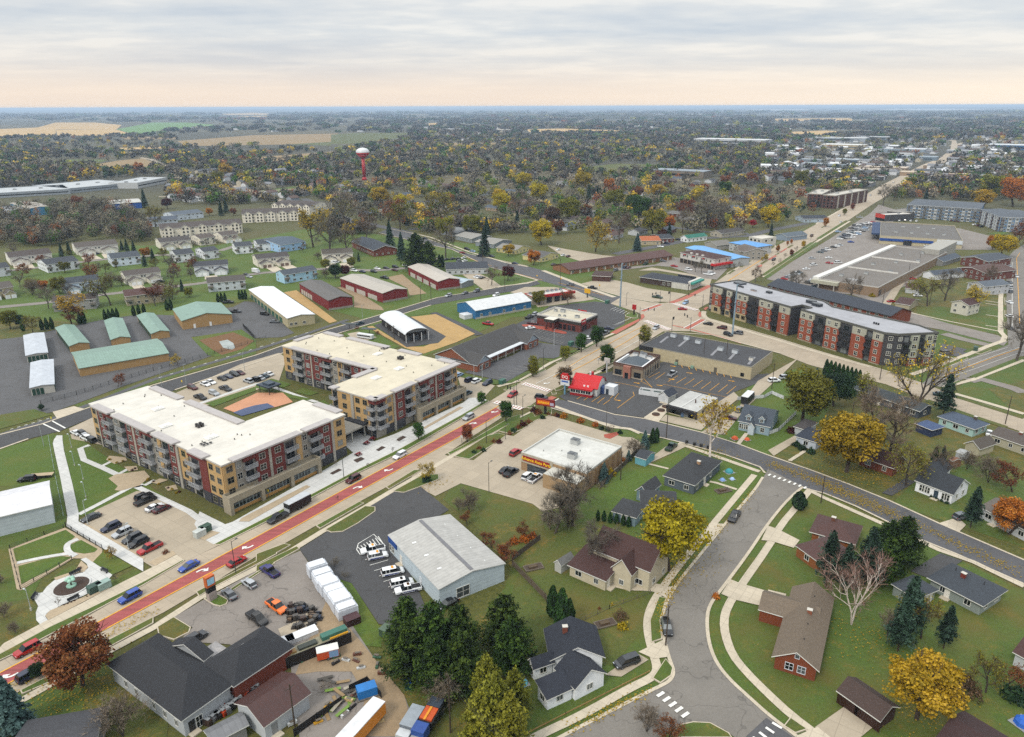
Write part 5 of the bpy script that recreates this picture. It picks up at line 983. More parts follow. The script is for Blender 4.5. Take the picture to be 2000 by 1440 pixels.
tA=thing('apartment_building','four storey L shaped apartment block nearest the camera, red and yellow panels, white roof','apartment building',(S0.x,S0.y,0),angA,'red and yellow apartment blocks')
LxA,LyA,wA,dA=41.0,70.0,18.5,19.0
ptsA=[(.6,.6),(LxA-.6,.6),(LxA-.6,dA),(wA,dA),(wA,LyA-.6),(.6,LyA-.6)]
roA=lshape(ptsA,tA,H4,'#cac7bf')
facade(tA,.6,.6,0,LxA-1.2,BAYF,podium=(-.03,.70,3.2),canopies=((.06,.6),(.63,.87)))
facade(tA,.6,LyA-.6,-math.pi/2,LyA-1.2,BAYS_,canopies=((.04,.19),(.22,.515),(.54,.70),(.80,.905)))
facade(tA,LxA-.6,.6,math.pi/2,dA-.6,[('Y',0,.3),('J',.3,.6),('Y',.6,1)],canopies=((.1,.7),))
facade(tA,LxA-.6,dA,math.pi,LxA-.6-wA,[('R',0,.3),('B',.3,.6),('Y',.6,1)]);facade(tA,wA,dA,math.pi/2,LyA-.6-dA,[('Y',0,.1),('B',.1,.22),('R',.22,.4),('B',.4,.55),('Y',.55,.7),('B',.7,.85),('R',.85,1)],canopies=((.0,.55),(.62,.95)))
facade(tA,wA,LyA-.6,math.pi,wA-.6,[('Y',0,.3),('J',.3,.7),('Y',.7,1)])
S1=g(733,783.5,H4);angB=math.radians(55.3)
tB=thing('apartment_building','four storey L shaped apartment block behind the other, beside the crosswalk, cream roof','apartment building',(S1.x,S1.y,0),angB,'red and yellow apartment blocks')
LxB,LyB,wB,dB=41.0,69.0,20.5,20.0
ptsB=[(.6,.6),(LxB-.6,.6),(LxB-.6,LyB-.6),(LxB-wB,LyB-.6),(LxB-wB,dB),(.6,dB)]
roB=lshape(ptsB,tB,H4,'#c5beac')
BAYB=[('H',0,.10),('Y',.10,.185),('P',.185,.205),('R',.205,.315),('B',.315,.415),('y',.415,.45),('N',.45,.5),('H',.5,.6),('R',.6,.695),('P',.695,.715),('R',.715,.815),('B',.815,.925),('Y',.925,1)]
facade(tB,.6,.6,0,LxB-1.2,BAYB,podium=(.42,1.03,3.2),canopies=((.0,.1),(.19,.44),(.48,1.02)))
facade(tB,.6,dB,-math.pi/2,dB-.6,[('J',0,.14),('Y',.14,.46),('P',.46,.52),('Y',.52,.86),('H',.86,1)],canopies=((.0,.14),(.84,1.03)))
facade(tB,LxB-wB,LyB-.6,-math.pi/2,LyB-.6-dB,[('Y',0,.11),('B',.11,.25),('R',.25,.32),('P',.32,.335),('R',.335,.44),('H',.44,.55),('N',.55,.61),('Y',.61,.66),('B',.66,.76),('R',.76,.86),('P',.86,.88),('r',.88,1)],canopies=((.1,.53),(.58,1)))
facade(tB,LxB-.6,.6,math.pi/2,LyB-1.2,[('Y',0,.1),('B',.1,.2),('R',.2,.35),('B',.35,.5),('Y',.5,.6),('B',.6,.75),('R',.75,1)],canopies=((.02,.12),(.25,.4),(.48,.8),(.85,.99)))
facade(tB,LxB-.6,LyB-.6,math.pi,wB-.6,[('Y',0,.3),('J',.3,.7),('Y',.7,1)],canopies=((.3,.7),));facade(tB,LxB-wB,dB,math.pi,LxB-wB-.6,[('Y',0,.4),('J',.4,.7),('Y',.7,1)],canopies=((.0,.5),))
rsA=random.Random(5)
for ro,pl in((roA,[(.2,.25),(.25,.7),(.12,.5)]),(roB,[(.8,.45),(.62,.2),(.35,.2)])):
 for ux,uy in pl:
  m=MB();m.box(-1.6,1.6,-1.2,1.2,0,.35);m.box(-1,1,-.8,.8,.35,.55);m.build('roof_hatch',pm('#d5d4d0'),ro,False,(ux*41,uy*69,H4+.17))
 cx_,cy_=(10,26)if ro is roA else(33,20)
 for i in range(4):m=MB();m.cyl((0,0,0),(0,0,.9),.45,.45,10);m.cyl((0,0,.9),(0,0,1.0),.5,.4,10,1);m.build('roof_fan',[pm('#4e4a48'),pm('#2e2c2c')],ro,False,(cx_+(i%2)*1.1,cy_+(i//2)*1.1,H4+.17))
 for i in range(5):m=MB();m.dome((0,0,.35),.45,.18,10,3);m.cyl((0,0,0),(0,0,.4),.05,.05,5);m.build('satellite_dish',pm('#3a3a3c'),ro,False,((4 if ro is roA else 38)+i%3*1.0,(14 if ro is roA else 33)+i//3*1.2,H4+.17),i)
 for i in range(16):
  ux,uy=(rsA.uniform(2,17),rsA.uniform(3,66))if ro is roA else(rsA.uniform(23,39),rsA.uniform(3,66))
  m=MB();m.cyl((0,0,0),(0,0,.45),.14,.14,7);m.build('vent_pipe',pm('#57544f'),ro,False,(ux,uy,H4+.16))
p=g(690,858);lk=thing('entrance_canopy','flat grey entrance canopy between the two apartment blocks','canopy',(p.x,p.y,0),angB,None)
bx(lk,'roof',-8,7,-2,9,3.6,4.1,pm('#9a978f','flat',.8));bx(lk,'wall',-6.5,6.5,3,8.6,0,3.6,pm('#34383c'));bx(lk,'fascia',2.5,7.2,-2.2,6,4.1,4.6,pm('#2c3038'))
for xx in(-7.4,-2,3.4):bx(lk,'column',xx,xx+.35,-1.7,-1.35,0,3.6,pm('#b0aea6'))
for i in range(5):win(lk,-5+i*2.3,2.97,1.8,0,1.9,2.6,'#6a6c6e')
for i,(px_,py_)in enumerate(((700,890),(716,868),(727,860))):
 p=g(px_,py_);b=thing('picnic_table','red picnic table on the terrace between the apartment blocks','table',(p.x,p.y,.12),angB+.2*i,'red picnic tables')
 bx(b,'tabletop',-.9,.9,-.4,.4,.68,.75,pm('#7a1f24'));bx(b,'seat',-.9,.9,-.85,-.6,.4,.46,pm('#7a1f24'));bx(b,'seat',-.9,.9,.6,.85,.4,.46,pm('#7a1f24'))
 for xx in(-.7,.7):bx(b,'leg',xx-.05,xx+.05,-.8,.8,.12,.4,BLK());bx(b,'leg',xx-.05,xx+.05,-.2,.2,.0,.68,BLK())
 # orange brick apartment building by the crossroads
BRK,PAN,CRM,DGR='#8d5038','#a5a497','#a89a7c','#47474a'
c0=g(1388,556,13.3);angC=math.radians(-61.4);HC=13.2
tC=thing('brick_apartment_building','long four storey orange brick apartment building with grey roof at the crossroads','apartment building',(c0.x,c0.y,0),angC,'brick apartments')
LC=101.0
fp=[(0,0),(51,0),(51,7),(56.5,7),(56.5,.5),(97,.5),(LC,3.5),(LC+6,19),(97,22),(80,19),(60,16),(51,21),(30,19),(0,19)]
m=MB();m.prism(fp,0,HC-.2);m.build('wall',pm(DGR,'siding',.8,.06,.8,0,2),tC)
m=MB();m.prism(inset_t(fp,.05),HC-.2,HC);roC=m.build('roof',pm('#a2a3a7','flat',.8,.08,.3),tC)
m=MB();parapet(m,inset_t(fp,-.35),HC-.35,HC+.55,.5);m.build('cornice',pm('#5d5d58','plain',.7),tC)
def brickbay(t,x0,x1,y,kind,rz=0,o=(0,0)):
 ca,sa=math.cos(rz),math.sin(rz);Wp=lambda x,yy:(o[0]+ca*x-sa*yy,o[1]+sa*x+ca*yy)
 O=Wp(0,0)+(0,);w=x1-x0
 if kind in('b','c'):
  zb=FL+.5 if kind=='c' else .5
  bx(t,'brick_wall_panel',x0,x1,y-.7,y+.05,zb,3*FL+.3,pm(BRK,'brick',.85),O,rz);bx(t,'stone_base_panel',x0,x1,y-.75,y+.05,0,zb-.004,pm(CRM if kind=='c' else '#9a917e','plain',.8),O,rz)
  bx(t,'upper_wall_panel',x0,x1,y-.6,y+.05,3*FL+.304,HC-.36,pm(PAN,'siding',.8,.06,.8,0,2),O,rz)
  n=max(1,int(w/3.3))
  for f in range(4):
   for i in range(n):
    X,Y_=Wp(x0+(i+.5)*w/n,y-.73 if f<3 else y-.63);win(t,X,Y_,f*FL+2.0,rz,1.5 if not(kind=='c' and f==0)else 2.2,1.65,'#d6d5cc' if not(kind=='c' and f==0)else '#3c3a36')
 elif kind=='d':
  for f in range(4):
   X,Y_=Wp((x0+x1)/2,y-.03);win(t,X,Y_,f*FL+1.4,rz,min(2.6,w*.6),2.2,'#5a5c5e')
   if f:X,Y_=Wp((x0+x1)/2,y);balcony(t,X,Y_,f*FL+.1,rz,w*.97,1.3,'#34353a','#3c3c3e')
 elif kind=='g':
  bx(t,'upper_wall_panel',x0,x1,y-.5,y+.05,FL*1.1,HC-.36,pm('#979a8c','siding',.8,.06,.8,0,2),O,rz);bx(t,'brick_wall_panel',x0,x1,y-.6,y+.05,0,FL*1.1-.004,pm('#7c4634','brick'),O,rz)
  for f in range(4):X,Y_=Wp((x0+x1)/2,y-.63 if f<1 else y-.53);win(t,X,Y_,f*FL+2.0,rz,min(1.9,w*.5),1.7,'#d6d5cc')
 elif kind=='k':
  for f in range(4):X,Y_=Wp((x0+x1)/2,y-.03);win(t,X,Y_,f*FL+2.0,rz,1.4,1.5,'#d6d5cc')
for x0,x1,k in((0,2.5,'k'),(2.5,9,'c'),(9,12,'d'),(12,15.5,'c'),(15.5,19,'d'),(19,26,'c'),(26,33,'d'),(33,41,'b'),(41,45,'d'),(45,51,'b')):brickbay(tC,x0,x1,0,k)
brickbay(tC,51,56.5,7,'d')
for x0,x1,k in((56.5,64,'b'),(64,70,'d'),(70,77,'b'),(77,83,'d'),(83,89.5,'b'),(89.5,92.5,'d'),(92.5,97,'b')):brickbay(tC,x0,x1,.5,k)
brickbay(tC,0,5,0,'k',math.atan2(3,4),(97,.5));rs_=math.atan2(15.5,6)
for x0,x1,k in((0,2.2,'k'),(2.2,5.2,'d'),(5.2,9,'g'),(9,11.5,'d'),(11.5,15,'g'),(15,16.6,'k')):brickbay(tC,x0,x1,0,k,rs_,(LC,3.5))
for x0,x1 in((0,8),(9,18)):brickbay(tC,x0,x1,0,'k',-math.pi/2,(0,19))
for ux,uy,w_,d_,h_,c_ in((50,14,4,2.6,1.3,'#3b3f46'),(55,12,4,2.6,1.3,'#3b3f46'),(20,9,3,1.2,.5,'#9a8a80'),(27,12,2.4,2,.9,'#3b3f46'),(6,14,5,4,.8,'#4a4f57')):rooftop(roC,[(ux,uy,w_,d_,h_,c_)],HC)
for i in range(7):m=MB();m.cyl((0,0,0),(0,0,.8),.35,.35,8);m.build('roof_fan',pm('#2c2d31'),roC,False,((82 if i>3 else 10)+i*1.0,9,HC))
# commercial buildings and yards
t,L,D,ro=house('metal_building','pale grey metal commercial building with white vans beside it',((856.7,1153),(988,1101.7),(880,1005)),4.4,1.3,'gable','y','#b5c0c6','#a9a8a4','seam',.25,auto=False,trim='#c2c2c0',cat='building',group='shops and commercial buildings',rk='seam',doors=(('l',.75),('l',.35,'#c9ced2')),wins=(('l',[.93,.97],1.6,1.2,1.6),('f',[.35],1.6,3,2.4)))
bx(t,'fascia_board',-.06,.3,D*.82,D-.2,2.9,4.4,pm('#1f4f8f'));bx(t,'fascia_board',.3,L*.4,D-.35,D-.17,2.9,4.3,pm('#1f4f8f'));bx(ro,'ridge_vent',L/2-.4,L/2+.4,D*.02,D*.98,5.75,5.95,pm('#77777a'))
for i in range(7):bx(ro,'skylight',L*(.2 if i%2 else .75)-.5,L*(.2 if i%2 else .75)+.5,D*(.1+.12*i),D*(.1+.12*i)+.5,5.05,5.17,pm('#d7d9d8'))
house('white_shed','long white metal shed at the left edge by the lawn',((-110,1037),(102.8,985.7),(94.4,939.9)),5.2,1.7,'gable','x','#b4bcc0','#c9c9cc','seam',.3,auto=False,cat='shed',group='sheds',rk='plain')
def storage(label,P,ze,ri,ax,wall,roof,doors=(),dc='#1f4a3c',nm='storage_building',wins=(),rk='seam'):
 t,L,D,ro=house(nm,label,P,ze,ri,'gable',ax,wall,roof,'siding',.3,auto=False,cat='storage building',group='self storage buildings and barns',rk=rk,trim=roof,wins=wins)
 for side,n,a,b in doors:
  for i in range(n):
   x,y,rz=side_pt(side,a+(b-a)*(i+.5)/n,L,D,.3,.3,L-.3,D-.3,.03);ln=(L if side in 'fb' else D)*(b-a)/n;bx(t,'roller_door',-ln*.38,ln*.38,-.05,.04,0,min(2.6,ze-.6),pm(dc,'siding',.6,.06,1,0,2),(x,y,.02),rz)
 return t,L,D,ro
storage('longest green roofed storage building with tan walls facing the street',((152.8,720.8),(330.6,690.3),(319,660)),3.4,1.5,'x','#a88c62','#80988d',(('r',1,.2,.8),))
bxs=('green roofed storage unit nearest the white roofed units','green roofed storage unit between two other green roofed units','green roofed storage unit closest to the big green roofed hall')
for lb,P in zip(bxs,(((134.7,677),(175.6,670),(162.5,632)),((215.3,664.7),(255.6,659),(237.5,622)),((294.4,652.8),(332,647),(307,611)))):storage(lb,P,3.0,.9,'y','#a88c62','#80988d',(('l',7,.04,.96),('r',7,.04,.96)))
t,L,D,ro=storage('wide green roofed hall with tan gable wall and two white doors',((354,627.8),(454,614),(434,591.5)),4.3,2.2,'y','#a88c62','#80988d')
for f in(.24,.55):bx(t,'door',L*f-.5,L*f+.5,.2,.34,0,2.1,pm('#d5d5d2'))
storage('white roofed storage unit with green doors, the one farther from the street',((49.4,695.8),(94.4,689),(86,650)),3.1,.4,'y','#b5b3ab','#b5bac0',(('f',5,.03,.97),('r',8,.03,.97)))
storage('white roofed storage unit with green doors, the one nearer the street',((57,759),(107,751),(98.6,703)),3.1,.4,'y','#b5b3ab','#b5bac0',(('f',3,.03,.55),('r',8,.03,.97)))
storage('long cream storage building with bright white roof and green doors',((560.4,622.7),(615.6,614.4),(532,560)),4.6,.9,'y','#b0a88c','#d4d6d8',(('l',9,.12,.97),),'#3e6656',wins=(('f',[.12,.28,.6],1.6,1.2,1.1),))
for lb,P,rf,d_ in(('red barn with dark grey roof and low block wall',((640.6,588),(689.6,581),(631,547.7)),'#605c58',(('l',5,.55,.95),)),('red barn with pale roof between the two others',((746.9,573.8),(796.9,565),(725,534)),'#aaa59c',(('l',3,.1,.9),)),('red barn with pale roof nearest the dark roofed motel',((855,550.8),(899,545.6),(831,517.5)),'#b3ada4',(('l',4,.05,.95),))):
 t,L,D,ro=storage(lb,P,5.2,1.3,'y','#7d2528',rf,d_,'#b5b1aa','red_barn');bx(t,'block_base',.2,L-.2,.2,.36,0,1.1,pm('#8d8a82'))
t,L,D,ro=storage('bright blue metal building with white roof on green lawn',((928.5,607.7),(1038.9,588),(1005,573.5)),4.4,2.6,'x','#2f6f98','#c4c6c6',(),nm='blue_building',wins=(('f',[.1,.25,.5,.68,.88],1.7,1.2,1.4),));bx(t,'block_base',.2,L-.2,.16,.32,0,.9,pm('#a5a299'));bx(t,'white_annex',-4.5,.2,3,8,0,2.2,pm('#c4c6c8'))
a,ang,L,D=frame((791.7,654),(837.5,647),(790,613),4)
t=thing('arched_hall','dark walled hall with white curved roof on black paving','building',(a.x,a.y,0),ang,'shops and commercial buildings');bx(t,'wall',.5,L-.5,1.5,D-.3,0,4.0,pm('#2d2725','siding'))
m=MB();n=12;arc=[(L/2-(L/2+.3)*math.cos(i*math.pi/n*.9+math.pi*.05),3.7+2.6*math.sin(i*math.pi/n*.9+math.pi*.05))for i in range(n+1)]
for(x0,z0),(x1,z1)in zip(arc,arc[1:]):m.add([(x0,-.4,z0),(x1,-.4,z1),(x1,D+.3,z1),(x0,D+.3,z0),(x0,-.4,z0-.2),(x1,-.4,z1-.2),(x1,D+.3,z1-.2),(x0,D+.3,z0-.2)],[(0,1,2,3),(7,6,5,4),(0,4,5,1),(3,2,6,7)])
m.build('roof',pm('#cdd0d3','seam',.5),t);m=MB();m.add([(x,1.6,z-.1)for x,z in arc],[tuple(range(len(arc)))]);m.build('gable_panel',pm('#8d9296'),t)
for f in(.02,.35,.68,.98):bx(t,'post',L*f-.12,L*f+.12,-.2,.05,0,3.9,pm('#c5c7c8'))
for f in(.2,.5,.8):win(t,L*f,1.47,1.4,0,1.8,1.6,'#8d9296')
for f in(.3,.55,.8):win(t,.47,D*f,1.6,-math.pi/2,1.2,1.3)
t,L,D,ro=house('office_building','low office with sprawling dark grey roof and pale gables behind the parking lot',((917.6,709.6),(1039,657.6),(978,641)),3.3,4.2,'gable','x','#8a5a44','#4b4a4a','brick',.5,auto=False,cat='office',group='shops and commercial buildings',near=True)
for x0,x1 in((0,.21),(.79,1.0)):
 B2=dict(w=MB(),r=MB());block(B2,L*x0+.3,L*x1-.3,-3.5,D*.5,0,3.2,3.0,'gable','y',.5);B2['w'].build('wall',pm('#8a5a44','brick'),t);B2['r'].build('roof',[pm('#4b4a4a','shingle'),pm('#c9ced2')],t)
 m=MB();cx_=L*(x0+x1)/2;hw=L*(x1-x0)/2-.6;m.add([(cx_-hw,-3.56,3.2),(cx_+hw,-3.56,3.2),(cx_,-3.56,5.9)],[(0,1,2)]);m.build('gable_panel',pm('#9aa5ae','siding'),t)
 for f in(.3,.7):win(t,L*(x0+(x1-x0)*f),-3.53,1.5,0,1.8,1.6)
for i in range(5):bx(t,'porch_post',L*(.24+.13*i),L*(.24+.13*i)+.25,-1.7,-1.45,0,3,pm('#c9c9c6'))
bx(t,'porch_roof',L*.2,L*.8,-2.2,.6,3.0,3.25,pm('#bfc3c6'));bx(t,'side_wall_panel',.42,.5,.6,D-.6,.2,3.1,pm('#a9b4bc','siding',.8,.05,1,0,2))
t,L,D,ro=flatbld('restaurant_building','brick restaurant with white flat roof and red wall signs',((1048.8,612.8),(1134,628),(1160.8,612)),4.6,'#6e3a30','#bdb7a6','brick',.9,'#b9b9b6',((.3,.75,2.2,1.6,1.3),(.15,.7,1.4,1.2,1),(.75,.45,2,1.4,1.1),(.5,.35,1,1,.7),(.4,.3,1,1,.7)),(('f',[.55,.65,.75,.85],1.6,1.5,2.0),('r',[.15,.3],1.6,1.5,2)),group='shops and commercial buildings')
m=MB();parapet(m,[(-.1,-.1),(L+.1,-.1),(L+.1,D+.1),(-.1,D+.1)],3.5,4.8,.12);m.build('dark_fascia',pm('#3c3834'),t);bx(t,'entry_porch',L*.3,L*.52,-5,-.1,4.0,5.3,pm('#3c3834'));bx(t,'porch_roof',L*.305,L*.515,-4.9,-.12,5.3,5.38,pm('#c9c5ba'))
for f in(.32,.48):bx(t,'porch_post',L*f,L*f+.8,-4.8,-4,0,4,pm('#6e3a30','brick'))
for q in((L-.1,L+.15,.8,4.8),):bx(t,'sign_panel',q[0],q[1],q[2],q[3],3.6,5.9,pm('#a3161c'))
bx(t,'sign_panel',L*.55,L*.75,D+.1,D+.35,4.6,6.0,pm('#a3161c'));bx(t,'sign_mark',L+.16,L+.2,1.4,4.2,4.7,5.2,pm('#d8d2cc'))
t,L,D,ro=flatbld('car_wash','low car wash with long red fascia and grey roof vents',((1040,580),(1117,569.5),(1101,563)),4.2,'#a8a092','#c0bfba','plain',.3,'#a3161c',wins=(('f',[.15],1.5,1.2,1.6),));bx(t,'red_fascia',-.1,L+1.5,-1.2,.02,3.6,4.9,pm('#a3161c'))
for f in(.42,.62,.8):bx(t,'bay_opening',L*f-1.6,L*f+1.6,-.06,.05,0,3.2,pm('#2a2c30'))
rooftop(ro,[(L*(.1+.11*i),D*.75,1.3,1.3,1.0,'#9aa0a6')for i in range(8)],4.22)
t,L,D,ro=house('motel','long low motel with brown roof and brick wall',((1112,528),(1316,499),(1301,487)),3.0,2.2,'gable','x','#8f6a4c','#5d4540','brick',.8,auto=False,cat='motel',group='shops and commercial buildings',wins=(('f',[i/14+.03 for i in range(14)],1.5,1.3,1.4),),trim='#6a5048');[bx(t,'door',L*(i/13)+1.6,L*(i/13)+2.5,.7,.85,0,2.1,pm('#c4bcae'))for i in range(13)]
house('storage_shed','small dark brown shed beside the motel',((1155,539),(1193,541),(1196,531)),3.2,.8,'hip','x','#54352a','#4a352f',auto=False,cat='shed',group='sheds')
t,L,D,ro=house('tavern_building','long dark roofed low building with white and teal street front',((1248,541),(1346,556),(1370,546.5)),3.4,1.5,'hip','x','#4a3a34','#3a3e46','brick',.6,auto=False,cat='building',group='shops and commercial buildings',wins=(('f',[.5,.6],1.5,1.6,1.4),));bx(t,'front_wall',L-1.2,L+.4,1,D-.6,0,4.8,pm('#c2c0ba'));bx(t,'awning',L+.4,L+2.2,.8,D-.8,3.3,4.3,pm('#3f8f84'));bx(t,'side_wall',L*.66,L-.6,.1,.5,0,3.1,pm('#bdbbb4'));bx(t,'roof_screen',L*.6,L*.95,D*.72,D*.76,4,5.6,pm('#2e333c'))
t,L,D,ro=house('restaurant_building','white two storey building with brown roof and red awning at the corner',((1327,493),(1395.5,507.5),(1421.5,500)),6.6,1.3,'hip','x','#bfbdb8','#4e3632','plain',.5,auto=False,cat='building',group='shops and commercial buildings',wins=(('f',[.1,.22,.36,.5,.64,.78,.9],5.0,1.2,1.4),('r',[.3,.7],5.0,1.2,1.4)));bx(t,'awning',L*.93,L+1.5,-.8,D*.95,2.6,3.8,pm('#b01a1e'));bx(t,'ground_storey',1,L-.6,-.02,.2,0,2.9,pm('#3a332e'))
for i in range(9):bx(t,'post',L*(.04+.11*i),L*(.04+.11*i)+.25,-.4,-.15,0,3.2,pm('#a39a8c'))
for f in(.16,.42,.7):bx(t,'window_awning',L*f-.9,L*f+.9,-.5,.3,5.6,6.0,pm('#a3262a'))
for i in range(3):bx(ro,'dormer_vent',L*(.3+.16*i)-.8,L*(.3+.16*i)+.8,1.2,2.4,6.9,7.6,pm('#c6c3bc'))
house('long_shop','long shop with sky blue metal roof behind the white building',((1338,484),(1428,508),(1450,500)),5.0,.8,'gable','x','#a5a8a8','#6fa3cf',auto=False,cat='building',group='shops and commercial buildings',rk='seam',trim='#6fa3cf')
house('shop_building','sky blue roofed building beside the grey gabled house',((1423,474),(1476,484),(1492,476)),5.6,1.0,'hip','x','#b0b2b2','#5f97c8',cat='building',group='shops and commercial buildings',rk='seam',near=False,trim='#5f97c8')
house('gabled_house','grey two storey house with front gables on the avenue',((1431,484),(1455,493),(1475,482)),5.6,2.2,'gable','x','#9c9890','#6a625c',cat='house',wings=((5,13,-1.5,6,5.6,2.4,'gable','y'),),near=False)
flatbld('office_block','white flat roofed two storey office by the avenue',((1463,462),(1488,466.5),(1501,460)),5.8,'#b9b7b0','#c6c2b8','plain',.4,wins=(('f',[.2,.5,.8],4.3,1.6,1.2),('r',[.3,.7],4.3,1.6,1.2)))
for lb,P,w_,r_ in(('grey blue garage beside the avenue by the dark spruce',((1513,459),(1538,463.5),(1546,453)),'#8a96a2','#5d666e'),('pale grey garage in front of the sky blue roof',((1375,474),(1400,480),(1410,472)),'#a09e98','#77746e')):house('garage',lb,P,3.4,2,'gable','y',w_,r_,cat='garage',group='garages and sheds',auto=False)
house('parking_pavilion','long dark shingled roof with brick walls behind the brick apartments',((1497,557),(1740,618),(1766,604)),5.0,2.6,'gable','x','#7d4630','#3e434c','brick',.6,auto=False,cat='building',group='shops and commercial buildings',wins=(('f',[i/16+.03 for i in range(16)],3.6,1.6,1.6),),trim='#4a4a4c')
t,L,D,ro=flatbld('strip_mall','grey roofed strip mall with white parapet in the plaza',((1600,544),(1716,561),(1777,484)),5.2,'#8d7a66','#77716a','brick',.5,'#b5b3ae',[(.2+.09*i,.12+.11*(i*3%8),2,1.5,1.2)for i in range(8)],fr='#8a8a88');bx(t,'canopy',-3.5,-.02,-.4,D+.4,3.6,6.4,pm('#cbcac6'));bx(t,'canopy',-3.5,L*.36,-3.2,-.4,3.4,5.2,pm('#a8a798'))
for i in range(8):bx(t,'canopy_post',-3.3,-3.0,D*(.02+.13*i),D*(.02+.13*i)+.3,0,3.6,pm('#b9b7b0'))
for f in(.03,.3):bx(t,'canopy_post',L*f,L*f+.3,-3.1,-2.8,0,3.4,pm('#b9b7b0'))
for yy in(.32,.63):bx(ro,'party_parapet',0,L*.9,D*yy,D*yy+.4,5.2,6.0,pm('#c5c3be'))
for i in range(5):m=MB();m.cyl((0,0,0),(0,0,.9),.6,.6,10);m.build('roof_turbine',pm('#c6c8ca','plain',.4,.05,1,.4),ro,False,(L*(.38+.05*i),D*.07,5.2))
bx(t,'stair_tower',L*.62,L*.95,D*.9,D*1.22,0,8.5,pm('#a19f98'));bx(t,'wall_graffiti_panel',L+.0,L+.04,2,6,.3,3.5,pm('#5d5650'))
t,L,D,ro=flatbld('supermarket','wide supermarket with grey roof, cream front and blue band',((1719,460),(1881,470),(1874,441)),5.6,'#b0a88f','#6b6762','plain',.6,'#a9a18c',[(.2+.1*i,.3+.4*(i%2),2.4,1.8,1.2)for i in range(7)]);bx(t,'blue_band',0,L*.66,-.5,-.02,2.6,4.4,pm('#1f4f8f'));bx(t,'white_sign_band',L*.7,L,-.5,-.02,3.2,5.8,pm('#c6ccd2'));bx(t,'entrance',L*.3,L*.4,-1.2,-.02,0,3.6,pm('#26282c'));bx(t,'loading_canopy',-6,-.02,D*.2,D,4.2,5.4,pm('#2f4566'))
t,L,D,ro=flatbld('cafe_building','small cafe with orange red front and white roof near the supermarket',((1711,416.5),(1729,420),(1751,411)),5.4,'#4a4a4c','#c6c2ba','plain',.6,units=((.5,.6,2,1.6,1),));bx(t,'orange_panel',-.1,L*.99,-.25,-.02,2.6,6.2,pm('#b5402a'));bx(t,'storefront_glass',.3,L-.3,-.2,-.02,0,2.5,glass())
flatbld('round_front_shop','grey shop with wide fascia behind the cafe',((1733,411),(1768,415),(1773,401)),5.6,'#6a6560','#8f8b84','plain',.6,'#b0aea8')
t,L,D,ro=house('apartment_complex','long blue and white four storey apartment complex with grey roof',((1771,400),(1915,409),(1912,396)),11.5,2.4,'hip','x','#5f7f9e','#5b6168','siding',.6,auto=False,cat='apartment building',group='apartment houses beyond the crossroads',pw=((((1915,409),(1954,424.5),(1985,414)),11.5,2.4,'hip','x','#6a86a2'),(((1954,424.5),(2040,427),(2050,412)),11.5,2.4,'hip','x','#5f7f9e')),near=False)
for i in range(13):
 x0=L*(.02+.075*i);bx(t,'white_bay' if i%3 else 'dark_bay',x0,x0+L*.04,-.3,.7,0,11,pm('#b9bcbe' if i%3 else '#3c3436','siding'))
 for f in range(4):win(t,x0+L*.02,-.33,1.7+f*2.8,0,2.0,1.6,'#cfcfca',False);win(t,x0+L*.058,.58,1.7+f*2.8,0,1.3,1.5,'#cfcfca',False)
for P in(((1915,409),(1954,424.5),(1985,414)),((1954,424.5),(2040,427),(2050,412))):
 a2,an2,L2,D2=frame(*P,11.5);lx=a2-Vector((t.location.x,t.location.y));ca,sa=math.cos(t.rotation_euler.z),math.sin(t.rotation_euler.z);ox,oy,dr=ca*lx.x+sa*lx.y,-sa*lx.x+ca*lx.y,an2-t.rotation_euler.z
 for i in range(int(L2/5)):
  x0=1.2+i*5;bx(t,'white_bay' if i%3 else 'dark_bay',x0,x0+2.4,-.3,.7,0,11,pm('#b9bcbe' if i%3 else '#4a3436','siding'),(ox,oy,0),dr)
  for f in range(4):
   for xx,yy,w in((x0+1.2,-.33,1.8),(x0+3.7,.36,1.2)):win(t,ox+math.cos(dr)*xx-math.sin(dr)*yy,oy+math.sin(dr)*xx+math.cos(dr)*yy,1.7+f*2.8,dr,w,1.5,'#cfcfca',False)
for lb,P in(('brown brick flat roofed apartment block by the avenue, nearer the street',((1607,380),(1632,382),(1662,367.5))),('grey brown flat roofed apartment wing farther from the avenue',((1578,377.5),(1606,379),(1619,370)))):
 t,L,D,ro=flatbld('apartment_block',lb,P,12.5,'#5c4038','#b9b5ac','brick',.8,'#a9a59c',((.3,.3,3,2,1.4),(.6,.6,3,2,1.4)),(('f',[.2,.5,.8],2,1.6,1.6),('f',[.2,.5,.8],5,1.6,1.6),('f',[.2,.5,.8],8,1.6,1.6),('f',[.2,.5,.8],11,1.6,1.6)),group='apartment houses beyond the crossroads')
 for i in range(5):bx(t,'pale_bay',L-.02,L+.5,D*(.08+.2*i),D*(.08+.2*i)+2.4,0,12,pm('#a9a59c'))
flatbld('red_front_shop','small shop with red walls beside the brown apartment block',((1660,381),(1676,379),(1672,373)),5,'#8a2a28','#c6c4be','plain',.4)
t,L,D,ro=flatbld('shop_row','long low cream building with black roof at the crossroads',((1252,674),(1468,717.5),(1522,688)),5.0,'#b0a68c','#434346','plain',.25,'#8f8a7c',((.12,.78,2.2,1.6,1.4,'#b9bec2'),(.25,.78,2.2,1.6,1.4,'#b9bec2'),(.38,.7,2.2,1.6,1.4,'#b9bec2'),(.62,.55,2.2,1.6,1.4,'#b9bec2'),(.75,.55,2.2,1.6,1.4,'#b9bec2'),(.93,.35,1.6,1.2,1.2,'#c4c2bc')),(('l',[.3,.5,.7],1.6,2,2),('f',[.93],1.6,1.2,1.2)),doors=(('f',.35,1.2,2.2,'#6a655a'),('f',.7,1.2,2.2,'#6a655a')))
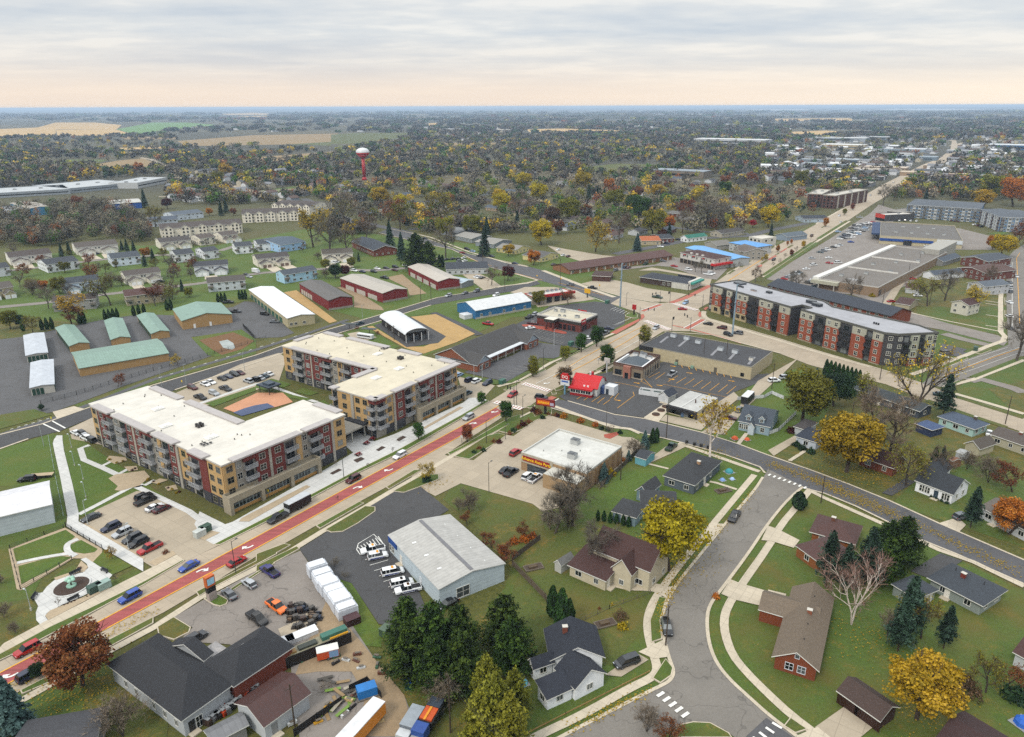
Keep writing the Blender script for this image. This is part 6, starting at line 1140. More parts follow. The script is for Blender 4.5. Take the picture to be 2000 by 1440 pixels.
bx(t,'black_fascia',-.5,.0,-.3,D*.6,3.2,5.3,pm('#2a2a2e'));bx(t,'black_fascia',-.5,L*.12,-.6,-.02,3.6,5.3,pm('#2a2a2e'))
for x,y in((.12,.6),(.3,.55),(.62,.35),(.78,.3),(.95,.2)):bx(ro,'roof_patch',L*x-.5,L*x+.5,D*y-7,D*y+3,.0,.035,pm('#87878a'),(0,0,5.02),.12)
for x in(.35,.5):bx(t,'gas_meter',L*x-.6,L*x+.6,-.9,-.3,0,1.2,pm('#7f9a8a'))
t,L,D,ro=flatbld('diner','tan stone diner with white mansard parapet and grey hipped roof',((1198,709),(1256,720),(1299,697)),4.0,'#857a6a','#c2beb6','brick',.9,'#6f5d52',wins=(('f',[.18,.82],1.7,2.6,1.9),('r',[.12,.26,.4,.54,.68,.82],1.7,1.8,1.9)))
m=MB();m.add([(1.2,1.2,4.1),(L-1.2,1.2,4.1),(L-1.2,D*.7,4.1),(1.2,D*.7,4.1),(L*.5,D*.3,6.4),(L*.5,D*.5,6.4)],[(0,1,4),(1,2,5,4),(2,3,5),(3,0,4,5)]);m.build('hip_roof',pm('#565f66','shingle'),ro)
for q in((.4,1.1,.4,D*.72),(L-1.1,L-.4,.4,D*.72),(1.1,L-1.1,.4,1.0)):bx(ro,'mansard_band',*q,4.1,5.2,pm('#cfd0d0'))
m=MB();parapet(m,[(0,0),(L,0),(L,D),(0,D)],4.9,5.4,.35);m.build('cornice',pm('#5b463e'),t);bx(t,'brick_entry',L*.38,L*.62,-1.2,0,0,4.9,pm('#9c6f60','brick'));bx(t,'entry_door',L*.44,L*.56,-1.26,-1.2,0,2.4,glass());bx(t,'stone_band',-.06,L+.06,-.06,D+.06,.0,.7,pm('#a39a8c'))
for i in range(7):bx(t,'pilaster',L,L+.2,D*(.05+.14*i),D*(.05+.14*i)+.6,0,4.0,pm('#a0978a'))
rooftop(ro,[(L*.25,D*.82,2,1.5,1.4,'#c9cbcc'),(L*.5,D*.85,2.4,2,1.6,'#b9bcbe'),(L*.75,D*.8,1.6,1.6,1.2,'#cfd0d0'),(L*.4,D*.92,1,1,1.8,'#8d9194')],4.02)
t,L,D,ro=house('ice_cream_barn','white barn shaped ice cream stand with red gambrel roof',((1118,751),(1166.5,759),(1187,745)),3.3,.2,'gable','x','#c2c2c0','#b3161f','siding',.05,auto=False,cat='ice cream stand',group='shops and commercial buildings');[bpy.data.objects.remove(c,do_unlink=True)for c in list(t.children)if c.name.startswith('roof')]
pr=[(-.4,3.2),(D*.16,5.2),(D*.5,6.5),(D*.84,5.2),(D+.4,3.2)];m=MB()
for(y0,z0),(y1,z1)in zip(pr,pr[1:]):m.add([(-.4,y0,z0),(L+.4,y0,z0),(L+.4,y1,z1),(-.4,y1,z1),(-.4,y0,z0-.18),(L+.4,y0,z0-.18),(L+.4,y1,z1-.18),(-.4,y1,z1-.18)],[(0,1,2,3),(7,6,5,4),(0,3,7,4),(1,5,6,2),(0,4,5,1),(2,6,7,3)])
ro=m.build('roof',pm('#b3161f','shingle',.7,.08),t);m=MB()
for xx in(.02,L-.02):m.add([(xx,y,z-.15)for y,z in pr],[(0,1,2,3,4)]if xx>1 else[(4,3,2,1,0)])
m.build('gable_wall',pm('#c8c8c6'),t);bx(t,'awning',-.6,L*.88,-2.6,.3,2.7,3.2,pm('#b3161f'));bx(t,'front_counter',0,L*.86,-2.2,.05,0,1.1,pm('#8f141a'));bx(t,'front_window_band',0,L*.86,-2.15,.05,1.1,2.7,pm('#b9babb'));m=MB();m.cyl((0,0,0),(0,0,1.0),.35,.35,10);m.dome((0,0,1.0),.4,.5);m.build('cupola',pm('#b9bcbe'),ro,False,(L*.55,D*.5,6.3));bx(ro,'roof_box',L*.5,L*.6,D*.62,D*.8,5.6,6.9,pm('#a3262a'))
for i in range(4):win(t,L*(.12+.2*i),-2.18,1.9,0,1.9,1.1)
for i in range(2):bx(t,'roof_light',L*(.45+.15*i),L*(.45+.15*i)+.7,-.3,.1,3.3,3.8,pm('#cfd0d0'))
t,L,D,ro=flatbld('storage_annex','plain white box annex behind the ice cream barn',((1181,753),(1199.5,757),(1209,751.5)),3.2,'#c2c6ca','#cbcdce','siding',.15,doors=(('f',.3,1.1,2.2,'#3a4450'),));bx(t,'cooler',-2.6,-.1,-.5,2.5,0,2.6,pm('#4a5f8a'))
house('garden_shed','white shed with dark blue roof between the parking rows',((1283,770),(1306,776.5),(1325,767)),2.7,1.4,'gable','y','#c4c6c8','#363c48',auto=False,cat='shed',group='sheds',doors=(('f',.5,'#b9bcbe'),))
p=g(1276,772);t=thing('dumpster_enclosure','white fenced dumpster enclosure beside the white shed','enclosure',(p.x,p.y,0),math.radians(-24),None);m=MB()
for q in((-5,5,-1.6,-1.45),(-5,5,1.45,1.6),(-5,-4.85,-1.45,1.45),(4.85,5,-1.45,1.45)):m.box(*q,0,1.8)
m.build('fence_panel',pm('#c9cbcc','siding'),t);bx(t,'dumpster',-4,-1.5,-1,1,0,1.4,pm('#3a4a44'));bx(t,'dumpster',0,2.5,-1,1,0,1.4,pm('#3a4a44'))
p=g(1452,733);t=thing('dumpster_enclosure','white fenced enclosure with two dumpsters at the lot corner by the cream building','enclosure',(p.x,p.y,0),math.radians(-15),None);m=MB()
for q in((-3.5,3.5,-1.8,-1.65),(-3.5,-3.35,-1.65,1.8),(3.35,3.5,-1.65,1.8)):m.box(*q,0,1.9)
m.build('fence_panel',pm('#c9cbcc','siding'),t);bx(t,'dumpster',-2.8,-.4,-1.2,1,0,1.7,pm('#4a5a5c'));bx(t,'dumpster',.2,2.6,-1.2,1,0,1.7,pm('#4a5a5c'))
t,L,D,ro=flatbld('small_office','small cream flat roofed office with black awning front',((1305,789.5),(1361,804.5),(1397,776)),3.1,'#b5ad96','#b3b3b0','plain',.15,'#c2c2be',wins=(('f',[.12,.3],1.4,3.4,1.7),('f',[.72,.88],1.4,3.0,1.7),('r',[.3,.6],1.7,1.2,1.1)),doors=(('f',.52,1.1,2.2,'#5a708a'),('r',.8,1,2.1,'#4a4a4a')));bx(t,'awning',-.2,L+.2,-1.1,.0,2.2,3.2,pm('#23242a'));m=MB();m.cyl((0,0,0),(0,0,1.3),.25,.2,8);m.build('vent_pipe',pm('#5a4038'),ro,False,(L*.62,D*.45,3.1));bx(ro,'roof_ridge',L*.42,L*.46,.1,D-.1,3.1,3.3,pm('#bdbdba'))
for i,(x,y)in enumerate(((1020/3.6+1000,760/3.6+600),(1291,803),(1300,796))):
 p=g(*((1281,811),(1291,803),(1300,796))[i]);t=thing('round_planter','round brown planter on the concrete apron','planter',(p.x,p.y,.12),0,'round planters by the small office');m=MB();m.cyl((0,0,0),(0,0,.4),1.3,1.3,14,0,False);m.build('rim',pm('#6a4a3a'),t);m=MB();m.dome((0,0,.3),1.2,.35,12,3);m.build('soil',ground_mat('mulch'),t)
t,L,D,ro=flatbld('auto_parts_shop','tan auto parts shop with white flat roof and yellow lettering',((1018,883),(1146,923),(1213,871)),5.2,'#9c8467','#c2c2bd','brick',.5,'#b9b9b4',((.43,.72,2.4,1.8,1.5),(.62,.3,2.4,1.8,1.5)),fr='#6a6a66',pw=.45)
bx(t,'sign_panel',.1,L*.5,-.18,-.02,2.8,5.72,pm('#a8a294'));bx(t,'red_sign',L*.035,L*.455,-.3,-.18,3.4,5.0,pm('#8f1d1a'));text(t,'Advance Auto Parts',(L*.245,-.34,4.2),0,1.28,'#e8c22a',bold=.02,sx=.95)
bx(t,'front_annex',L*.5,L*1.0,-5.0,-.02,0,4.2,pm('#a08a6c','brick'));bx(t,'annex_roof',L*.505,L*.995,-4.95,-.03,4.2,4.3,pm('#bdbbb2','flat'));bx(t,'storefront_glass',L*.1,L*.4,-.1,-.02,0,2.6,glass())
for i in range(6):bx(t,'pilaster',L,L+.25,D*(.08+.16*i),D*(.08+.16*i)+.9,0,5.0,pm('#8a7358','brick'))
for i in range(4):m=MB();m.cyl((0,0,0),(0,0,.4),.12,.12,6);m.build('vent_pipe',pm('#6b6b68'),ro,False,(L*(.2+.2*i),D*(.25+.15*(i%3)),5.2))
t,L,D,ro=house('contractor_office','big black hip roofed contractor building beside the busy yard',((206,1295),(353,1407.5),(456,1333)),4.3,3.2,'hip','x','#a9adb0','#303237','siding',.6,auto=False,cat='building',group='shops and commercial buildings',pw=((((456,1342),(576,1262),(513,1222)),4.2,2.6,'hip','x','#7d4232'),(((330,1262),(398,1290),(360,1253)),4.2,1.9,'gable','y')),wins=(('f',[.2,.35,.6,.75,.9],1.8,.8,1.3),('r',[.3],1.2,1.1,2.2)),doors=(('r',.15,'#2a2c30'),))
bx(t,'chimney_vent',L*.8,L*.8+1.2,D*1.4,D*1.4+1.6,5.2,6.6,pm('#d5d7d8'))
t,L,D,ro=house('workshop','white workshop with rusty brown gabled roof',((515,1422),(608.5,1354),(550,1311)),3.3,1.7,'gable','x','#b3b7ba','#4e2f28','siding',.4,auto=False,cat='building',group='shops and commercial buildings',doors=(('f',.2,'#8a8c8e'),),rk='seam')
t,L,D,ro=house('canopy_shelter','pale grey hipped canopy on posts beside the black roof',((382,1277),(409,1295),(448,1269)),3.0,.9,'hip','x','#8a8478','#a9a6a4',auto=False,cat='canopy',group=None,rk='seam');[bpy.data.objects.remove(c,do_unlink=True)for c in list(t.children)if c.name.startswith('wall')]
for x,y in((.3,.3),(L-.4,.3),(L-.4,D-.4),(.3,D-.4)):bx(t,'post',x,x+.15,y,y+.15,0,3,pm('#b9b7b0'))
house('lean_to_shed','small grey metal roofed lean-to beside the workshop',((412,1455),(487,1416),(466,1392)),2.6,.5,'gable','x','#8d8d8a','#77787a',auto=False,cat='shed',group='sheds',rk='seam')
G_='houses around the town'
house('ranch_house','dark grey roofed ranch house with slate blue walls by the corner',((1294,929.5),(1357.5,949.5),(1408,900)),3.0,1.5,'hip','x','#5f6870','#393b3e',ch=((.62,.55,'#a08468'),),doors=(('r',.4),),vents=2)
house('ranch_house','blue grey house with crossing dark gables beside the yellow tree',((1250,985.5),(1323,989.5),(1347,961)),3.0,1.7,'gable','x','#7c8f98','#3d3f42',pw=((((1193,998.5),(1243,1012.5),(1263,985)),2.8,1.5,'hip','x'),(((1240,957),(1266,966),(1290,944)),3,1.6,'gable','y')),doors=(('r',.5),),vents=1)
house('tudor_house','brown roofed house with steep gables and cream walls under a bare tree',((1107,1104),(1184,1137),(1239,1071)),2.8,1.2,'gable','x','#b8b09c','#4b332f','plain',.5,wings=((3,17,6,15,5.2,3.4,'gable','x'),(9.5,14,3.5,8,4.6,2.6,'gable','y')),auto=2,doors=(('r',.1),))
house('farmhouse','white L shaped house with navy blue shingle roofs by the street corner',((1073,1291),(1183,1284),(1122,1224)),3.2,2.4,'gable','y','#dde0e3','#2b303b','siding',.5,pw=((((1123,1347),(1186,1314.5),(1130,1281)),3.0,2.3,'gable','y'),(((1068,1369),(1123,1344),(1096,1318)),2.6,1.0,'shed','x'),(((1042,1305),(1082,1291),(1068,1276)),3.0,1.2,'gable','x')),ch=((.35,.6),),vents=2)
house('brick_ranch_house','long brick ranch house with mottled grey brown roof',((1507,1281),(1601,1311),(1635,1168)),3.1,2.2,'gable','y','#7d4526','#716659','brick',.6,wings=((-4.5,6,13,19.5,2.9,1.7,'gable','x'),),ch=((.55,.55,'#8a5a44'),),auto=False,wins=(('f',[.36,.66],1.6,1.3,1.4),('f',[.52],4.2,.7,.8),('l',[.3,.5,.85],1.6,1.4,1.3),('r',[.2,.4,.6,.8],1.6,1.3,1.2)),vents=4,fr='#c9ccd2')
house('garage','big brown two door garage with leaf strewn roof',((1633,1348),(1720,1409.5),(1754,1377)),2.8,1.4,'gable','x','#42271f','#4b3c36','siding',.5,auto=False,garages=(('f',.27,4.6,'#3c231c'),('f',.73,4.6,'#3c231c')),cat='garage',group='garages and sheds')
house('brick_house','brick house with spreading brown hip roofs and tall chimney',((1580,1037),(1672,1063),(1716,1034)),3.0,2.2,'hip','x','#8a5a32','#57403c','brick',.7,pw=((((1552,1065),(1598,1098),(1642,1063)),2.8,1.8,'hip','x'),),ch=((.42,.45,'#6e4a38'),))
house('ranch_house','slate blue hip roofed ranch house with white trim',((1810,1127),(1921,1184),(1971,1152)),3.0,1.8,'hip','x','#8c9490','#42484f','siding',.7,ch=((.45,.4,'#7a3a2c'),),doors=(('f',.35),),vents=3)
house('garage','slate blue hip roofed garage behind the spruces',((1740,1140),(1790,1171),(1826,1147)),2.7,1.5,'hip','x','#8c9490','#42484f',auto=False,cat='garage',group='garages and sheds',garages=(('r',.5,4.5),))
house('cape_house','white house with charcoal roof on the leafy lawn',((1786,938),(1862.5,967),(1890,943)),3.2,2.8,'gable','x','#dfe0e3','#33383e','siding',.4,auto=False,wins=(('f',[.18,.26,.34,.8,.88],1.6,1.1,1.6),('r',[.3,.7],1.6,1.0,1.3),('r',[.5],4.1,.9,1.1)),doors=(('f',.58,'#3a4a5a'),),pw=((((1794,920),(1838,934),(1848,908)),3.0,2.0,'gable','y'),))
t,L,D,ro=house('cape_house','grey blue cape house with two front dormers',((1441,822.5),(1505,835),(1513,801)),3.2,3.0,'gable','x','#93a5b0','#474f58','siding',.4,auto=False,wins=(('f',[.08,.16,.24,.78],1.6,1.1,1.4),('r',[.4],1.6,1.1,1.3)),doors=(('f',.45),))
for f in(.3,.7):
 B2=dict(w=MB(),r=MB());block(B2,L*f-.8,L*f+.8,1.0,4,3.2,5.0,.8,'gable','y',.2);d_=B2['w'].build('dormer',pm('#93a5b0','siding'),t);B2['r'].build('dormer_roof',[pm('#474f58','shingle'),pm('#d4d4d0')],d_);win(t,L*f,.97,4.4,0,.8,1.0)
B2=dict(w=MB(),r=MB());block(B2,L*.36,L*.54,-1.6,1,0,2.9,1.2,'gable','y',.2);B2['w'].build('entry_porch',pm('#b5bfc6','siding'),t);B2['r'].build('porch_roof',[pm('#474f58','shingle'),pm('#d4d4d0')],t)
house('bungalow','small white bungalow with navy roof under the golden tree',((1552,852),(1596,865),(1612,843)),2.9,1.4,'hip','x','#b9c0c8','#343b48',ch=());house('garage','grey roofed white garage behind the bungalow',((1549,833),(1576,841),(1590,823)),2.7,1.2,'hip','x','#b3b7ba','#4c4848',auto=False,cat='garage',group='garages and sheds')
house('brick_house','brick house with maroon roof half hidden by trees',((1676,890),(1747,915),(1772,899)),3.0,2.4,'gable','x','#7a4630','#4b302c','brick',.5);house('ranch_house','very long dark grey ranch house beside the concrete road',((1664,757.5),(1797,804),(1826,794)),3.0,1.2,'gable','x','#4a525c','#43494c','siding',.7,doors=(('f',.4),('f',.72)))
house('ranch_house','pale aqua ranch house with slate blue roof',((1830,813),(1904,839),(1935,828)),3.0,1.4,'hip','x','#a3bdb8','#4f5a6a','siding',.6,ch=((.75,.6,'#5a5048'),));house('garage','navy blue garage beside the aqua ranch house',((1786,827),(1821,841),(1838,830.5)),2.7,1.0,'hip','x','#2c3b58','#4a5a78',auto=False,cat='garage',group='garages and sheds')
house('ranch_house','beige ranch house with brown grey roof at the right edge',((1933,848),(2045,887),(2070,872)),3.0,1.3,'gable','x','#a9a592','#5a534e',ch=((.4,.5),));house('garage','beige gabled garage with grey brown roof',((1882,865),(1914.5,877.5),(1937,862)),2.8,1.5,'gable','y','#aaa58f','#565049',auto=False,cat='garage',group='garages and sheds')
house('garden_shed','tiny pale grey shed in the back yard',((1866,882.5),(1880,888.5),(1889,881)),2.1,.5,'gable','x','#a9adb0','#9a9c9c',auto=False,cat='shed',group='sheds',ov=.15);house('garden_shed','tiny rusty brown shed beside the pale one',((1852,897),(1861,902),(1870,894)),2.1,.5,'gable','x','#8a6a54','#7a5a48',auto=False,cat='shed',group='sheds',ov=.15)
house('ranch_house','white ranch house with worn grey roof behind the orange tree',((1912,990),(2015,1043),(2048,1012)),3.0,1.3,'gable','x','#b9bcbe','#68625c',doors=(('f',.3),));house('cottage','white cottage with maroon roof cut by the right edge',((1977,1273),(2040,1307),(2065,1270)),2.9,1.6,'gable','x','#b9bcbe','#4f3632');house('bungalow','low house with dark maroon roof at the bottom right corner',((1826,1442),(1940,1515),(1995,1455)),2.9,1.5,'gable','x','#7a5a48','#432f2e')
house('bungalow','house with plain grey shingle roof at the bottom left corner',((10,1500),(185,1468),(143,1392)),2.8,1.1,'gable','x','#8a8c8e','#4b4c50')
house('garden_shed','small white garden shed with grey roof in the brown yard',((1081,1098),(1096,1106),(1111,1083)),2.3,.9,'gable','y','#b3b3ae','#6e6e6c',auto=False,cat='shed',group='sheds',ov=.2);house('garden_shed','teal garden shed behind the auto parts shop',((1239,892),(1262,899),(1265,880)),2.3,.9,'gable','x','#6fa5b0','#3c4046',auto=False,cat='shed',group='sheds',ov=.2)
def duplex(label,P,wall,roof,ze=5.2,gar=True,wc='#dcdedf'):
 a,ang,L,D=frame(*P,ze);wg=()
 if gar:wg=((L*.06,L*.42,-5.5,2,2.7,1.7,'gable','y'),(L*.58,L*.94,-5.5,2,2.7,1.7,'gable','y'))
 t,L,D,ro=house('duplex_house',label,P,ze,1.9,'gable','x',wall,roof,'siding',.4,wings=wg,auto=not gar,group='duplex houses on the estate',near=False,wins=(('f',[.46,.54],4.0,1.0,1.1),('l',[.5],4,1,1.2),('r',[.5],4,1,1.2))if gar else())
 if gar:
  for f in(.24,.76):
   bx(t,'garage_door',L*f-2.6,L*f-.3,-5.56,-5.5,0,2.1,pm(wc));bx(t,'garage_door',L*f+.3,L*f+2.6,-5.56,-5.5,0,2.1,pm(wc))
 else:
  for f in(.08,.92):bx(t,'balcony',L*f-1.4,L*f+1.4,-1.4,.3,2.6,3.6,pm('#77736c'))
DX=[('cream duplex with maroon brown roof and twin front garages at the wood edge',((17,504),(102,495),(103,484)),'#dad7cf','#4b423e',True),('cream duplex with grey roof and twin garages beside dark spruces',((147,485),(231,477),(229,467)),'#dad7cf','#57504a',True),('white duplex with dark roof and end balconies',((90,518),(154,509.5),(150,499)),'#d9dcdf','#3c4148',False),('white duplex with grey roof below the orange tree',((217,506.5),(275,500.5),(269,490)),'#cdd6e0','#454c54',False),('pale blue duplex with dark roof and twin garages',((121,556),(196,547.5),(193,537)),'#c0ced8','#3e454d',True),('cream duplex with brown roof and twin garages on bright lawn',((243,540),(315,531),(312,523)),'#dad6ca','#57504c',True),('tan duplex with red brown roof facing the green storage roofs',((244,580),(324,570.5),(319,559.5)),'#a8a08a','#553c36',False),('grey duplex with brown grey roof hidden by bare trees',((100,591),(187,584),(183,575)),'#9a9a98','#524a46',False),('white duplex cut by the left edge',((-34,529),(20,522),(16,513.5)),'#d6dade','#3f444a',False),('pale yellow duplex cut by the left edge',((-30,568),(27,560),(22,550)),'#b5ad90','#5a544e',True),('white duplex with dark roof between two lawns',((377,522),(446,517),(443,509)),'#cdd2d4','#42444a',True),('grey duplex with stone grey roof beside the tan storage building',((404,554),(480,547.5),(476,538.5)),'#c0c6ca','#55504c',False),('cream duplex with dark garage doors on the open lawn',((501,507),(566,500.5),(561,493)),'#d8d3c6','#4c4746',True),('cream duplex farthest along the estate lane by the wood',((629,497.5),(690,494),(688,485)),'#d8d3c6','#5a544c',True),('pale blue duplex behind the dark red barn',((554,538),(620,527.5),(615,520)),'#a8c6d8','#4b525a',False),('left half of the white twin houses',((459,483),(494,480),(493,472.5)),'#dfe2e5','#454a50',False),('right half of the white twin houses',((503,478),(538,475),(535,467.5)),'#dfe2e5','#454a50',False),('sky blue house with slate roof on the hill',((547,480),(598,472),(588,456)),'#a3c0de','#55626e',False),('small white house with dark roof below the pale apartments',((398,493),(428,489),(427,481)),'#d9dcdf','#42464c',False),('white house beside bare trees near the estate lane',((343,499),(380,495),(378,485)),'#d9dcdf','#3f444a',False),('long cream house with brown roof beside the estate lane',((312,474.5),(374,468.5),(372,461)),'#d8d3c6','#4c4745',True),('cream house with brown roof in front of the apartments',((390,467),(422,463),(421,455)),'#d8d3c6','#5a524c',False),('cream house with front garage right of the apartments',((433,461),(466,457),(463,450.5)),'#d8d3c6','#5a524c',True)]
for lb,P,w_,r_,ga in DX:duplex(lb,P,w_,r_,5.2,ga,'#77665c' if 'dark garage' in lb else '#dcdedf')
for lb,P in(('nearest long pale three storey apartment row with gables',((312,448),(474,437),(471,428.5))),('middle long pale three storey apartment row with gables',((471,419),(583,414.5),(581,406))),('farthest long pale three storey apartment row with gables',((529,400),(606,404),(603,393)))):
 t,L,D,ro=house('apartment_row',lb,P,7.6,2.4,'gable','x','#dad5c8','#524a46','siding',.5,auto=1,group='pale apartment rows',near=False,cat='apartment building')
 for i in range(5):B2=dict(w=MB(),r=MB());block(B2,L*(.04+.2*i),L*(.04+.2*i)+7,-1.2,5,0,7.6,2.2,'gable','y',.4);B2['w'].build('gable_wall',pm('#dad5c8','siding'),t);B2['r'].build('gable_roof',[pm('#524a46','shingle'),pm('#c6c4be')],t);[win(t,L*(.04+.2*i)+2+3*j,-1.23,1.6+2.6*k,0,1.2,1.3,'#8d8a84',False)for j in range(2)for k in range(3)]
for lb,P,w_,r_ in(('blue grey roofed row houses among trees',((288,433),(348,429),(347,421)),'#c6ced6','#4f5864'),('blue grey roofed row houses behind dark evergreens',((340,421),(398,415),(397,408)),'#c6ced6','#59626c')):house('row_houses',lb,P,5,1.8,'gable','x',w_,r_,near=False,group=G_)
house('metal_hall','bright blue metal hall with pale roof beyond the wood',((213,399),(277,395),(271,388)),6,1.5,'gable','x','#2d62a8','#b3b3ae',auto=False,cat='building',group='large halls',near=False,rk='plain');house('metal_hall','teal blue factory hall with tan roof',((55,408),(102,404),(97,391)),7,1,'gable','y','#4f8fb0','#9a948a',auto=False,cat='building',group='large halls',near=False,rk='plain')
for lb,P,h,w_ in(('low white warehouse at the left edge',((-30,414),(52,409),(50,401)),6,'#a5adb5'),('long pale roofed factory at the left edge',((-40,379),(136,369),(152,359)),5.5,'#9aa0a5'),('long pale roofed factory next to the first one',((136,368),(264,356),(258,345)),5.5,'#9aa0a5'),('white roofed factory end with skylights',((268,357),(326,346),(319,338)),7,'#b3b5b5')):
 t,L,D,ro=flatbld('factory_building',lb,P,h,w_,'#b0b4b6','siding',.5,units=[(.1+.3*i,.5,4,3,1.2)for i in range(3)],group='large halls');bx(t,'window_band',2,L-2,-.06,-.02,h*.4,h*.6,glass())
house('church_hall','long brick building with dark slate roof by the parked cars',((729,490),(777,485),(740,466)),4.4,2.6,'gable','y','#73402f','#3c434c','brick',.5,near=False,group='shops and commercial buildings',cat='building');house('motor_inn','white L shaped inn with dark roof behind the red barns',((871,527),(955,524.5),(936,511)),3.4,2.0,'gable','x','#b9bcbe','#3b4048',near=False,cat='inn',group='shops and commercial buildings');house('metal_shed','pale blue metal shed beside the third red barn',((902,554),(927,547.5),(889,531)),3,.8,'gable','y','#8a8f92','#a5b3bb',auto=False,cat='shed',group='sheds',rk='seam')
for i,(P,w_,r_,lb)in enumerate(((((968,484),(1008,489),(1033,481.5)),'#c9be90','#85837e','yellow cream house with pale roof beside the gold tree'),(((1019,498),(1058,504),(1086,494.5)),'#c9be90','#5d5c5a','yellow cream house with grey roof beside the orange tree'),(((927,472),(965,477.5),(991,468.5)),'#8a9098','#8d8b86','grey house with pale roof along the street'),(((888,460),(921,467),(943,458)),'#8d9498','#8f8d88','low grey house with pale roof nearest the bare tree'),(((858,450),(893,456),(916,447)),'#7d848c','#77797a','low grey house at the head of the street row'),(((800,434),(842,438.5),(846,430)),'#8f7c66','#77685c','tan house with brown roof beside the olive tree'),(((1253,471),(1292,470.5),(1286,461.5)),'#b0a68e','#a3623a','cream house with orange brown roof'),(((1290,467),(1318,465.5),(1313,457)),'#73402f','#3c4148','dark brick house with slate roof'),(((1328,463),(1343,466),(1361,457)),'#dcdfe0','#2f6f62','white house with green roof'),(((1386,453),(1410,457),(1433,447)),'#a8a294','#4a4644','pale house with dark roof under big trees'),(((1552,422),(1570,428),(1586,417)),'#a8b5c0','#343a44','pale blue house with navy roof near the avenue'))):
 house('cottage',lb,P,3.2,1.8,'gable','x' if i<8 else 'y',w_,r_,near=False)
for i,(P,w_,r_,lb,ze)in enumerate(((((1876,503),(1930,512),(1931,496)),'#6e4034','#4a5058','brick duplex with slate roof',5),(((1869,523),(1927,535),(1928,516)),'#6e4034','#5a453e','brick duplex with brown roof',5),(((1888,552),(1925,561),(1924,544)),'#b3b5b8','#5d646c','white house with slate roof behind bare trees',5),(((1857,590),(1893,597.5),(1917,591)),'#c2bfb3','#4b3230','white two storey house with maroon roof by the lawn',5.4),(((1801,532),(1825,538),(1834,518)),'#d9dcdf','#4c545e','white garage with slate roof by the alley',3),(((1815,508),(1843,512),(1847,497)),'#8a8a88','#4f5760','grey garage with slate roof by the alley',3),(((1768,563),(1797,565.5),(1799,558)),'#b9bcbe','#57403a','long white garage with brown roof',2.8),(((1747,592),(1778,597),(1786,584)),'#aaa38e','#503a36','cream garage with maroon roof beside a red car',2.8))):
 house('garage' if 'garage' in lb else 'house',lb,P,ze,1.7,'gable','y' if i in(0,1,2,3,4,5)else 'x',w_,r_,near=False,auto='garage' not in lb,cat='garage' if 'garage' in lb else 'house',group='garages and sheds' if 'garage' in lb else G_)
WT=g(712,352);HOUSES+=[(WT.x,WT.y,22),(WT.x+4,WT.y-45,26),(WT.x+6,WT.y-90,22)]
# trees and shrubs (survey point of crown centre, crown width there)
T_=tree
def many(kind,place,pts,**k):
 for q in pts:T_(kind,q[0],q[1],q[2],place,**k)
T_('rust',145,1275,140,'over the sidewalk beside the black roofed building');T_('dkgreen',72,1306,34,'beside the blue suv');T_('bluespruce',14,1372,86,'cut by the left edge near the street');T_('thicket',232,1400,128,'beside the black roofed building')
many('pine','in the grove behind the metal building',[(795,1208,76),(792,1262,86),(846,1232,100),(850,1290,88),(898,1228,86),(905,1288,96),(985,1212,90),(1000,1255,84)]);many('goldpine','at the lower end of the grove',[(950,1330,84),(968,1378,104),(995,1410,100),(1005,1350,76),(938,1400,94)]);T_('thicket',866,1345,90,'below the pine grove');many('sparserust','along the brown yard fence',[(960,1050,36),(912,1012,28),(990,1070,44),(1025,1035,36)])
many('arb','in the yard behind the white farmhouse',[(1080,1172,27),(1098,1185,34),(1112,1196,26)]);many('arb','in the row beside the tudor house',[(1168,1006,9),(1180,1007,9),(1192,1010,9),(1204,1012,9),(1217,1015,9),(1228,1018,9)])
T_('yellow',1312,1038,152,'over the sidewalk beside the curving street');many('bare','beside the auto parts lot',[(1120,965,120),(1085,990,100)]);T_('bare',1152,1062,100,'in front of the tudor house');many('thicket','beside the auto parts lot',[(1112,985,110),(1075,1015,60),(1110,1010,60)]);many('bushorange','along the back fence of the brown yard',[(1005,1055,20),(1025,1050,24),(1040,1045,20),(985,1075,22)])
T_('bushgreen',1248,1083,24,'beside the yellow tree');T_('bushbrown',1212,1200,30,'on the lawn by the curving street');T_('bushgold',1217,1221,22,'below the brown shrub on the lawn');T_('bushgold',1196,1180,7,'by the garden fence');T_('bushrust',1171,1188,9,'by the garden fence');T_('bushorange',1399,1163,18,'on the verge of the curving street');T_('thicket',1265,1405,84,'at the bottom edge by the junction');T_('sparserust',1308,1420,56,'at the bottom edge by the junction');T_('bushgreen',1036,1275,16,'beside the white farmhouse')
T_('yew',1562,976,30,'at the street corner');many('thinpine','behind the brick house',[(1622,1088,56),(1700,1082,58),(1655,1108,50)]);many('pine','behind the brick house',[(1738,1062,78),(1768,1050,72),(1722,1095,60)]);T_('birch',1675,1152,104,'on the lawn beside the brick ranch house');many('thinpine','beside the slate blue garage',[(1782,1178,60),(1853,1222,44),(1765,1215,56)]);T_('sparse',1808,1205,84,'between dark pines');T_('thicket',1738,1218,80,'beside the white birch')
T_('gold',1806,1335,150,'beside the brown garage',pre='huge round');many('bushbrown','beside the huge golden tree',[(1885,1325,40),(1900,1345,46),(1870,1360,40)]);T_('sparserust',1972,1315,56,'by the white cottage');T_('sparse',1935,1315,80,'by the white cottage');T_('bushgreen',1985,1352,50,'at the right edge');T_('orange',1980,1003,80,'in front of the white ranch house');T_('thinpine',1905,988,40,'beside the orange tree')
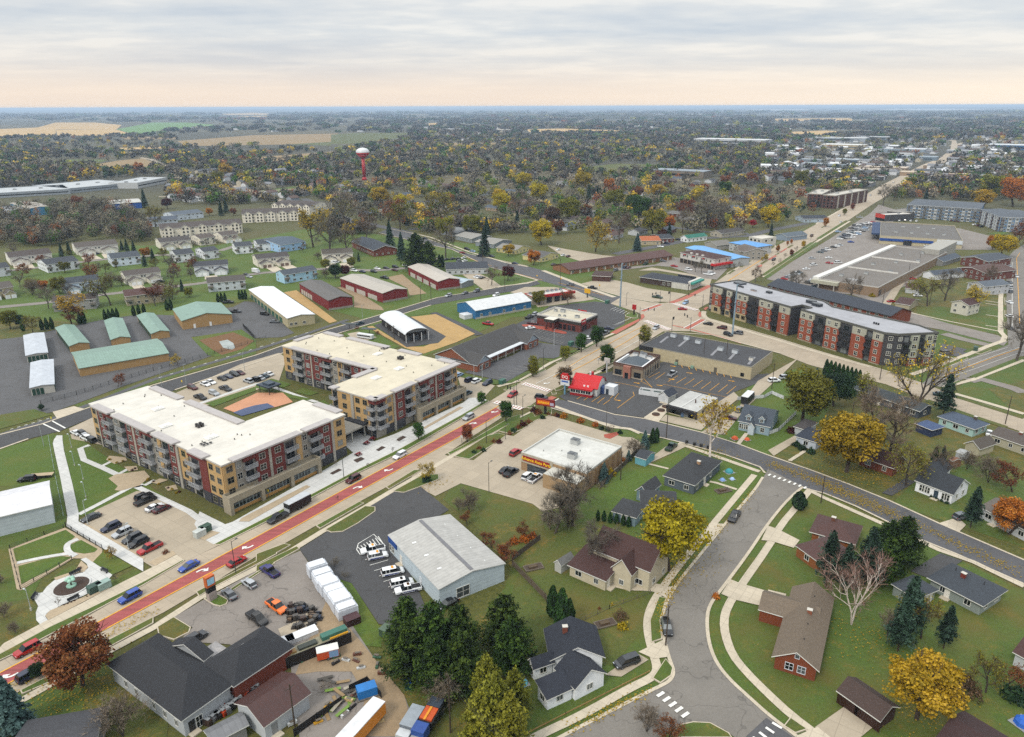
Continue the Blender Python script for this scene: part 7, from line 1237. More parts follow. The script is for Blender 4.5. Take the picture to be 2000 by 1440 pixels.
T_('gold',1665,852,132,'over the bungalow');T_('bare',1705,855,96,'in front of the maroon roofed brick house');T_('barebrown',1748,828,130,'behind the maroon roofed brick house');T_('barebrown',1720,800,90,'behind the golden tree');T_('olive',1575,765,112,'beside the white picket fence');T_('dkgreen',1634,752,76,'behind the olive tree');many('arb','in the tall roadside hedge',[(1614+i*8,718+i*2.6,12)for i in range(9)],hk=1.15);T_('bluespruce',1594,737,26,'beside the tall roadside hedge');T_('sparse',1695,757,60,'in front of the long ranch house')
T_('bigbare',1803,733,105,'beside the concrete road');T_('thinpine',1851,770,40,'beside the concrete road');T_('bare',1998,650,96,'at the right edge by the junction');T_('sparse',1778,905,84,'beside the white cape house');T_('thicket',1936,915,80,'in the yard behind the white cape house');T_('thicket',1892,900,50,'in the yard behind the white cape house');T_('spruce',1842,891,22,'beside the tiny rusty shed');T_('arb',1827,889,14,'beside the tiny rusty shed');many('bushgreen','along the front of the bungalow',[(1556,866,18),(1567,873,18),(1585,880,17)]);T_('bushmaroon',1546,839,20,'beside the white garage');many('bushgreen','before the white cape house',[(1820,969,9),(1830,973,9),(1840,977,9),(1850,981,10)]);T_('sparserust',1985,930,60,'at the right edge behind houses');T_('barebrown',1850,905,60,'behind the white cape house')
T_('birchgold',1392,838,84,'beside the dark grey side street');T_('bluespruce',1260,856,24,'behind the auto parts shop');T_('arb',1275,850,12,'behind the auto parts shop');T_('arb',1283,849,12,'behind the auto parts shop');T_('thicket',1239,873,48,'behind the auto parts shop');T_('bluespruce',1228,888,15,'beside the teal shed');T_('bluespruce',1180,920,26,'beside the auto parts shop wall');T_('bushgold',1194,921,20,'beside the blue spruce');T_('bushmaroon',1160,935,22,'beside the auto parts shop');T_('bushorange',1218,897,12,'along the wooden fence')
for i,(x,y,w)in enumerate(((1052,803,20),(1043,800,16),(1071,808,12),(1060,814,12),(1032,822,16),(1022,828,16),(1012,833,16),(1003,839,14),(965,861,15),(975,862,13),(936,874,14),(944,878,12),(1085,809,12),(1090,811,10),(995,845,13),(926,882,12))):T_(('bushrust','bushmaroon','bushrust','bushgreen')[i%4],x,y,w,'in the auto parts lot hedge')
many('bushorange','along the dark side street',[(1101,811,16),(1134,820,15),(1163,828,15)]);many('bushgreen','along the dark side street',[(1175,835,12),(1187,838,12),(1211,843,12)]);T_('bushgrey',1194,838,24,'in the red gravel bed')
for k,x,y,w,pl in(('green',988,799,29,'beside the red lane'),('rust',912,842,25,'beside the red lane'),('green',817,839,25,'on the verge by the apartments'),('green',940,775,18,'by the apartment driveway'),('olive',1042,712,27,'beside the office lot'),('olive',1104,686,22,'beside the office lot'),('green',1136,666,25,'beside the restaurant lot'),('green',1166,652,28,'beside the restaurant lot'),('green',1185,690,31,'beside the diner'),('brown',1103,733,31,'behind the ice cream sign'),('olive',1260,651,26,'beside the cream shop row')):T_('oval_'+k,x,y,w,pl)
for k,x,y,w in(('orange',1519.6,484,9),('gold',1497,501,8),('gold',1489,505,5),('orange',1538.5,474,6),('orange',1546,471,6),('rust',1547,492,9),('gold',1570,476,9),('orange',1614,432,12),('olive',1650,412,9),('rust',1666,402,9)):T_('oval_'+k,x,y,w,'along the avenue median')
many('sapling','along the avenue',[(1510,517,9),(1522,510,9),(1532,500,9),(1557,487,10),(1583,463,10),(1443,518,11),(1432,521,11),(1395,515,12)]);T_('barebrown',1477,535,31,'beside the brick apartments');T_('bare',1557,547,44,'behind the shingled pavilion');T_('bare',1371,521,24,'in front of the white corner restaurant');T_('bare',1360,520,20,'in front of the white corner restaurant')
T_('sparsegold',217,1079,26,'on the plaza lawn');T_('bushrust',323,1077,15,'in the gravel bed by the parking lot');T_('sapling',112,1178,14,'in the plaza gravel bed');T_('sapling',222,1130,14,'beside the plaza');T_('sparsegold',838,922,38,'on the verge by the auto parts lot');T_('bushgreen',833,934,22,'under the thin golden tree');T_('bushgrey',652,1098,30,'on the lawn strip beside the pallets');T_('bushgrey',673,1122,22,'on the lawn strip beside the pallets');many('thicket','in the meadow behind the metal building',[(915,980,62),(895,985,36)]);T_('bushgrey',905,958,22,'in the meadow by the auto parts lot');T_('bushgrey',635,1340,30,'beside the scrap heap')
many('thicket','on the bank at left edge',[(4,1192,44),(28,1225,36),(0,1130,30)]);many('sapling','on the terrace before the apartments',[(657,905,9),(718,908,8),(782,858,9),(766,878,9),(575,975,8),(832,820,8),(660,972,8)]);T_('sparserust',228,742,25,'beside the storage yard');T_('sparsegold',347,704,22,'beside the storage yard');T_('dkgreen',80,795,14,'beside the storage yard gate');many('sparserust','on the lawn by the picnic shelter',[(698,641,9),(735,650,9)])
for i in range(6):T_('bushmaroon',126+i*6.6+(18 if i>3 else 0),1182-i*2.6-(6 if i>3 else 0),5,'in the row beside the plaza bench')
many('bushmaroon','above the round plaza',[(155,1110,9),(147,1116,7),(140,1119,6)]);many('bushgold','in the apartment flower beds',[(214,897,7),(228,903,6),(240,900,6),(289,936,8),(310,945,6),(336,955,7),(344,962,6)]);many('bushmaroon','in the apartment flower beds',[(258,918,6),(264,915,6),(328,953,6),(350,960,6),(300,940,6)])
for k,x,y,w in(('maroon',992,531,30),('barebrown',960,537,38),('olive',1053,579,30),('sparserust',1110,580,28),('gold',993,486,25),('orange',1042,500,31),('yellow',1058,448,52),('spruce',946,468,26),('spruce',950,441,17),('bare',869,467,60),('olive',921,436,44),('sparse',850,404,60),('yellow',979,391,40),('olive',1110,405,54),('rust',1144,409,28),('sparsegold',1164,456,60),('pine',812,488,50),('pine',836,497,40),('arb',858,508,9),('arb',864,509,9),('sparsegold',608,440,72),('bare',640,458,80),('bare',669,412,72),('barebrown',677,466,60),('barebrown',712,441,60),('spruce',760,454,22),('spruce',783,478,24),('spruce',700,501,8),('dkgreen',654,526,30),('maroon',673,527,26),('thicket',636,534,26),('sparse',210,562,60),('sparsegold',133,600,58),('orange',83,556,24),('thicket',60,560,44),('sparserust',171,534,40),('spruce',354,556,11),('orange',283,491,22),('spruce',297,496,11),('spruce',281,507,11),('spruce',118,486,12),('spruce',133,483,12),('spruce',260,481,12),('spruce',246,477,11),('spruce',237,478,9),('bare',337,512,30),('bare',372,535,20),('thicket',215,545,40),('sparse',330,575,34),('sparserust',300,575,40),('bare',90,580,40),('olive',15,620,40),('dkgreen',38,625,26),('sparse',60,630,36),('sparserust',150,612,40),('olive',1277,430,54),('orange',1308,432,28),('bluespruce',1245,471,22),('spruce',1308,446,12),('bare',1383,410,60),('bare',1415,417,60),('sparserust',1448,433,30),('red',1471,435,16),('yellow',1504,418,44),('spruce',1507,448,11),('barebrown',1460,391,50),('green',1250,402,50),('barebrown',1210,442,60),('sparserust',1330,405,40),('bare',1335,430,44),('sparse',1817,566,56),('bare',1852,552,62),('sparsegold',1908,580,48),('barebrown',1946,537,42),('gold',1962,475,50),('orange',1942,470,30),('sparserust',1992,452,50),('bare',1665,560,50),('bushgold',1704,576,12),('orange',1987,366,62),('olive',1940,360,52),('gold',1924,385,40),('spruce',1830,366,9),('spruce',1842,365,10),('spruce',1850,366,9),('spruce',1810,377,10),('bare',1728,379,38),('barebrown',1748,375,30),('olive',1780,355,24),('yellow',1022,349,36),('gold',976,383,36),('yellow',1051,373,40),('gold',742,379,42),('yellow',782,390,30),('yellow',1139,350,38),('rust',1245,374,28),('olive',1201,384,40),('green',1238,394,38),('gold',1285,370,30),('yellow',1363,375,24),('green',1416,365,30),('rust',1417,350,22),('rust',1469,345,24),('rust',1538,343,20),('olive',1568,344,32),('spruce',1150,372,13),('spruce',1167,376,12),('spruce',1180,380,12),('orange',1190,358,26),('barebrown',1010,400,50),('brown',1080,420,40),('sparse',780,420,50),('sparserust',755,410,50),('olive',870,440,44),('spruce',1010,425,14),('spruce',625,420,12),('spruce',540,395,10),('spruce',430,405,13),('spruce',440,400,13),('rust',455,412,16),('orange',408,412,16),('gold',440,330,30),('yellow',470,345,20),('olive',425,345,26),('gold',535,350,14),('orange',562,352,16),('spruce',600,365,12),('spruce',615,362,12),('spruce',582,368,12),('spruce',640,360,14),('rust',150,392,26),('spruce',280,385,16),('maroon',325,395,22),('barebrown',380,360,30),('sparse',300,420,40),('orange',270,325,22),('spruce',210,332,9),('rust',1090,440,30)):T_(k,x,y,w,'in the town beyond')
many('arb','behind the storage yard',[(204,614,8),(212,613,8),(220,612,8),(228,611,8),(260,606,8),(270,604,8),(280,602,8),(325,595,8),(333,594,8),(80,632,9),(90,631,9),(100,630,9),(155,621,9),(163,620,9),(43,634,9),(425,581,7),(432,580,7),(439,580,7),(467,575,7),(473,575,7),(479,575,7)])
def inpoly(x,y,q):
 c=False;n=len(q)
 for i in range(n):
  (x1,y1),(x2,y2)=q[i],q[i-1]
  if(y1>y)!=(y2>y)and x<(x2-x1)*(y-y1)/(y2-y1)+x1:c=not c
 return c
AVENUE=[(1260,640),(1360,575),(1455,520),(1560,462),(1645,420),(1700,385),(1760,348),(1800,328),(1840,305),(1862,288),(1868,274)]
CROSS=[(740,450),(810,462),(950,505),(1048,535),(1200,580),(1280,610)];SIDES=[C(J3,[(560,200),(700,230),(1000,270),(1400,350)]),C(J4,[(0,560),(330,500),(640,440),(840,410),(1260,390),(1440,340),(1800,270)]),C(J2,[(930,40),(1100,120),(1350,240),(1600,290),(1920,360)]),C(I1,[(830,358),(1000,420),(1320,510),(1560,590),(1950,680)])]
def clear(x,y,pad=9,hp=2):
 p=g(x,y)
 for ln,r in[(AVENUE,16),(CROSS,11)]+[(s_,7)for s_ in SIDES]:
  for a,b in zip(ln,ln[1:]):
   A,B=g(*a),g(*b);d=B-A;t=max(0,min(1,(p-A).dot(d)/d.length_squared))
   if(A+d*t-p).length<r+pad-6:return False
 return all((hx-p.x)**2+(hy-p.y)**2>(r+hp)**2 for hx,hy,r in HOUSES)
NB=[[(640,455),(700,395),(880,345),(1100,335),(1400,335),(1560,360),(1620,385),(1640,405),(1560,455),(1480,480),(1340,470),(1200,480),(1100,470),(900,440),(760,440)]]
rn=random.Random(3);nt_=0
CH=[]
while len(CH)<84:
 x,y=rn.uniform(640,1640),rn.uniform(335,470)
 if inpoly(x,y,NB[0])and clear(x,y,12,9):
  p=g(x,y);CH.append((x,y));a0=rn.choice([UDEG-90,UDEG])+rn.uniform(-6,6);L_,D_=rn.uniform(13,19),rn.uniform(8,10)
  t=thing('cottage',['grey roofed','brown roofed','dark roofed','slate roofed'][len(CH)%4]+' '+['white','cream','brick','tan'][(len(CH)//4)%4]+' house among the garden trees','house',(p.x,p.y,0),math.radians(a0),'houses around the town');HOUSES.append((p.x,p.y,10));B2=dict(w=MB(),r=MB());block(B2,-L_/2,L_/2,-D_/2,D_/2,0,3.1,1.9,'gable' if len(CH)%3 else 'hip','x',.5)
  B2['w'].build('wall',pm(['#b9bcbe','#b0a890','#74432f','#a3917a'][(len(CH)//4)%4],'siding'),t);B2['r'].build('roof',[pm(['#6b6966','#57443c','#3c3c3f','#4c5560'][len(CH)%4],'shingle'),pm('#c4c4c0')],t)
  for i in range(3):win(t,-L_*.3+L_*.3*i,-D_/2-.03,1.6,0,1.3,1.2,'#c9c9c6',False)
while nt_<34:
 x,y=rn.uniform(0,690),rn.uniform(480,610)
 if clear(x,y,10,1)and y<600-.03*x and not(380<x and y>545):T_(rn.choice(['bare','sparse','thicket','sparserust','barebrown','bare','olive','thicket']),x,y,None,'on the duplex estate',base=True,wm=rn.uniform(5,10));nt_+=1
n_tree=sum(1 for o in REG if o.get('category')=='tree')
while n_tree<296:
 x,y=rn.uniform(640,1640),rn.uniform(350,478)
 if inpoly(x,y,NB[0])and clear(x,y,10,1):
  T_(rn.choice(['bare','bare','barebrown','barebrown','sparse','sparserust','olive','gold','brown','sparsegold','spruce','rust','bare','dkgreen','olive','yellow','orange']),x,y,None,'in the old gardens',base=True,wm=rn.uniform(8,14));n_tree+=1
  # woods that read as one mass
FIELDQ=[C(I1,q)for q in([(-40,150),(700,150),(1120,150),(1300,165),(980,200),(770,228),(-40,240)],[(1050,215),(2000,210),(2000,262),(1700,280),(1060,292)],[(1290,90),(1610,92),(1600,124),(1300,124)],[(240,365),(640,365),(600,400),(250,400)],[(520,400),(850,355),(960,400),(820,440),(640,440)],[(-40,560),(820,470),(1020,470),(1000,560),(700,640),(-40,720)],[(1470,355),(2000,315),(2000,342),(1560,388)],[(1520,550),(1770,522),(1770,578),(1640,590)],[(1640,258),(2000,245),(2000,305),(1700,290)],[(720,640),(880,640),(880,720),(760,720)])]+[C(I2,q)for q in([(-40,212),(420,203),(400,235),(200,265),(60,300),(-40,330)],[(500,145),(580,145),(580,172),(500,172)],[(1430,395),(1870,380),(1860,415),(1470,435)],[(1080,182),(1640,190),(1600,208),(1080,205)],[(1200,45),(1540,45),(1540,58),(1200,58)])]+[C(I3,q)for q in([(600,195),(1110,195),(1110,222),(610,226)],[(500,122),(1000,120),(990,144),(500,146)],[(440,50),(1780,50),(1780,72),(440,66)])]
def woods(name,label,spots,nq,qs,pal):
 """spots: (x,y,radius,height,palette index). one object: scattered crowns of many small leaf faces over short stems."""
 rs=np.random.RandomState(len(spots));P,Tn,MI=[],[],[]
 for(x,y,r,h,ci)in spots:
  d=rs.normal(size=(nq,3));d/=np.linalg.norm(d,axis=1)[:,None];k=rs.uniform(.45,1.05,nq)[:,None]
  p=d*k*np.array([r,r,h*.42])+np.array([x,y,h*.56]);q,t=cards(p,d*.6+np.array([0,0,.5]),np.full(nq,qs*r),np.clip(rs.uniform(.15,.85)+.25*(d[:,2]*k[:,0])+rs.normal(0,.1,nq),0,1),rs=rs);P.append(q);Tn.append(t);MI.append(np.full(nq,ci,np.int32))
 mats=[lm(c)if c in LEAFC else leaf_mat('wood_'+c.strip('#'),['#%02x%02x%02x'%tuple(min(255,int(int(c[k:k+2],16)*f))for k in(1,3,5))for f in(.65,.92,1.15)],.1)for c in pal]
 me=card_mesh(name,np.concatenate(P),np.concatenate(Tn),mats[0]);[me.materials.append(m)for m in mats[1:]];me.polygons.foreach_set('material_index',np.concatenate(MI));me.update()
 o=ob(name,me);o['kind']='stuff';o['label']=label
PALW=['#615b53','#6b6757','#504f4a','rust','olive','gold','dkgreen','#837b6c','green']
def pick():return rn.choices(range(9),[22,18,18,3,13,4,11,8,6])[0]
sp1=[]
WOOD1=C(J1,[(-40,150),(300,130),(700,80),(1000,110),(1200,140),(1330,230),(1400,300),(1440,380),(1420,440),(1250,450),(1100,420),(700,440),(500,500),(60,500),(-40,480)])
for i in range(5200):
 x,y=rn.uniform(-40,330),rn.uniform(385,490)
 if inpoly(x,y,WOOD1)and rn.random()<.16:p=g(x,y);sp1.append((p.x,p.y,rn.uniform(3.2,5),rn.uniform(9,13),rn.choices([0,1,7,3,2,8],[30,26,30,5,8,8])[0]))
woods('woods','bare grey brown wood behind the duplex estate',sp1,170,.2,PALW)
sp2=[]
for i in range(17000):
 x,y=rn.uniform(-40,2040),268+190*rn.random()**1.35
 if y>345 and inpoly(x,y,NB[0])and rn.random()<.72:continue
 if y>400 and(x<640 or x>1600):continue
 if x<330 and y>378:continue
 if x>1720 and y>392:continue
 if any(inpoly(x,y,q)for q in FIELDQ):continue
 if not clear(x,y,10,3):continue
 p=g(x,y);dist=p.length
 if(x<430 and y<268 or 100<x<660 and y<300)and rn.random()<.6:continue
 town=x>1500 and y<345
 if rn.random()>(.26 if town else .7):continue
 sp2.append((p.x,p.y,rn.uniform(4,7.5)*(1 if dist<1500 else 1.25),rn.uniform(9,14),pick()if dist>1050 else rn.choices(range(9),[17,14,9,6,14,11,9,11,8])[0]))
near_=[s for s in sp2 if s[0]**2+s[1]**2<1050**2];far_=[s for s in sp2 if s[0]**2+s[1]**2>=1050**2]
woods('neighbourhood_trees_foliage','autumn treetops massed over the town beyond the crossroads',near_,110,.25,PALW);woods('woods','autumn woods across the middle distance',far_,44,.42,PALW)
sp3=[]
for i in range(8200):
 x,y=rn.uniform(-40,2040),rn.uniform(213,275)
 if any(inpoly(x,y,q)for q in FIELDQ):continue
 if x<700 and 234<y and rn.random()<.72:continue
 nz=math.sin(x*.011+y*.31)+math.sin(x*.027-y*.5+2)+math.sin(x*.05+y*.9)
 if nz<-.75+(.5 if x>1500 else 0):continue
 p=g(x,y)
 if p.length>14000:continue
 k=p.length/2400;sp3.append((p.x,p.y,rn.uniform(9,17)*k,rn.uniform(11,15),rn.choices(range(9),[24,10,40,1,4,0,20,3,4])[0]))
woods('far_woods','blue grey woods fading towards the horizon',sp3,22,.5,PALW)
# distant town: too far and many to tell apart
def town(name,label,n,xr,yr,test,sz=(10,18)):
 mb=MB();
 for i in range(n):
  x,y=rn.uniform(*xr),rn.uniform(*yr)
  if not test(x,y)or any(inpoly(x,y,q)for q in FIELDQ)or not clear(x,y,8,2):continue
  p=g(x,y);a=UR+rn.choice([0,math.pi/2])+rn.uniform(-.15,.15);l,d,h=rn.uniform(*sz)/2,rn.uniform(8,11)/2,rn.uniform(3.2,6.5);B2=dict(w=MB(),r=MB());block(B2,-l,l,-d,d,0,h,2.2,'gable','x',.4);c,s_=math.cos(a),math.sin(a);wi,ri=rn.choice([0,0,1,2]),rn.choice([3,4,5,5,0]if 'avenue' in label else[3,4,5])
  for q,m_ in((B2['w'],wi),(B2['r'],ri)):mb.add([(p.x+c*v[0]-s_*v[1],p.y+s_*v[0]+c*v[1],v[2])for v in q.v],q.f,m_)
 o=mb.build(name,[pm('#c6c8ca'),pm('#b0aa9a'),pm('#8a9098'),pm('#55585c'),pm('#5c4a42'),pm('#7a7c80')]);o['kind']='stuff';o['label']=label
town('distant_town','hundreds of pale suburban houses beyond the woods',420,(1480,2030),(236,292),lambda x,y:y>250 or x<1750);town('distant_town','pale new housing estate beyond the dark trees',260,(1120,1500),(238,268),lambda x,y:True,(12,20));town('distant_town','pale houses clustered beyond the water tower',90,(850,1010),(252,275),lambda x,y:True);town('distant_farms','scattered pale farm buildings among far fields',46,(10,1150),(226,262),lambda x,y:True,(18,40));town('distant_town','roofs showing among trees along the avenue',330,(1500,1980),(285,356),lambda x,y:True,(14,28));town('distant_town','roofs showing among trees left of the water tower',130,(330,700),(335,395),lambda x,y:True)
for i,(x,y,w,d,h,c,r)in enumerate(((1648,290,95,60,9,'#b0a284','#c6c6c2'),(1768,298,80,50,8,'#8d9aa4','#b9bcbe'),(1640,275,150,60,9,'#9aa2a8','#c4c6c6'),(1700,273,110,40,9,'#7d868e','#b5b8ba'),(1985,255,240,80,10,'#a5abb0','#c6c8c8'),(1990,292,120,70,10,'#2f5f86','#b9bec2'),(1610,327,70,26,6,'#8a949c','#9aa2a8'),(1585,322,36,24,9,'#7d868e','#8a9298'),(1700,338,60,30,6,'#8a7866','#b5ada0'),(1730,334,60,30,6,'#8d7d6a','#b9aea0'),(1690,350,50,24,5,'#4a4a4c','#b9bbbb'),(1640,354,60,24,5,'#7d8084','#c4c6c8'),(1665,362,50,26,5,'#7d8084','#a9a59e'),(1830,345,95,26,5,'#9a8670','#b5a794'),(1845,330,60,24,5,'#8a7a66','#b3a898'),(1430,280,200,60,11,'#aeb0b2','#c6c8c8'),(1350,226,420,130,14,'#b0aca4','#cacac8'),(1965,330,70,14,4,'#9aa0a4','#b5b8ba'),(1880,300,60,30,6,'#7d8084','#a9acae'),(1290,225,300,100,12,'#a8aaac','#c6c8c8'),(1800,270,110,24,8,'#6e6258','#77706a'),(1850,266,90,24,8,'#6e6258','#77706a'),(1790,312,70,36,6,'#70808c','#8d979e'),(1660,318,60,30,6,'#6e7a84','#a8b0b5'),(1330,345,80,30,9,'#7d7468','#8a9298'),(890,256,130,26,8,'#a8aaac','#c9cacb'),(980,257,100,24,8,'#b0a89a','#c9c6be'))):
 p=g(x,y);t=thing('warehouse',('long ' if w>90 else '')+('white' if r>'#b5' else 'grey')+' flat roofed '+('hall' if w>90 else 'store')+(' far down the avenue' if x>1500 else ' in the far town'),'building',(p.x,p.y,0),UR-math.pi/2,'large halls');bx(t,'wall',-w/2,w/2,-d/2,d/2,0,h,pm(c));bx(t,'roof',-w/2-.3,w/2+.3,-d/2-.3,d/2+.3,h,h+.6,pm(r));bx(t,'window_band',-w*.4,w*.4,-d/2-.1,-d/2,h*.3,h*.6,glass());HOUSES.append((p.x,p.y,w/2))
 # vehicles
def cars(place,rows,detail=2,head=None):
 for r in rows:car(r[0],r[1],r[2],r[3],r[4]if len(r)>4 else head,place,detail)
cars('driving on the street with the red turn lane',[('suv','red',54,1270,'S'),('suv','navy',60,1319,'N'),('suv','blue',254,1167,'S'),('sedan','blue',369,1107,'S'),('sedan','red',463,1098,'N'),('pickup','darkgrey',543,1013,'S'),('suv','maroon',690,937,'S'),('suv','white',781,891,'S'),('suv','silver',915,816,'S'),('suv','red',1001,772,'S'),('suv','black',1057,777,-18)])
cars('in the lot below the apartments',[('suv','black',281,971,'N'),('pickup','black',284,979,'N'),('sedan','white',302,992,'N'),('sedan','maroon',316,995,'N'),('sedan','darkgrey',178,1012,'S'),('suv','navy',217,1031,'S'),('suv','silver',239,1042,'S'),('suv','darkgrey',259,1053,'S'),('suv','black',271,1061,'S'),('pickup','red',293,1072,'S')])
cars('in the lot behind the apartments',[('suv','maroon',376,758,'E'),('sedan','white',401,751,'E'),('sedan','white',412,747,'E'),('sedan','black',434,740,'E'),('sedan','navy',446,736,'E'),('suv','black',458,732,'E'),('sedan','maroon',469,729,'E'),('suv','silver',418,769,'E'),('pickup','darkgrey',440,760,'E'),('pickup','black',391,777,'E'),('suv','silver',485,745,'W'),('suv','black',498,742,'W'),('sedan','silver',508,739,'W'),('sedan','teal',516,735,'W'),('sedan','white',525,731,'W'),('sedan','white',148,846,'W'),('suv','black',158,847,'W'),('sedan','silver',164,851,'W'),('suv','white',168,856,'W'),('suv','darkgrey',178,860,'W')],1)
cars('by the driveway beside the apartments',[('suv','navy',917,743,'N'),('suv','white',931,745,'N'),('suv','navy',952,749,'S'),('suv','teal',912,769,'N'),('sedan','lightblue',896,733,'N')],1)
cars('in the contractor yard',[('suv','darkgrey',382,1248,'N'),('pickup','black',502,1209,-40),('pickup','orange',540,1186,-40),('hatch','silver',487,1141,140),('sedan','grey',448,1162,135),('pickup','purple',527,1117,140)])
for r in(('pickup','white',728,1075,200),('suv','white',738,1087,20),('minivan','white',767,1118,20),('minivan','white',785,1140,20),('pickup','white',797,1152,200)):
 t=car(*r,'beside the metal building');zr=CARS[r[0]][3][4];bx(t,'beacon',-.3,.2,-.4,.4,zr-.04,zr+.12,pm('#d09a22'))
 for s_ in(-1,1):bx(t,'stripe',-1.9,1.2,s_*.985-.012,s_*.985+.012,.5,.72,pm('#2a3f86'))
car('sedan','black',875,1180,220,'beside the metal building')
cars('on the curving street',[('pickup','black',1434,1010,238),('suv','black',1302,1227,268)]);car('minivan','darkgrey',1224,1294,205,'on the farmhouse driveway')
cars('in front of the auto parts shop',[('sedan','black',987,919,'N'),('pickup','black',998,924,'N'),('suv','white',1031,931,'N'),('pickup','white',1046,935,'N'),('suv','red',1007,885,'N')]);car('suv','grey',1878,1010,20,'on the driveway behind the thin pine')
cars('in the diner parking lot',[('pickup','silver',1313,731,'N'),('sedan','navy',1314,707,'W')]);cars('on the gravel drive by the cape house',[('suv','grey',1444,801,'N'),('sedan','maroon',1425,817,-20),('pickup','green',1311,874,'N'),('suv','white',1512,744,10),('suv','silver',1534,738,10)],1);car('sedan','white',1932,846,'N','beside the beige ranch house',1)
cars('at the crossroads',[('suv','silver',1281,641,'S'),('sedan','red',1333,604,-10),('suv','lightblue',1339,592,'S'),('sedan','black',1383,633,'W'),('suv','maroon',1410,641,'W'),('suv','black',1422,654,-60),('suv','grey',1441,651,'W'),('pickup','grey',1182,652,'N')],1);cars('in the restaurant lot',[('pickup','black',1034,620,'N'),('suv','silver',1046,614,'N'),('pickup','maroon',1041,632,-25),('sedan','white',1036,641,20),('sedan','navy',1190,642,-25),('sedan','white',1149,661,-20),('pickup','red',953,633,-30)],1)
cars('on the street by the blue building',[('suv','silver',876,578,'S'),('sedan','grey',908,573,'S'),('suv','grey',931,569,'S'),('sedan','teal',703,632,'N'),('suv','white',969,577,'S')],1);cars('on the dark cross street',[('suv','black',912,487,'E'),('sedan','lightblue',923,491,'E'),('sedan','red',903,494,'W'),('suv','navy',937,500,'W'),('sedan','navy',960,501,'E'),('sedan','navy',1006,515,'E'),('sedan','black',1081,517,'N'),('suv','grey',1114,557,'W'),('pickup','black',1157,563,'W'),('sedan','black',830,466,'E'),('sedan','silver',808,476,'E')],1)
cars('outside the L shaped inn',[('pickup','silver',912,533,'N'),('sedan','white',931,541,'N'),('sedan','white',936,542,'N'),('sedan','black',942,543,'N'),('sedan','black',872,507,'N'),('sedan','navy',884,506,'N'),('sedan','black',895,506,'N'),('sedan','white',906,504,'N'),('suv','grey',897,511,'N'),('sedan','white',908,510,'N')],0);cars('around the motel and the corner shops',[('sedan','white',1100,499,'N'),('sedan','maroon',1110,501,'N'),('sedan','white',1091,488,'N'),('suv','grey',1203,528,'N'),('suv','navy',1221,523,'N'),('sedan','maroon',1228,523,'N'),('pickup','green',1261,516,'N'),('sedan','red',1317,520,'E'),('suv','white',1345,527,'E'),('pickup','white',1383,536,'E'),('minivan','white',1389,534,'E'),('pickup','green',1284,581,'E'),('sedan','grey',1295,510,'E'),('sedan','white',1290,482,'E'),('suv','navy',1303,476,'E'),('sedan','navy',1325,468,'E'),('sedan','red',1411,460,'E'),('suv','grey',1420,455,'E'),('sedan','white',1293,473,'E')],0)
cars('on the avenue',[('suv','black',1511,508,'S'),('suv','maroon',1585,461,'S'),('sedan','lightblue',1551,464,'S'),('suv','white',1639,422,'S'),('sedan','white',1642,434,'N'),('sedan','silver',1700,382,'S'),('suv','black',1745,357,'N'),('sedan','white',1790,337,'S'),('suv','navy',1815,325,'N'),('sedan','maroon',1840,306,'S')],0);cars('parked along the right hand street',[('sedan','silver',1971,520,88),('sedan','grey',1971,552,88),('suv','silver',1971,561,88),('suv','grey',1971,570,88),('sedan','white',1971,591,88),('sedan','white',1971,618,88),('sedan','grey',1971,641,88),('sedan','white',1983,540,88),('sedan','teal',1836,771,-20),('minivan','grey',1847,690,10)],1)
rc=random.Random(9);MC=['white','silver','black','grey','navy','white','darkgrey','red','lightblue','teal','maroon','silver']
for x0,y0,dx,dy,n in((1642,463,8.6,-1.4,5),(1650,458,8.4,-1.6,6),(1658,452,8,-1.6,6),(1664,446,7.5,-1.5,6),(1670,441,7,-1.4,6),(1640,467,8.4,-1.2,4),(1602,493,7,-2.6,3),(1628,483,6.5,-1.8,3),(1532,545,5.4,-2.4,6),(1580,553,5,-3,4),(1595,560,9,1.4,4)):
 for i in range(n):car(rc.choice(['sedan','suv','suv','sedan','hatch','pickup']),rc.choice(MC),x0+dx*i,y0+dy*i,'E','in the plaza parking lot',0)
cars('in the plaza parking lot',[('minivan','white',1589,518,20),('sedan','white',1575,526,0),('sedan','silver',1586,505,0),('sedan','white',1619,504,0),('sedan','red',1620,514,'E'),('minivan','white',1637,513,0),('sedan','blue',1662,473,0),('sedan','white',1811,481,0),('suv','lightblue',1790,472,0),('suv','white',1763,503,0),('sedan','black',1650,461,0),('pickup','silver',1679,425,-20),('suv','lightblue',1637,453,0)],0);cars('outside the blue apartment complex',[('sedan','white',1735+i*11,430+i*.4,'N')if i%3 else('suv','black',1735+i*11,430+i*.4,'N')for i in range(6)]+[('sedan','maroon',1858+i*7,431+i,'N')for i in range(3)]+[('sedan','white',1904,439,20),('suv','maroon',1911,441,20),('suv','black',1917,443,20)],0);cars('beside the alley garages',[('sedan','red',1809,498,0),('sedan','black',1807,506,0),('sedan','white',1793,578,0),('sedan','red',1741,589,10),('sedan','red',1783,545,0)],0)
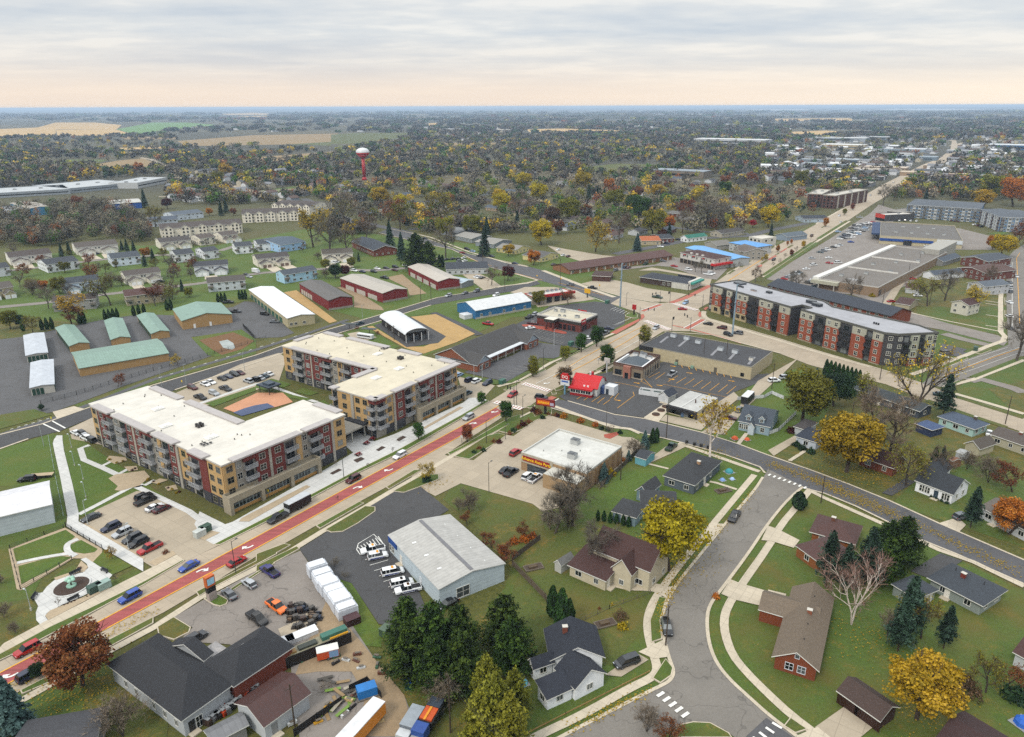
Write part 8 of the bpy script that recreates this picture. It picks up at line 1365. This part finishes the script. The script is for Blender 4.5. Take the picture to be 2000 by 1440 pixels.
cars('on the estate lane',[('sedan','black',481,537,'E'),('sedan','silver',487,541,'E'),('sedan','white',737,525,'E'),('sedan','black',754,524,'E'),('suv','black',772,522,'E'),('sedan','white',792,519,'E'),('sedan','navy',708,531,'E'),('suv','black',730,531,'E'),('sedan','maroon',771,528,'E'),('suv','white',692,529,'E'),('suv','black',47,512,'N'),('suv','silver',170,500,'N'),('suv','navy',187,496,'N'),('sedan','white',76,510,'N'),('suv','black',314,551,'N'),('suv','black',686,514,'N'),('suv','white',657,513,'N'),('pickup','black',751,543,-30)],0);cars('by the cream storage building',[('pickup','black',446,591,10),('pickup','darkgrey',460,609,0),('suv','black',517,614,-20),('sedan','grey',536,629,0)],1)
def boxthing(name,label,cat,x,y,rot,parts,group=None,z=.12):
 p=g(x,y);t=thing(name,label,cat,(p.x,p.y,z),math.radians(HEAD.get(rot,rot)),group)
 for nm,x0,x1,y0,y1,z0,z1,c in parts:bx(t,nm,x0,x1,y0,y1,z0,z1,pm(c,'plain',.55))
 return t
def wheels(t,xs,w,r=.38):
 for x in xs:
  for s_ in(1,-1):o=ob('wheel',car_meshes('suv')['wheel'],t,(x,s_*w,r));ob('rim',car_meshes('suv')['rim'],o)
t=boxthing('cargo_trailer','black enclosed trailer towed behind the pickup','trailer',582,993,'S',[('body',-3.6,3.4,-1.15,1.15,.55,2.75,'#191b22'),('roof',-3.62,3.42,-1.17,1.17,2.75,2.9,'#b5b8bb'),('nose_panel',3.4,3.5,-1.1,1.1,.6,1.4,'#a9acae'),('drawbar',3.4,5.0,-.06,.06,.5,.62,'#2a2a2c')]);wheels(t,(-.6,.4),1.1)
t=boxthing('box_trailer','white box trailer with orange side at the bottom edge','trailer',707,1438,62,[('body',-5,5,-1.25,1.25,.9,3.3,'#c98a3a'),('roof',-5.02,5.02,-1.27,1.27,3.3,3.45,'#c9cacb'),('end_panel',-5.03,-5,-1.2,1.2,1,3.2,'#d06a24')]);wheels(t,(-3,-2),1.1,.5)
t=boxthing('dump_truck','black dump truck with blue tarp and orange load','truck',838,1420,250,[('chassis',-4,4.2,-1.1,1.1,.6,1.0,'#1c1c1e'),('dump_bed',-4,1.5,-1.3,1.3,1.0,2.4,'#22242a'),('load',-1.6,1.2,-1.1,1.1,2.4,2.7,'#b5561c'),('tarp',-3.8,-1.7,-1.2,1.2,2.4,2.75,'#3a4450'),('cab',2.0,4.2,-1.15,1.15,1.0,2.9,'#2f528f'),('hood',4.2,5.3,-1,1,.9,1.9,'#9a9c9a'),('ladder',-1.5,1.4,-.3,.1,2.75,2.85,'#c98f24')]);wheels(t,(-3,-1.8,3.6),1.15,.5)
t=boxthing('stake_truck','small grey box truck beside the dump truck','truck',806,1424,250,[('body',-2.5,2.2,-1.15,1.15,.8,2.6,'#6a7077'),('roof',-2.52,2.22,-1.17,1.17,2.6,2.7,'#8f969c'),('cab',2.2,3.8,-1.1,1.1,.7,2.0,'#b9bcbe')]);wheels(t,(-1.6,2.8),1.1,.42)
t=boxthing('utility_trailer','small orange and white enclosed trailer in the yard','trailer',641,1285,20,[('body',-2,2,-.95,.95,.5,2.1,'#b8552a'),('roof',-2.02,2.02,-.97,.97,2.1,2.2,'#cfcfca'),('side_panel',.2,1.9,-.98,-.95,.6,2.0,'#7d9ab8')]);wheels(t,(0,),.9)
boxthing('roll_off_container','long black open container loaded with timber and scaffold','container',600,1283,34,[('body',-8.5,8.5,-1.2,1.2,.1,2.4,'#1d1d20'),('deck',-8.4,8.4,-1.1,1.1,2.4,2.46,'#8a8672'),('scaffold',3,8,-.7,.7,2.46,3.3,'#3f6f62'),('planks',-6,-2,-.8,.6,2.46,2.8,'#8f7444'),('pallet',-1.5,2,-.8,.4,2.46,2.9,'#3a4038'),('yellow_beam',4.4,8,-1.1,-.8,2.46,2.75,'#c4982c')])
boxthing('dumpster','brown lidded dumpster at the end of the white pallets','dumpster',688,1218,35,[('body',-1.5,1.5,-1,1,0,1.5,'#3f2428'),('lid',-1.55,1.55,-1.05,1.05,1.5,1.6,'#4d2d30')]);boxthing('tarp_stack','bright blue tarpaulin covered stack on a pallet','stack',717,1358,25,[('pallet',-2,2,-1.3,1.3,0,.25,'#6f6a62'),('tarp',-1.7,1.7,-1,1,.25,1.9,'#2379b5')]);boxthing('portable_toilet','blue portable toilet lying by the pines','toilet',797,1340,100,[('body',-1.1,1.1,-.6,.6,.1,1.1,'#1f5fae'),('base',-1.2,-1,-.6,.6,0,1.1,'#1d4f4a')]);boxthing('transformer_box','dark green utility cabinet beside the metal building lawn','utility box',753,1240,60,[('body',-1,1,-.8,.8,0,1.6,'#4a5c4c'),('lid',-1.05,1.05,-.85,.85,1.6,1.7,'#5c6e5c')])
for i,(x,y)in enumerate(((621,1123),(631,1136),(637,1148),(645,1158),(654,1168),(662,1179),(669,1191),(678,1203))):boxthing('wrapped_pallet','white wrapped stack of insulation boards in the long row','stack',x,y,32,[('stack',-2.1,2.1,-1.15,1.15,.15,2.3 if i%3 else 2.7,'#c3c7cd'),('top_pack',-1.9,1.7,-1.05,1.05,2.3 if i%3 else 2.7,2.75 if i%3 else 3.1,'#cdd0d4'),('pallet',-2.1,2.1,-1.1,1.1,0,.15,'#7a664a')],'white wrapped pallets in a row')
rr=random.Random(4)
for i in range(26):x,y=588+rr.uniform(-26,34),1206+rr.uniform(-20,24);boxthing('machine_crate',rr.choice(['dark','rusty','grey','blue grey'])+' small machine part in the yard clutter','machine',x,y,rr.uniform(0,180),[('frame',-.9,.9,-.6,.6,.1,.35,'#3a332e'),('block',-.6,.5,-.4,.4,.35,rr.uniform(.7,1.3),rr.choice(['#4a3a32','#2f3a4c','#55524e','#6b5a48'])),('bar',-.1,0,-.7,.7,.4,1.0,'#2a2624')],'machine clutter in the yard')
for i in range(16):x,y=660+rr.uniform(-26,30),1360+rr.uniform(-34,40);boxthing('scrap_board',rr.choice(['pale','brown','dark'])+' scrap board on the rubbish heap','board',x,y,rr.uniform(0,180),[('board',-1.4,1.4,-.3,.3,.05+.04*i,.15+.04*i,rr.choice(['#8f7a58','#a09a8c','#4a463e','#6f8a3a']))],'scrap boards on the heap')
for i in range(18):x,y=500-i*5.6+rr.uniform(-3,3),1345+i*4.2+rr.uniform(-5,5);boxthing('scrap_crate',rr.choice(['grey','rusty','dark','orange'])+' scrap item along the brick wall','scrap',x,y,rr.uniform(0,180),[('body',-.7,.7,-.4,.4,0,rr.uniform(.4,1.2),rr.choice(['#77787a','#4a3a34','#b0481f','#2c2c2e'])),('top',-.5,.6,-.3,.3,1.2,1.3,'#8d9092')],'scrap items along the wall')
for i in range(22):x,y=640+rr.uniform(-70,110),1345+rr.uniform(-70,85);boxthing('scrap_piece',rr.choice(['pale','rusty','dark','yellow','green','white'])+' scrap piece lying on the yard dirt','scrap',x,y,rr.uniform(0,180),[('body',-.8,.8,-.25,.25,.05,rr.uniform(.2,.7),rr.choice(['#b5a27c','#6a4636','#2c2c30','#b58f2c','#3f6650','#b9bbbb'])),('top',-.4,.5,-.2,.2,.6,.75,'#6f675c')],'scrap pieces in the yard')
for i,(x,y,c,w)in enumerate(((544,1262,'#c6c8ca',30),(590,1245,'#c6c8ca',35))):boxthing('roof_sheet_stack','white sheet stack behind the black roof','stack',x,y,w,[('stack',-3,3,-1,1,0,.9,c),('cover',-3.05,3.05,-1.05,1.05,.9,1.0,'#d0d2d4')],'white sheet stacks')
boxthing('motorhome','white and black motorhome parked behind the cape house','vehicle',1459,786,'N',[('body',-3.5,3.5,-1.2,1.2,.5,3.0,'#24262a'),('roof',-3.52,3.52,-1.22,1.22,3.0,3.12,'#c9cacb'),('cab',3.5,4.4,-1.1,1.1,.5,2.0,'#2c2e33')]);boxthing('white_van','white panel van on the estate lane','van',500,533,'E',[('body',-2.8,2,-1,1,.4,2.6,'#c9cbcc'),('cab',2,3,-.95,.95,.4,1.7,'#c9cbcc')]);boxthing('boat','covered boat on a trailer beside the red barn','boat',676,558,10,[('hull',-3,3,-1.1,1.1,.6,1.5,'#c4c2b8'),('cover',-2,1,-1,1,1.5,2.0,'#b5903c'),('trailer',-3.2,4,-.9,.9,.2,.5,'#3a3a3c')])
boxthing('flatbed_trailer','flatbed trailer with wood deck beside the white shed','trailer',82,933,10,[('deck',-3,3,-1.1,1.1,.7,.85,'#a99a80'),('rail',-3,3,-1.15,-1.1,.6,1.0,'#2a2a2c'),('drawbar',-4.4,-3,-.06,.06,.6,.7,'#2a2a2c')]);car('suv','black',53,937,190,'beside the white shed')
boxthing('bus_trailer','white tank trailer by the picnic shelter','trailer',714,662,-25,[('body',-4,4,-1,1,.5,2.2,'#c9cbcc'),('window_band',-3.6,3.4,-1.02,-1,1.2,1.8,'#22262c')]);boxthing('playground_shelter','dark faceted playground structure on the orange court','shelter',527,766,'E',[('roof',-3.4,3.4,-2.8,2.8,2.6,3.1,'#3a4652'),('cap',-1.8,1.8,-1.4,1.4,3.1,3.7,'#46535f'),('post',-2.8,-2.6,-2.2,-2,0,2.6,'#2c3238'),('post',2.6,2.8,-2.2,-2,0,2.6,'#2c3238'),('post',-2.8,-2.6,2,2.2,0,2.6,'#2c3238'),('post',2.6,2.8,2,2.2,0,2.6,'#2c3238')])
for i,(x,y)in enumerate(((683,645),(722,655))):boxthing('picnic_shelter','dark solar panel shelter by the rear lot','shelter',x,y,-10,[('roof',-3.5,3.5,-1.2,1.2,2.9,3.1,'#4a5052'),('post',-.1,.1,-.1,.1,0,2.9,'#3a3c3e')],'solar panel shelters')
for x,y,c,lb in((186,1156,'#3f5a50','green utility cabinet beside the plaza'),(204,1150,'#8fa39c','pale utility cabinet beside the plaza'),(402,1039,'#3f5a4c','green utility cabinet by the lot driveway'),(391,1048,'#b5b9b5','pale utility cabinet by the lot driveway'),(1115,675,'#3f6a5c','green utility cabinet beside the restaurant lot'),(1186,593,'#3f6a5c','green utility cabinet at the corner'),(1905,685,'#3f5a4c','green utility cabinet by the right hand street'),(981,750,'#3f6a5c','green utility cabinets by the office lot')):boxthing('utility_cabinet',lb,'utility box',x,y,'N',[('body',-1.3,1.3,-.8,.8,0,1.6,c),('lid',-1.35,1.35,-.85,.85,1.6,1.7,c)],'utility cabinets')
# poles, signs, fences
for x,y,h in((205,1118-0,9),):pass
for i,(x,y)in enumerate(((140,875),(146,910),(163,937),(168,972))):pole('street_lamp','pale path light on the apartment lawn',x,y,4.6,.07,'#a5b0b3',((150,.5,4.5),),'lamp','path lights on the lawn','#b5c0c0',.5)
pole('street_lamp','pale lamp on a concrete base left of the plaza',61,1193,5.2,.08,'#a5abab',((150,.6,5.1),),'lamp',lamp='#b5bab8',base=.7);pole('street_lamp','pale lamp in the gravel by the dark sedan',172,1026,7,.09,'#a5abab',((60,.6,6.9),),'lamp',lamp='#a5abab',base=.6);pole('street_lamp','pale lamp beside the black suv row',252,1075,7,.09,'#a5abab',((60,.6,6.9),),'lamp',lamp='#a5abab',base=.6)
for x,y,h,c in((461,1121,8.5,'#34373a'),(672,936,9,'#34413c'),(955,962,9,'#6a665e'),(1009,792,9,'#3a3c3e'),(1061,720,8.5,'#3a3c3e'),(1248,686,8.5,'#3a3c3e'),(1021,817,8,'#3a3c3e'),(950,867,8,'#3a3c3e'),(987,859,5,'#5a5650'),(1184,836,8.5,'#5a5650'),(1082,676,7.5,'#b5b8b8'),(926,743,6,'#b0b4b4'),(942,740,6,'#b0b4b4'),(1223,598,7,'#3a3c3e'),(317,758,8,'#9aa0a0'),(364,751,8,'#9aa0a0'),(478,725,8,'#9aa0a0'),(709,632,9,'#9aa0a0'),(86,872,9,'#9aa0a0'),(1595,505,9,'#b5b5b0'),(1575,524,9,'#b5b5b0'),(1600,507,9,'#c0c0ba'),(1620,490,9,'#c0c0ba'),(1636,475,9,'#c0c0ba'),(1620,530,9,'#c0c0ba')):pole('street_lamp','slim street lamp on a tall straight pole',x,y,h,.1,c,((UDEG,1.2,h-.1),),'lamp','slim street lamps','#55585a')
for x,y,h in((1301,857,12),(1417,715,11),(1373,712,11),(880,1432,12),(192,1440,.1),(576,1420,9),(1507,760,10),(1718,742,17),(1663,0,0)if 0 else(1660,836,9),(1963,829,10),(1815,596,10),(1794,520,9),(1772,548,10),(1723,597,9),(1310,1005,.1),(1300,1262,9.5),(842,586,9),(822,589,9),(986,569,10),(943,511,12),(1094,558,16),(1214,510,.1),(1603,983,8),(770,665,7),(1212,938,9)):
 if h>1:pole('utility_pole','weathered wooden utility pole',x,y,h,.16,'#4f443a',((UDEG,1.1,h-.6),(UDEG+180,1.1,h-.6)),'utility pole','wooden utility poles')
for x,y,h in((1211,600,23),(1430,657,24)):pole('steel_pylon','tall pale blue steel transmission pole at the crossroads',x,y,h,.44,'#8496a2',((UDEG,1.6,h*.72),(UDEG+180,1.4,h*.66),(UDEG,1.4,h-.4)),'transmission pole','steel transmission poles')
def sigpole(x,y,az,l,lb):
 t=pole('traffic_signal',lb,x,y,7,.13,'#4a4d50',((az,l,6.2),),'traffic light','traffic signals at the crossroads')
 for f in(.55,.95):m=MB();m.box(-.2,.2,-.2,.2,-.6,.6);m.build('signal_head',pm('#1d1e20'),t,False,(math.cos(math.radians(az))*l*f,math.sin(math.radians(az))*l*f,6.1))
sigpole(1249,627,-15,7,'traffic signal on the near left corner of the crossroads');sigpole(1312,648,60,2,'short traffic signal on the cream building corner');sigpole(1348,648,100,8,'traffic signal beside the cream shop row');sigpole(1372,601,150,8,'traffic signal by the brick apartments');sigpole(1308,593,-130,2,'traffic signal on the vacant lot corner');sigpole(1289,593,-140,7,'traffic signal at the far left of the crossroads');sigpole(1004,792,140,3,'pedestrian signal pole by the red lane crossing')
def sign(name,label,x,y,rot,parts,texts=(),cat='sign'):
 t=boxthing(name,label,cat,x,y,rot,parts,'business signs',0)
 for s_,lx,ly,lz,sz,c in texts:text(t,s_,(lx,ly,lz),0,sz,c,bold=.01)
 return t
FR=UDEG-90
sign('pylon_sign','red roof shaped ice cream sign over a white menu board',1103,771,FR+8,[('post',-.25,.25,-.2,.2,0,4,'#6f93a8'),('menu_board',-1.7,1.7,-.2,.2,3.6,5.6,'#c6c9cb'),('blue_strip',-1.3,1.3,-.22,-.2,4.8,5.4,'#3f66a8'),('red_panel',-1.6,1.6,-.22,.22,5.9,7.6,'#b3161f'),('cap',-1.1,1.1,-.2,.2,7.6,8.2,'#b3161f')],[('DQ',0,-.26,6.8,1.5,'#d8d8d4')])
sign('pylon_sign','red and yellow lit sign on a black post by the side street',1065,810,FR+14,[('post',-.4,.4,-.25,.25,0,3.2,'#1d1d20'),('panel',-3.3,3.3,-.3,.3,3.2,5.6,'#7d1518'),('yellow_panel',-2.9,1.6,-.33,-.3,3.7,5.2,'#c4671c'),('badge',1.7,3.0,-.33,-.3,3.6,4.6,'#a9a4b5')],[('Advance',-.6,-.37,4.45,1.15,'#f0c93a')])
sign('pylon_sign','tall contractor sign with orange and blue face in a grass island',415,1172,'W',[('base',-.6,.6,-.9,.9,0,2.2,'#a59a94'),('cabinet',-.45,.45,-.95,.95,2.2,3.6,'#1e1f24'),('face',-.5,.5,-1.0,1.0,3.6,6.0,'#b5642c'),('blue_oval',.5,.53,-.8,.8,4.1,5.6,'#9fc4d6'),('blue_oval',-.53,-.5,-.8,.8,4.1,5.6,'#9fc4d6')])
sign('pylon_sign','yellow and black sign by the car wash',1147,582,FR,[('post',-.3,.3,-.2,.2,0,2.6,'#2a2a2c'),('panel',-1.8,1.8,-.2,.2,2.6,5.0,'#c9a224')]);sign('pylon_sign','leaning red sign in the corner grass island',1238,616,FR,[('post',-.3,.3,-.3,.3,0,3,'#3a2a28'),('panel',-1,1,-.3,.3,3,5.4,'#a31a1e')]);sign('pylon_sign','white pole sign in front of the diner',1185,728,FR,[('post',-.2,.2,-.2,.2,0,5,'#b9bbbb'),('panel',-1.2,1.2,-.2,.2,4,6,'#b5b0ac')])
for x,y,c,lb in((525,973,'#c9b83a','yellow warning sign beside the black trailer'),(103,829,'#c9c22c','yellow diamond sign by the rear street crossing'),(357,756,'#d0b52a','yellow sign by the rear parking lot'),(1169,712,'#b9bbbb','white sign beside the diner verge'),(1096,552,'#d0a82a','yellow warning sign on the pole by the motel'),(1171,565,'#d0a82a','yellow warning sign on the dark street'),(1049,546,'#d0a82a','yellow warning sign at the street corner'),(902,866,'#b9bbbb','white sign under the rust street tree')):sign('road_sign',lb,x,y,FR,[('post',-.05,.05,-.05,.05,0,2.4,'#77797a'),('plate',-.4,.4,-.07,-.05,1.9,2.7,c)],cat='road sign')
def fence(label,pts,h,col,step=2.4,slats=0,name='fence',rails=2,k=None):
 w=[g(*p)for p in(C(k,pts)if k else pts)];t=thing(name,label,'fence',(w[0].x,w[0].y,0),0,'fences');pb,rb=MB(),MB()
 for a,b in zip(w,w[1:]):
  d=b-a;n=max(1,int(d.length/step));u=d.normalized();nv=Vector((-u.y,u.x))
  for i in range(n+1):q=a+d*(i/n)-w[0];pb.box(q.x-.06,q.x+.06,q.y-.06,q.y+.06,0,h+.06)
  def board(z0,z1,th=.02):
   A,B=a-w[0],b-w[0];o=nv*th;rb.add([(*(A-o),z0),(*(B-o),z0),(*(B+o),z0),(*(A+o),z0),(*(A-o),z1),(*(B-o),z1),(*(B+o),z1),(*(A+o),z1)],[(0,1,5,4),(1,2,6,5),(2,3,7,6),(3,0,4,7),(4,5,6,7)])
  if slats==1:board(.08,h)
  else:
   for j in range(rails):z=h*(.2+.75*j/max(1,rails-1));board(z-.03,z+.03)
   if slats==2:
    m_=int(d.length/.25)
    for i in range(m_):q=a+d*((i+.5)/m_)-w[0];rb.box(q.x-.012,q.x+.012,q.y-.012,q.y+.012,.08,h)
 pb.build('post',pm(col),t);rb.build('fence_panel',pm(col,'siding'),t)
fence('black iron fence along the dog run',[(840,60),(1000,170),(1310,350)],1.3,'#26272a',2.4,2,k=B7);fence('thin wire fence on the far side of the dog run',[(815,80),(570,170),(130,345),(265,865),(920,480)],1.1,'#34383a',3,0,rails=3,k=B7);fence('white picket fence around the cape house garden',[(1440,722+60),(1492,778),(1507,770),(1530,780)],1.3,'#c9cbcc',2,1);fence('white vinyl fence behind the cape house',[(1500,850),(1520,843),(1554,810)],1.3,'#c9cbcc',2,1);fence('weathered board fence around the brown yard',[(1000,1105),(1065,1172),(1070,1180)],1.6,'#6a5f52',2.4,1);fence('weathered board fence beside the thicket',[(1000,1097),(1055,1055)],1.6,'#5c5349',2.4,1);fence('board fence behind the auto parts shop',[(1172,955),(1215,915),(1235,895),(1262,868),(1282,850)],1.7,'#5d544a',2.4,1);fence('black screened fence in the contractor yard',[(575,1440),(620,1408),(668,1375)],1.7,'#1c1c1e',2.4,1);fence('black screened fence by the blue tarp',[(683,1352),(718,1335),(745,1365)],1.6,'#1c1c1e',2.4,1);fence('chain fence along the storage yard',[(80,790),(150,772),(300,725),(420,692),(520,662)],1.6,'#44484a',3,0,rails=4);fence('tall grey pipe rail beside the white path',[(95,855),(107,925),(124,1008)],.9,'#a9b8b5',4,0,rails=1);fence('dark board fence behind the storage gate',[(475,638),(497,662)],1.6,'#232427',2,1);fence('low wire fence across the back lawns',[(1120,1222),(1190,1190),(1270,1160)],1,'#6a665a',3,0,rails=2);fence('low timber edging along the farmhouse lawn',[(1033,1432),(1105,1395),(1268,1313)],.35,'#a58a5c',6,1)
rs=np.random.RandomState(8);LP=[]
for(x,y,rx,n)in((1300,1085,9,900),(1300,1110,6,400),(1657,905,11,1100),(1705,930,8,500),(1806,1380,8,500),(158,1340,8,700),(838,945,4,160),(1390,884,6,260),(1750,880,12,600),(1810,790,8,300),(1680,1240,7,200),(1042,512,5,200)):
 c_=g(x,y);LP.append(np.stack([c_.x+rs.normal(0,rx*.55,n),c_.y+rs.normal(0,rx*.55,n),np.full(n,.32)],1))
for(a,b,wd,n)in(((1583,935),(1733,1000),1.6,1300),((1500,905),(1583,935),1.4,500),((1290,1190),(1333,1127),.7,260),((1297,1240),(1290,1190),.5,160),((1390,1057),(1473,960),.7,260),((1733,1000),(1990,1120),1.2,700),((1110,1430),(1270,1350),.7,260),((20,1345),(300,1195),.8,300)):
 A,B=g(*a),g(*b);t_=rs.uniform(0,1,n);LP.append(np.stack([A.x+(B.x-A.x)*t_+rs.normal(0,wd,n),A.y+(B.y-A.y)*t_+rs.normal(0,wd,n),np.full(n,.33)],1))
LP=np.concatenate(LP);q_,t_=cards(LP,np.tile([0,0,6.],(len(LP),1)),np.full(len(LP),.24),rs.uniform(.2,1,len(LP)),rs=rs);o=ob('fallen_leaves',card_mesh('fallen_leaves',q_,t_,lm('gold')));o['kind']='stuff';o['label']='yellow fallen leaves under trees and along kerbs'
for x,y,r_,lb in((145,1173,UDEG,'long dark bench on the plaza rim'),(69,1168,100,'dark bench at the plaza entrance'),(204,1118,-30,'dark bench on the plaza lawn side'),(148,1122,UDEG,'dark bench under the maroon shrubs')):boxthing('park_bench',lb,'bench',x,y,r_,[('seat',-1.2,1.2,-.25,.25,.42,.5,'#3c3f42'),('backrest',-1.2,1.2,.22,.28,.5,.95,'#3c3f42'),('leg',-1,-.9,-.2,.2,0,.42,'#2a2a2c'),('leg',.9,1,-.2,.2,0,.42,'#2a2a2c')],'plaza benches')
t=thing('tree_sculpture','verdigris metal tree sculpture in the round bed','sculpture',(PLAZA.x,PLAZA.y,.35));m=MB();m.cyl((0,0,0),(0,0,.25),1,1,16);m.build('base',pm('#8fb0a0'),t);m=MB();m.cyl((0,0,.2),(0,0,1.8),.18,.12,8);m.build('stem',pm('#4a4038'),t);m=MB();[m.dome((math.cos(i*1.26)*.6,math.sin(i*1.26)*.6,1.5+.15*(i%2)),.5,.5,8,3)for i in range(5)];m.build('crown',pm('#9fc0b0'),t)
for i,(x,y)in enumerate(((1341,867),(1356,871),(1369,874),(1383,877))):boxthing('trash_bin','dark wheeled bin standing at the curb','bin',x,y,FR,[('body',-.35,.35,-.4,.4,0,1.0,'#2e2c2c'),('lid',-.38,.38,-.43,.43,1,1.1,'#3c3a38')],'wheeled bins at the kerb')
for x,y,c,lb,s_ in((1424,923,'#3f8f96','teal play tent on the front lawn',1.2),(1411,939,'#7d9ac4','blue and white toy on the front lawn',.8),(1430,937,'#9fb5d6','round blue toy on the front lawn',.7),(1435,858,'#c4622c','orange leaf bag pile by the cape house',1.1),(1459,860,'#c4622c','small orange leaf bag by the cape house',.9),(1021,1336,'#6fb5c4','turquoise play table beside the farmhouse',1),(1999,1415,'#2a66b5','blue trampoline edge at the right border',1.6)):p=g(x,y);t=thing('garden_toy',lb,'toy',(p.x,p.y,.1),.4);m=MB();m.dome((0,0,0),s_,s_*.9,8,3);m.build('body',pm(c),t);bx(t,'mat',-s_*1.1,s_*1.1,-s_,s_,0,.06,pm('#8d8f90'))
for x,y,lb in((1182,1220,'wooden raised garden bed on the lawn'),(1042,1110,'old garden bed in the brown yard'),(1412,960,'stone ringed flower bed on the lawn')):boxthing('garden_bed',lb,'garden bed',x,y,20,[('frame',-2.2,2.2,-1.1,1.1,0,.3,'#6f675a'),('soil',-2,2,-.9,.9,.3,.34,'#4a3a2a'),('plants',-1.2,.8,-.5,.4,.34,.6,'#5a4a30')],'garden beds')
p=g(712,352);t=thing('water_tower','red and white water tower above the treetops','water tower',(p.x,p.y,0));m=MB();m.cyl((0,0,0),(0,0,4),4.2,2.6,16);m.cyl((0,0,4),(0,0,30),2.4,2.4,16);m.cyl((0,0,30),(0,0,34.5),2.4,8,20);rd=pm('#a5161c','plain',.45,.06);m.build('column',rd,t,True)
m=MB();m.cyl((0,0,34.5),(0,0,37.5),8,9.4,24);m.build('lower_bowl',rd,t,True);m=MB();m.cyl((0,0,37.5),(0,0,39),9.4,9.2,24);m.dome((0,0,39),9.2,5.2,24,6);m.build('tank',pm('#c6c8c9','plain',.45,.05),t,True);m=MB();[m.cyl((math.cos(i)*2.4,math.sin(i)*2.4,43),(math.cos(i)*2.4,math.sin(i)*2.4,47.5),.12,.08,5)for i in range(6)];m.build('antenna',pm('#a9abac'),t)
for i,(x,y)in enumerate(((1020,318),(1028,320),(1050,318),(1078,316),(1088,318),(1108,316))):pole('floodlight_mast','slim pale floodlight mast by the sports field',x,y,22,.25,'#9aa5ab',((0,1.2,21.5),(180,1.2,21.5)),'mast','floodlight masts')
t=pole('power_line','overhead wires running down from the bottom utility pole',884,1433,11.4,.03,'#3a3a3a',(),'wires',None);m=MB();a0=g(880,1432);b0=g(1010,1560)
for k in range(3):
 pr_=Vector((a0.x+k*.5-.5,a0.y,11));e=Vector((b0.x+k*.5,b0.y,9))
 for i in range(8):q1,q2=pr_.lerp(e,i/8),pr_.lerp(e,(i+1)/8);m.cyl((q1.x-t.location.x,q1.y-t.location.y,q1.z-.8*math.sin(math.pi*i/8)),(q2.x-t.location.x,q2.y-t.location.y,q2.z-.8*math.sin(math.pi*(i+1)/8)),.025,.025,4)
m.build('wire',pm('#2a2a2c'),t)
# haze and labels
mb=MB();mb.box(-46000,46000,-400,46000,-4,104);hz_=mb.mesh('haze',[]);hm=bpy.data.materials.new('haze_air');hm.use_nodes=True;ht=hm.node_tree;ht.nodes.remove(ht.nodes['Principled BSDF']);pv=ht.nodes.new('ShaderNodeVolumePrincipled');pv.inputs['Color'].default_value=(.60,.78,1.0,1);pv.inputs['Density'].default_value=.00008;pv.inputs['Anisotropy'].default_value=.1
ht.links.new(pv.outputs[0],[n for n in ht.nodes if n.type=='OUTPUT_MATERIAL'][0].inputs['Volume']);hz_.materials.append(hm);ho=ob('haze',hz_);ho['kind']='stuff';ho['label']='thin bluish air over the whole valley';hm.cycles.homogeneous_volume=True
bpy.context.view_layer.update()
NUM='first second third fourth fifth sixth seventh eighth ninth tenth eleventh twelfth'.split()
def nth(i):
 if i<12:return NUM[i]
 k=i+1;return '%d%s'%(k,'th' if 10<k%100<14 else{1:'st',2:'nd',3:'rd'}.get(k%10,'th'))
bl={}
for o in REG:bl.setdefault(o['label'],[]).append(o)
for lb,os_ in bl.items():
 if len(os_)<2:continue
 os_.sort(key=lambda o:pix(o.location)[0])
 for i,o in enumerate(os_):o['label']=lb+(', leftmost of %d'%len(os_)if i==0 else ', rightmost of %d'%len(os_)if i==len(os_)-1 else ', %s from left of %d'%(nth(i),len(os_)))
for o in REG:
 if len(o['label'].split())>16 or len(o['label'].split())<4:print('LBL',o.name,o['label'])
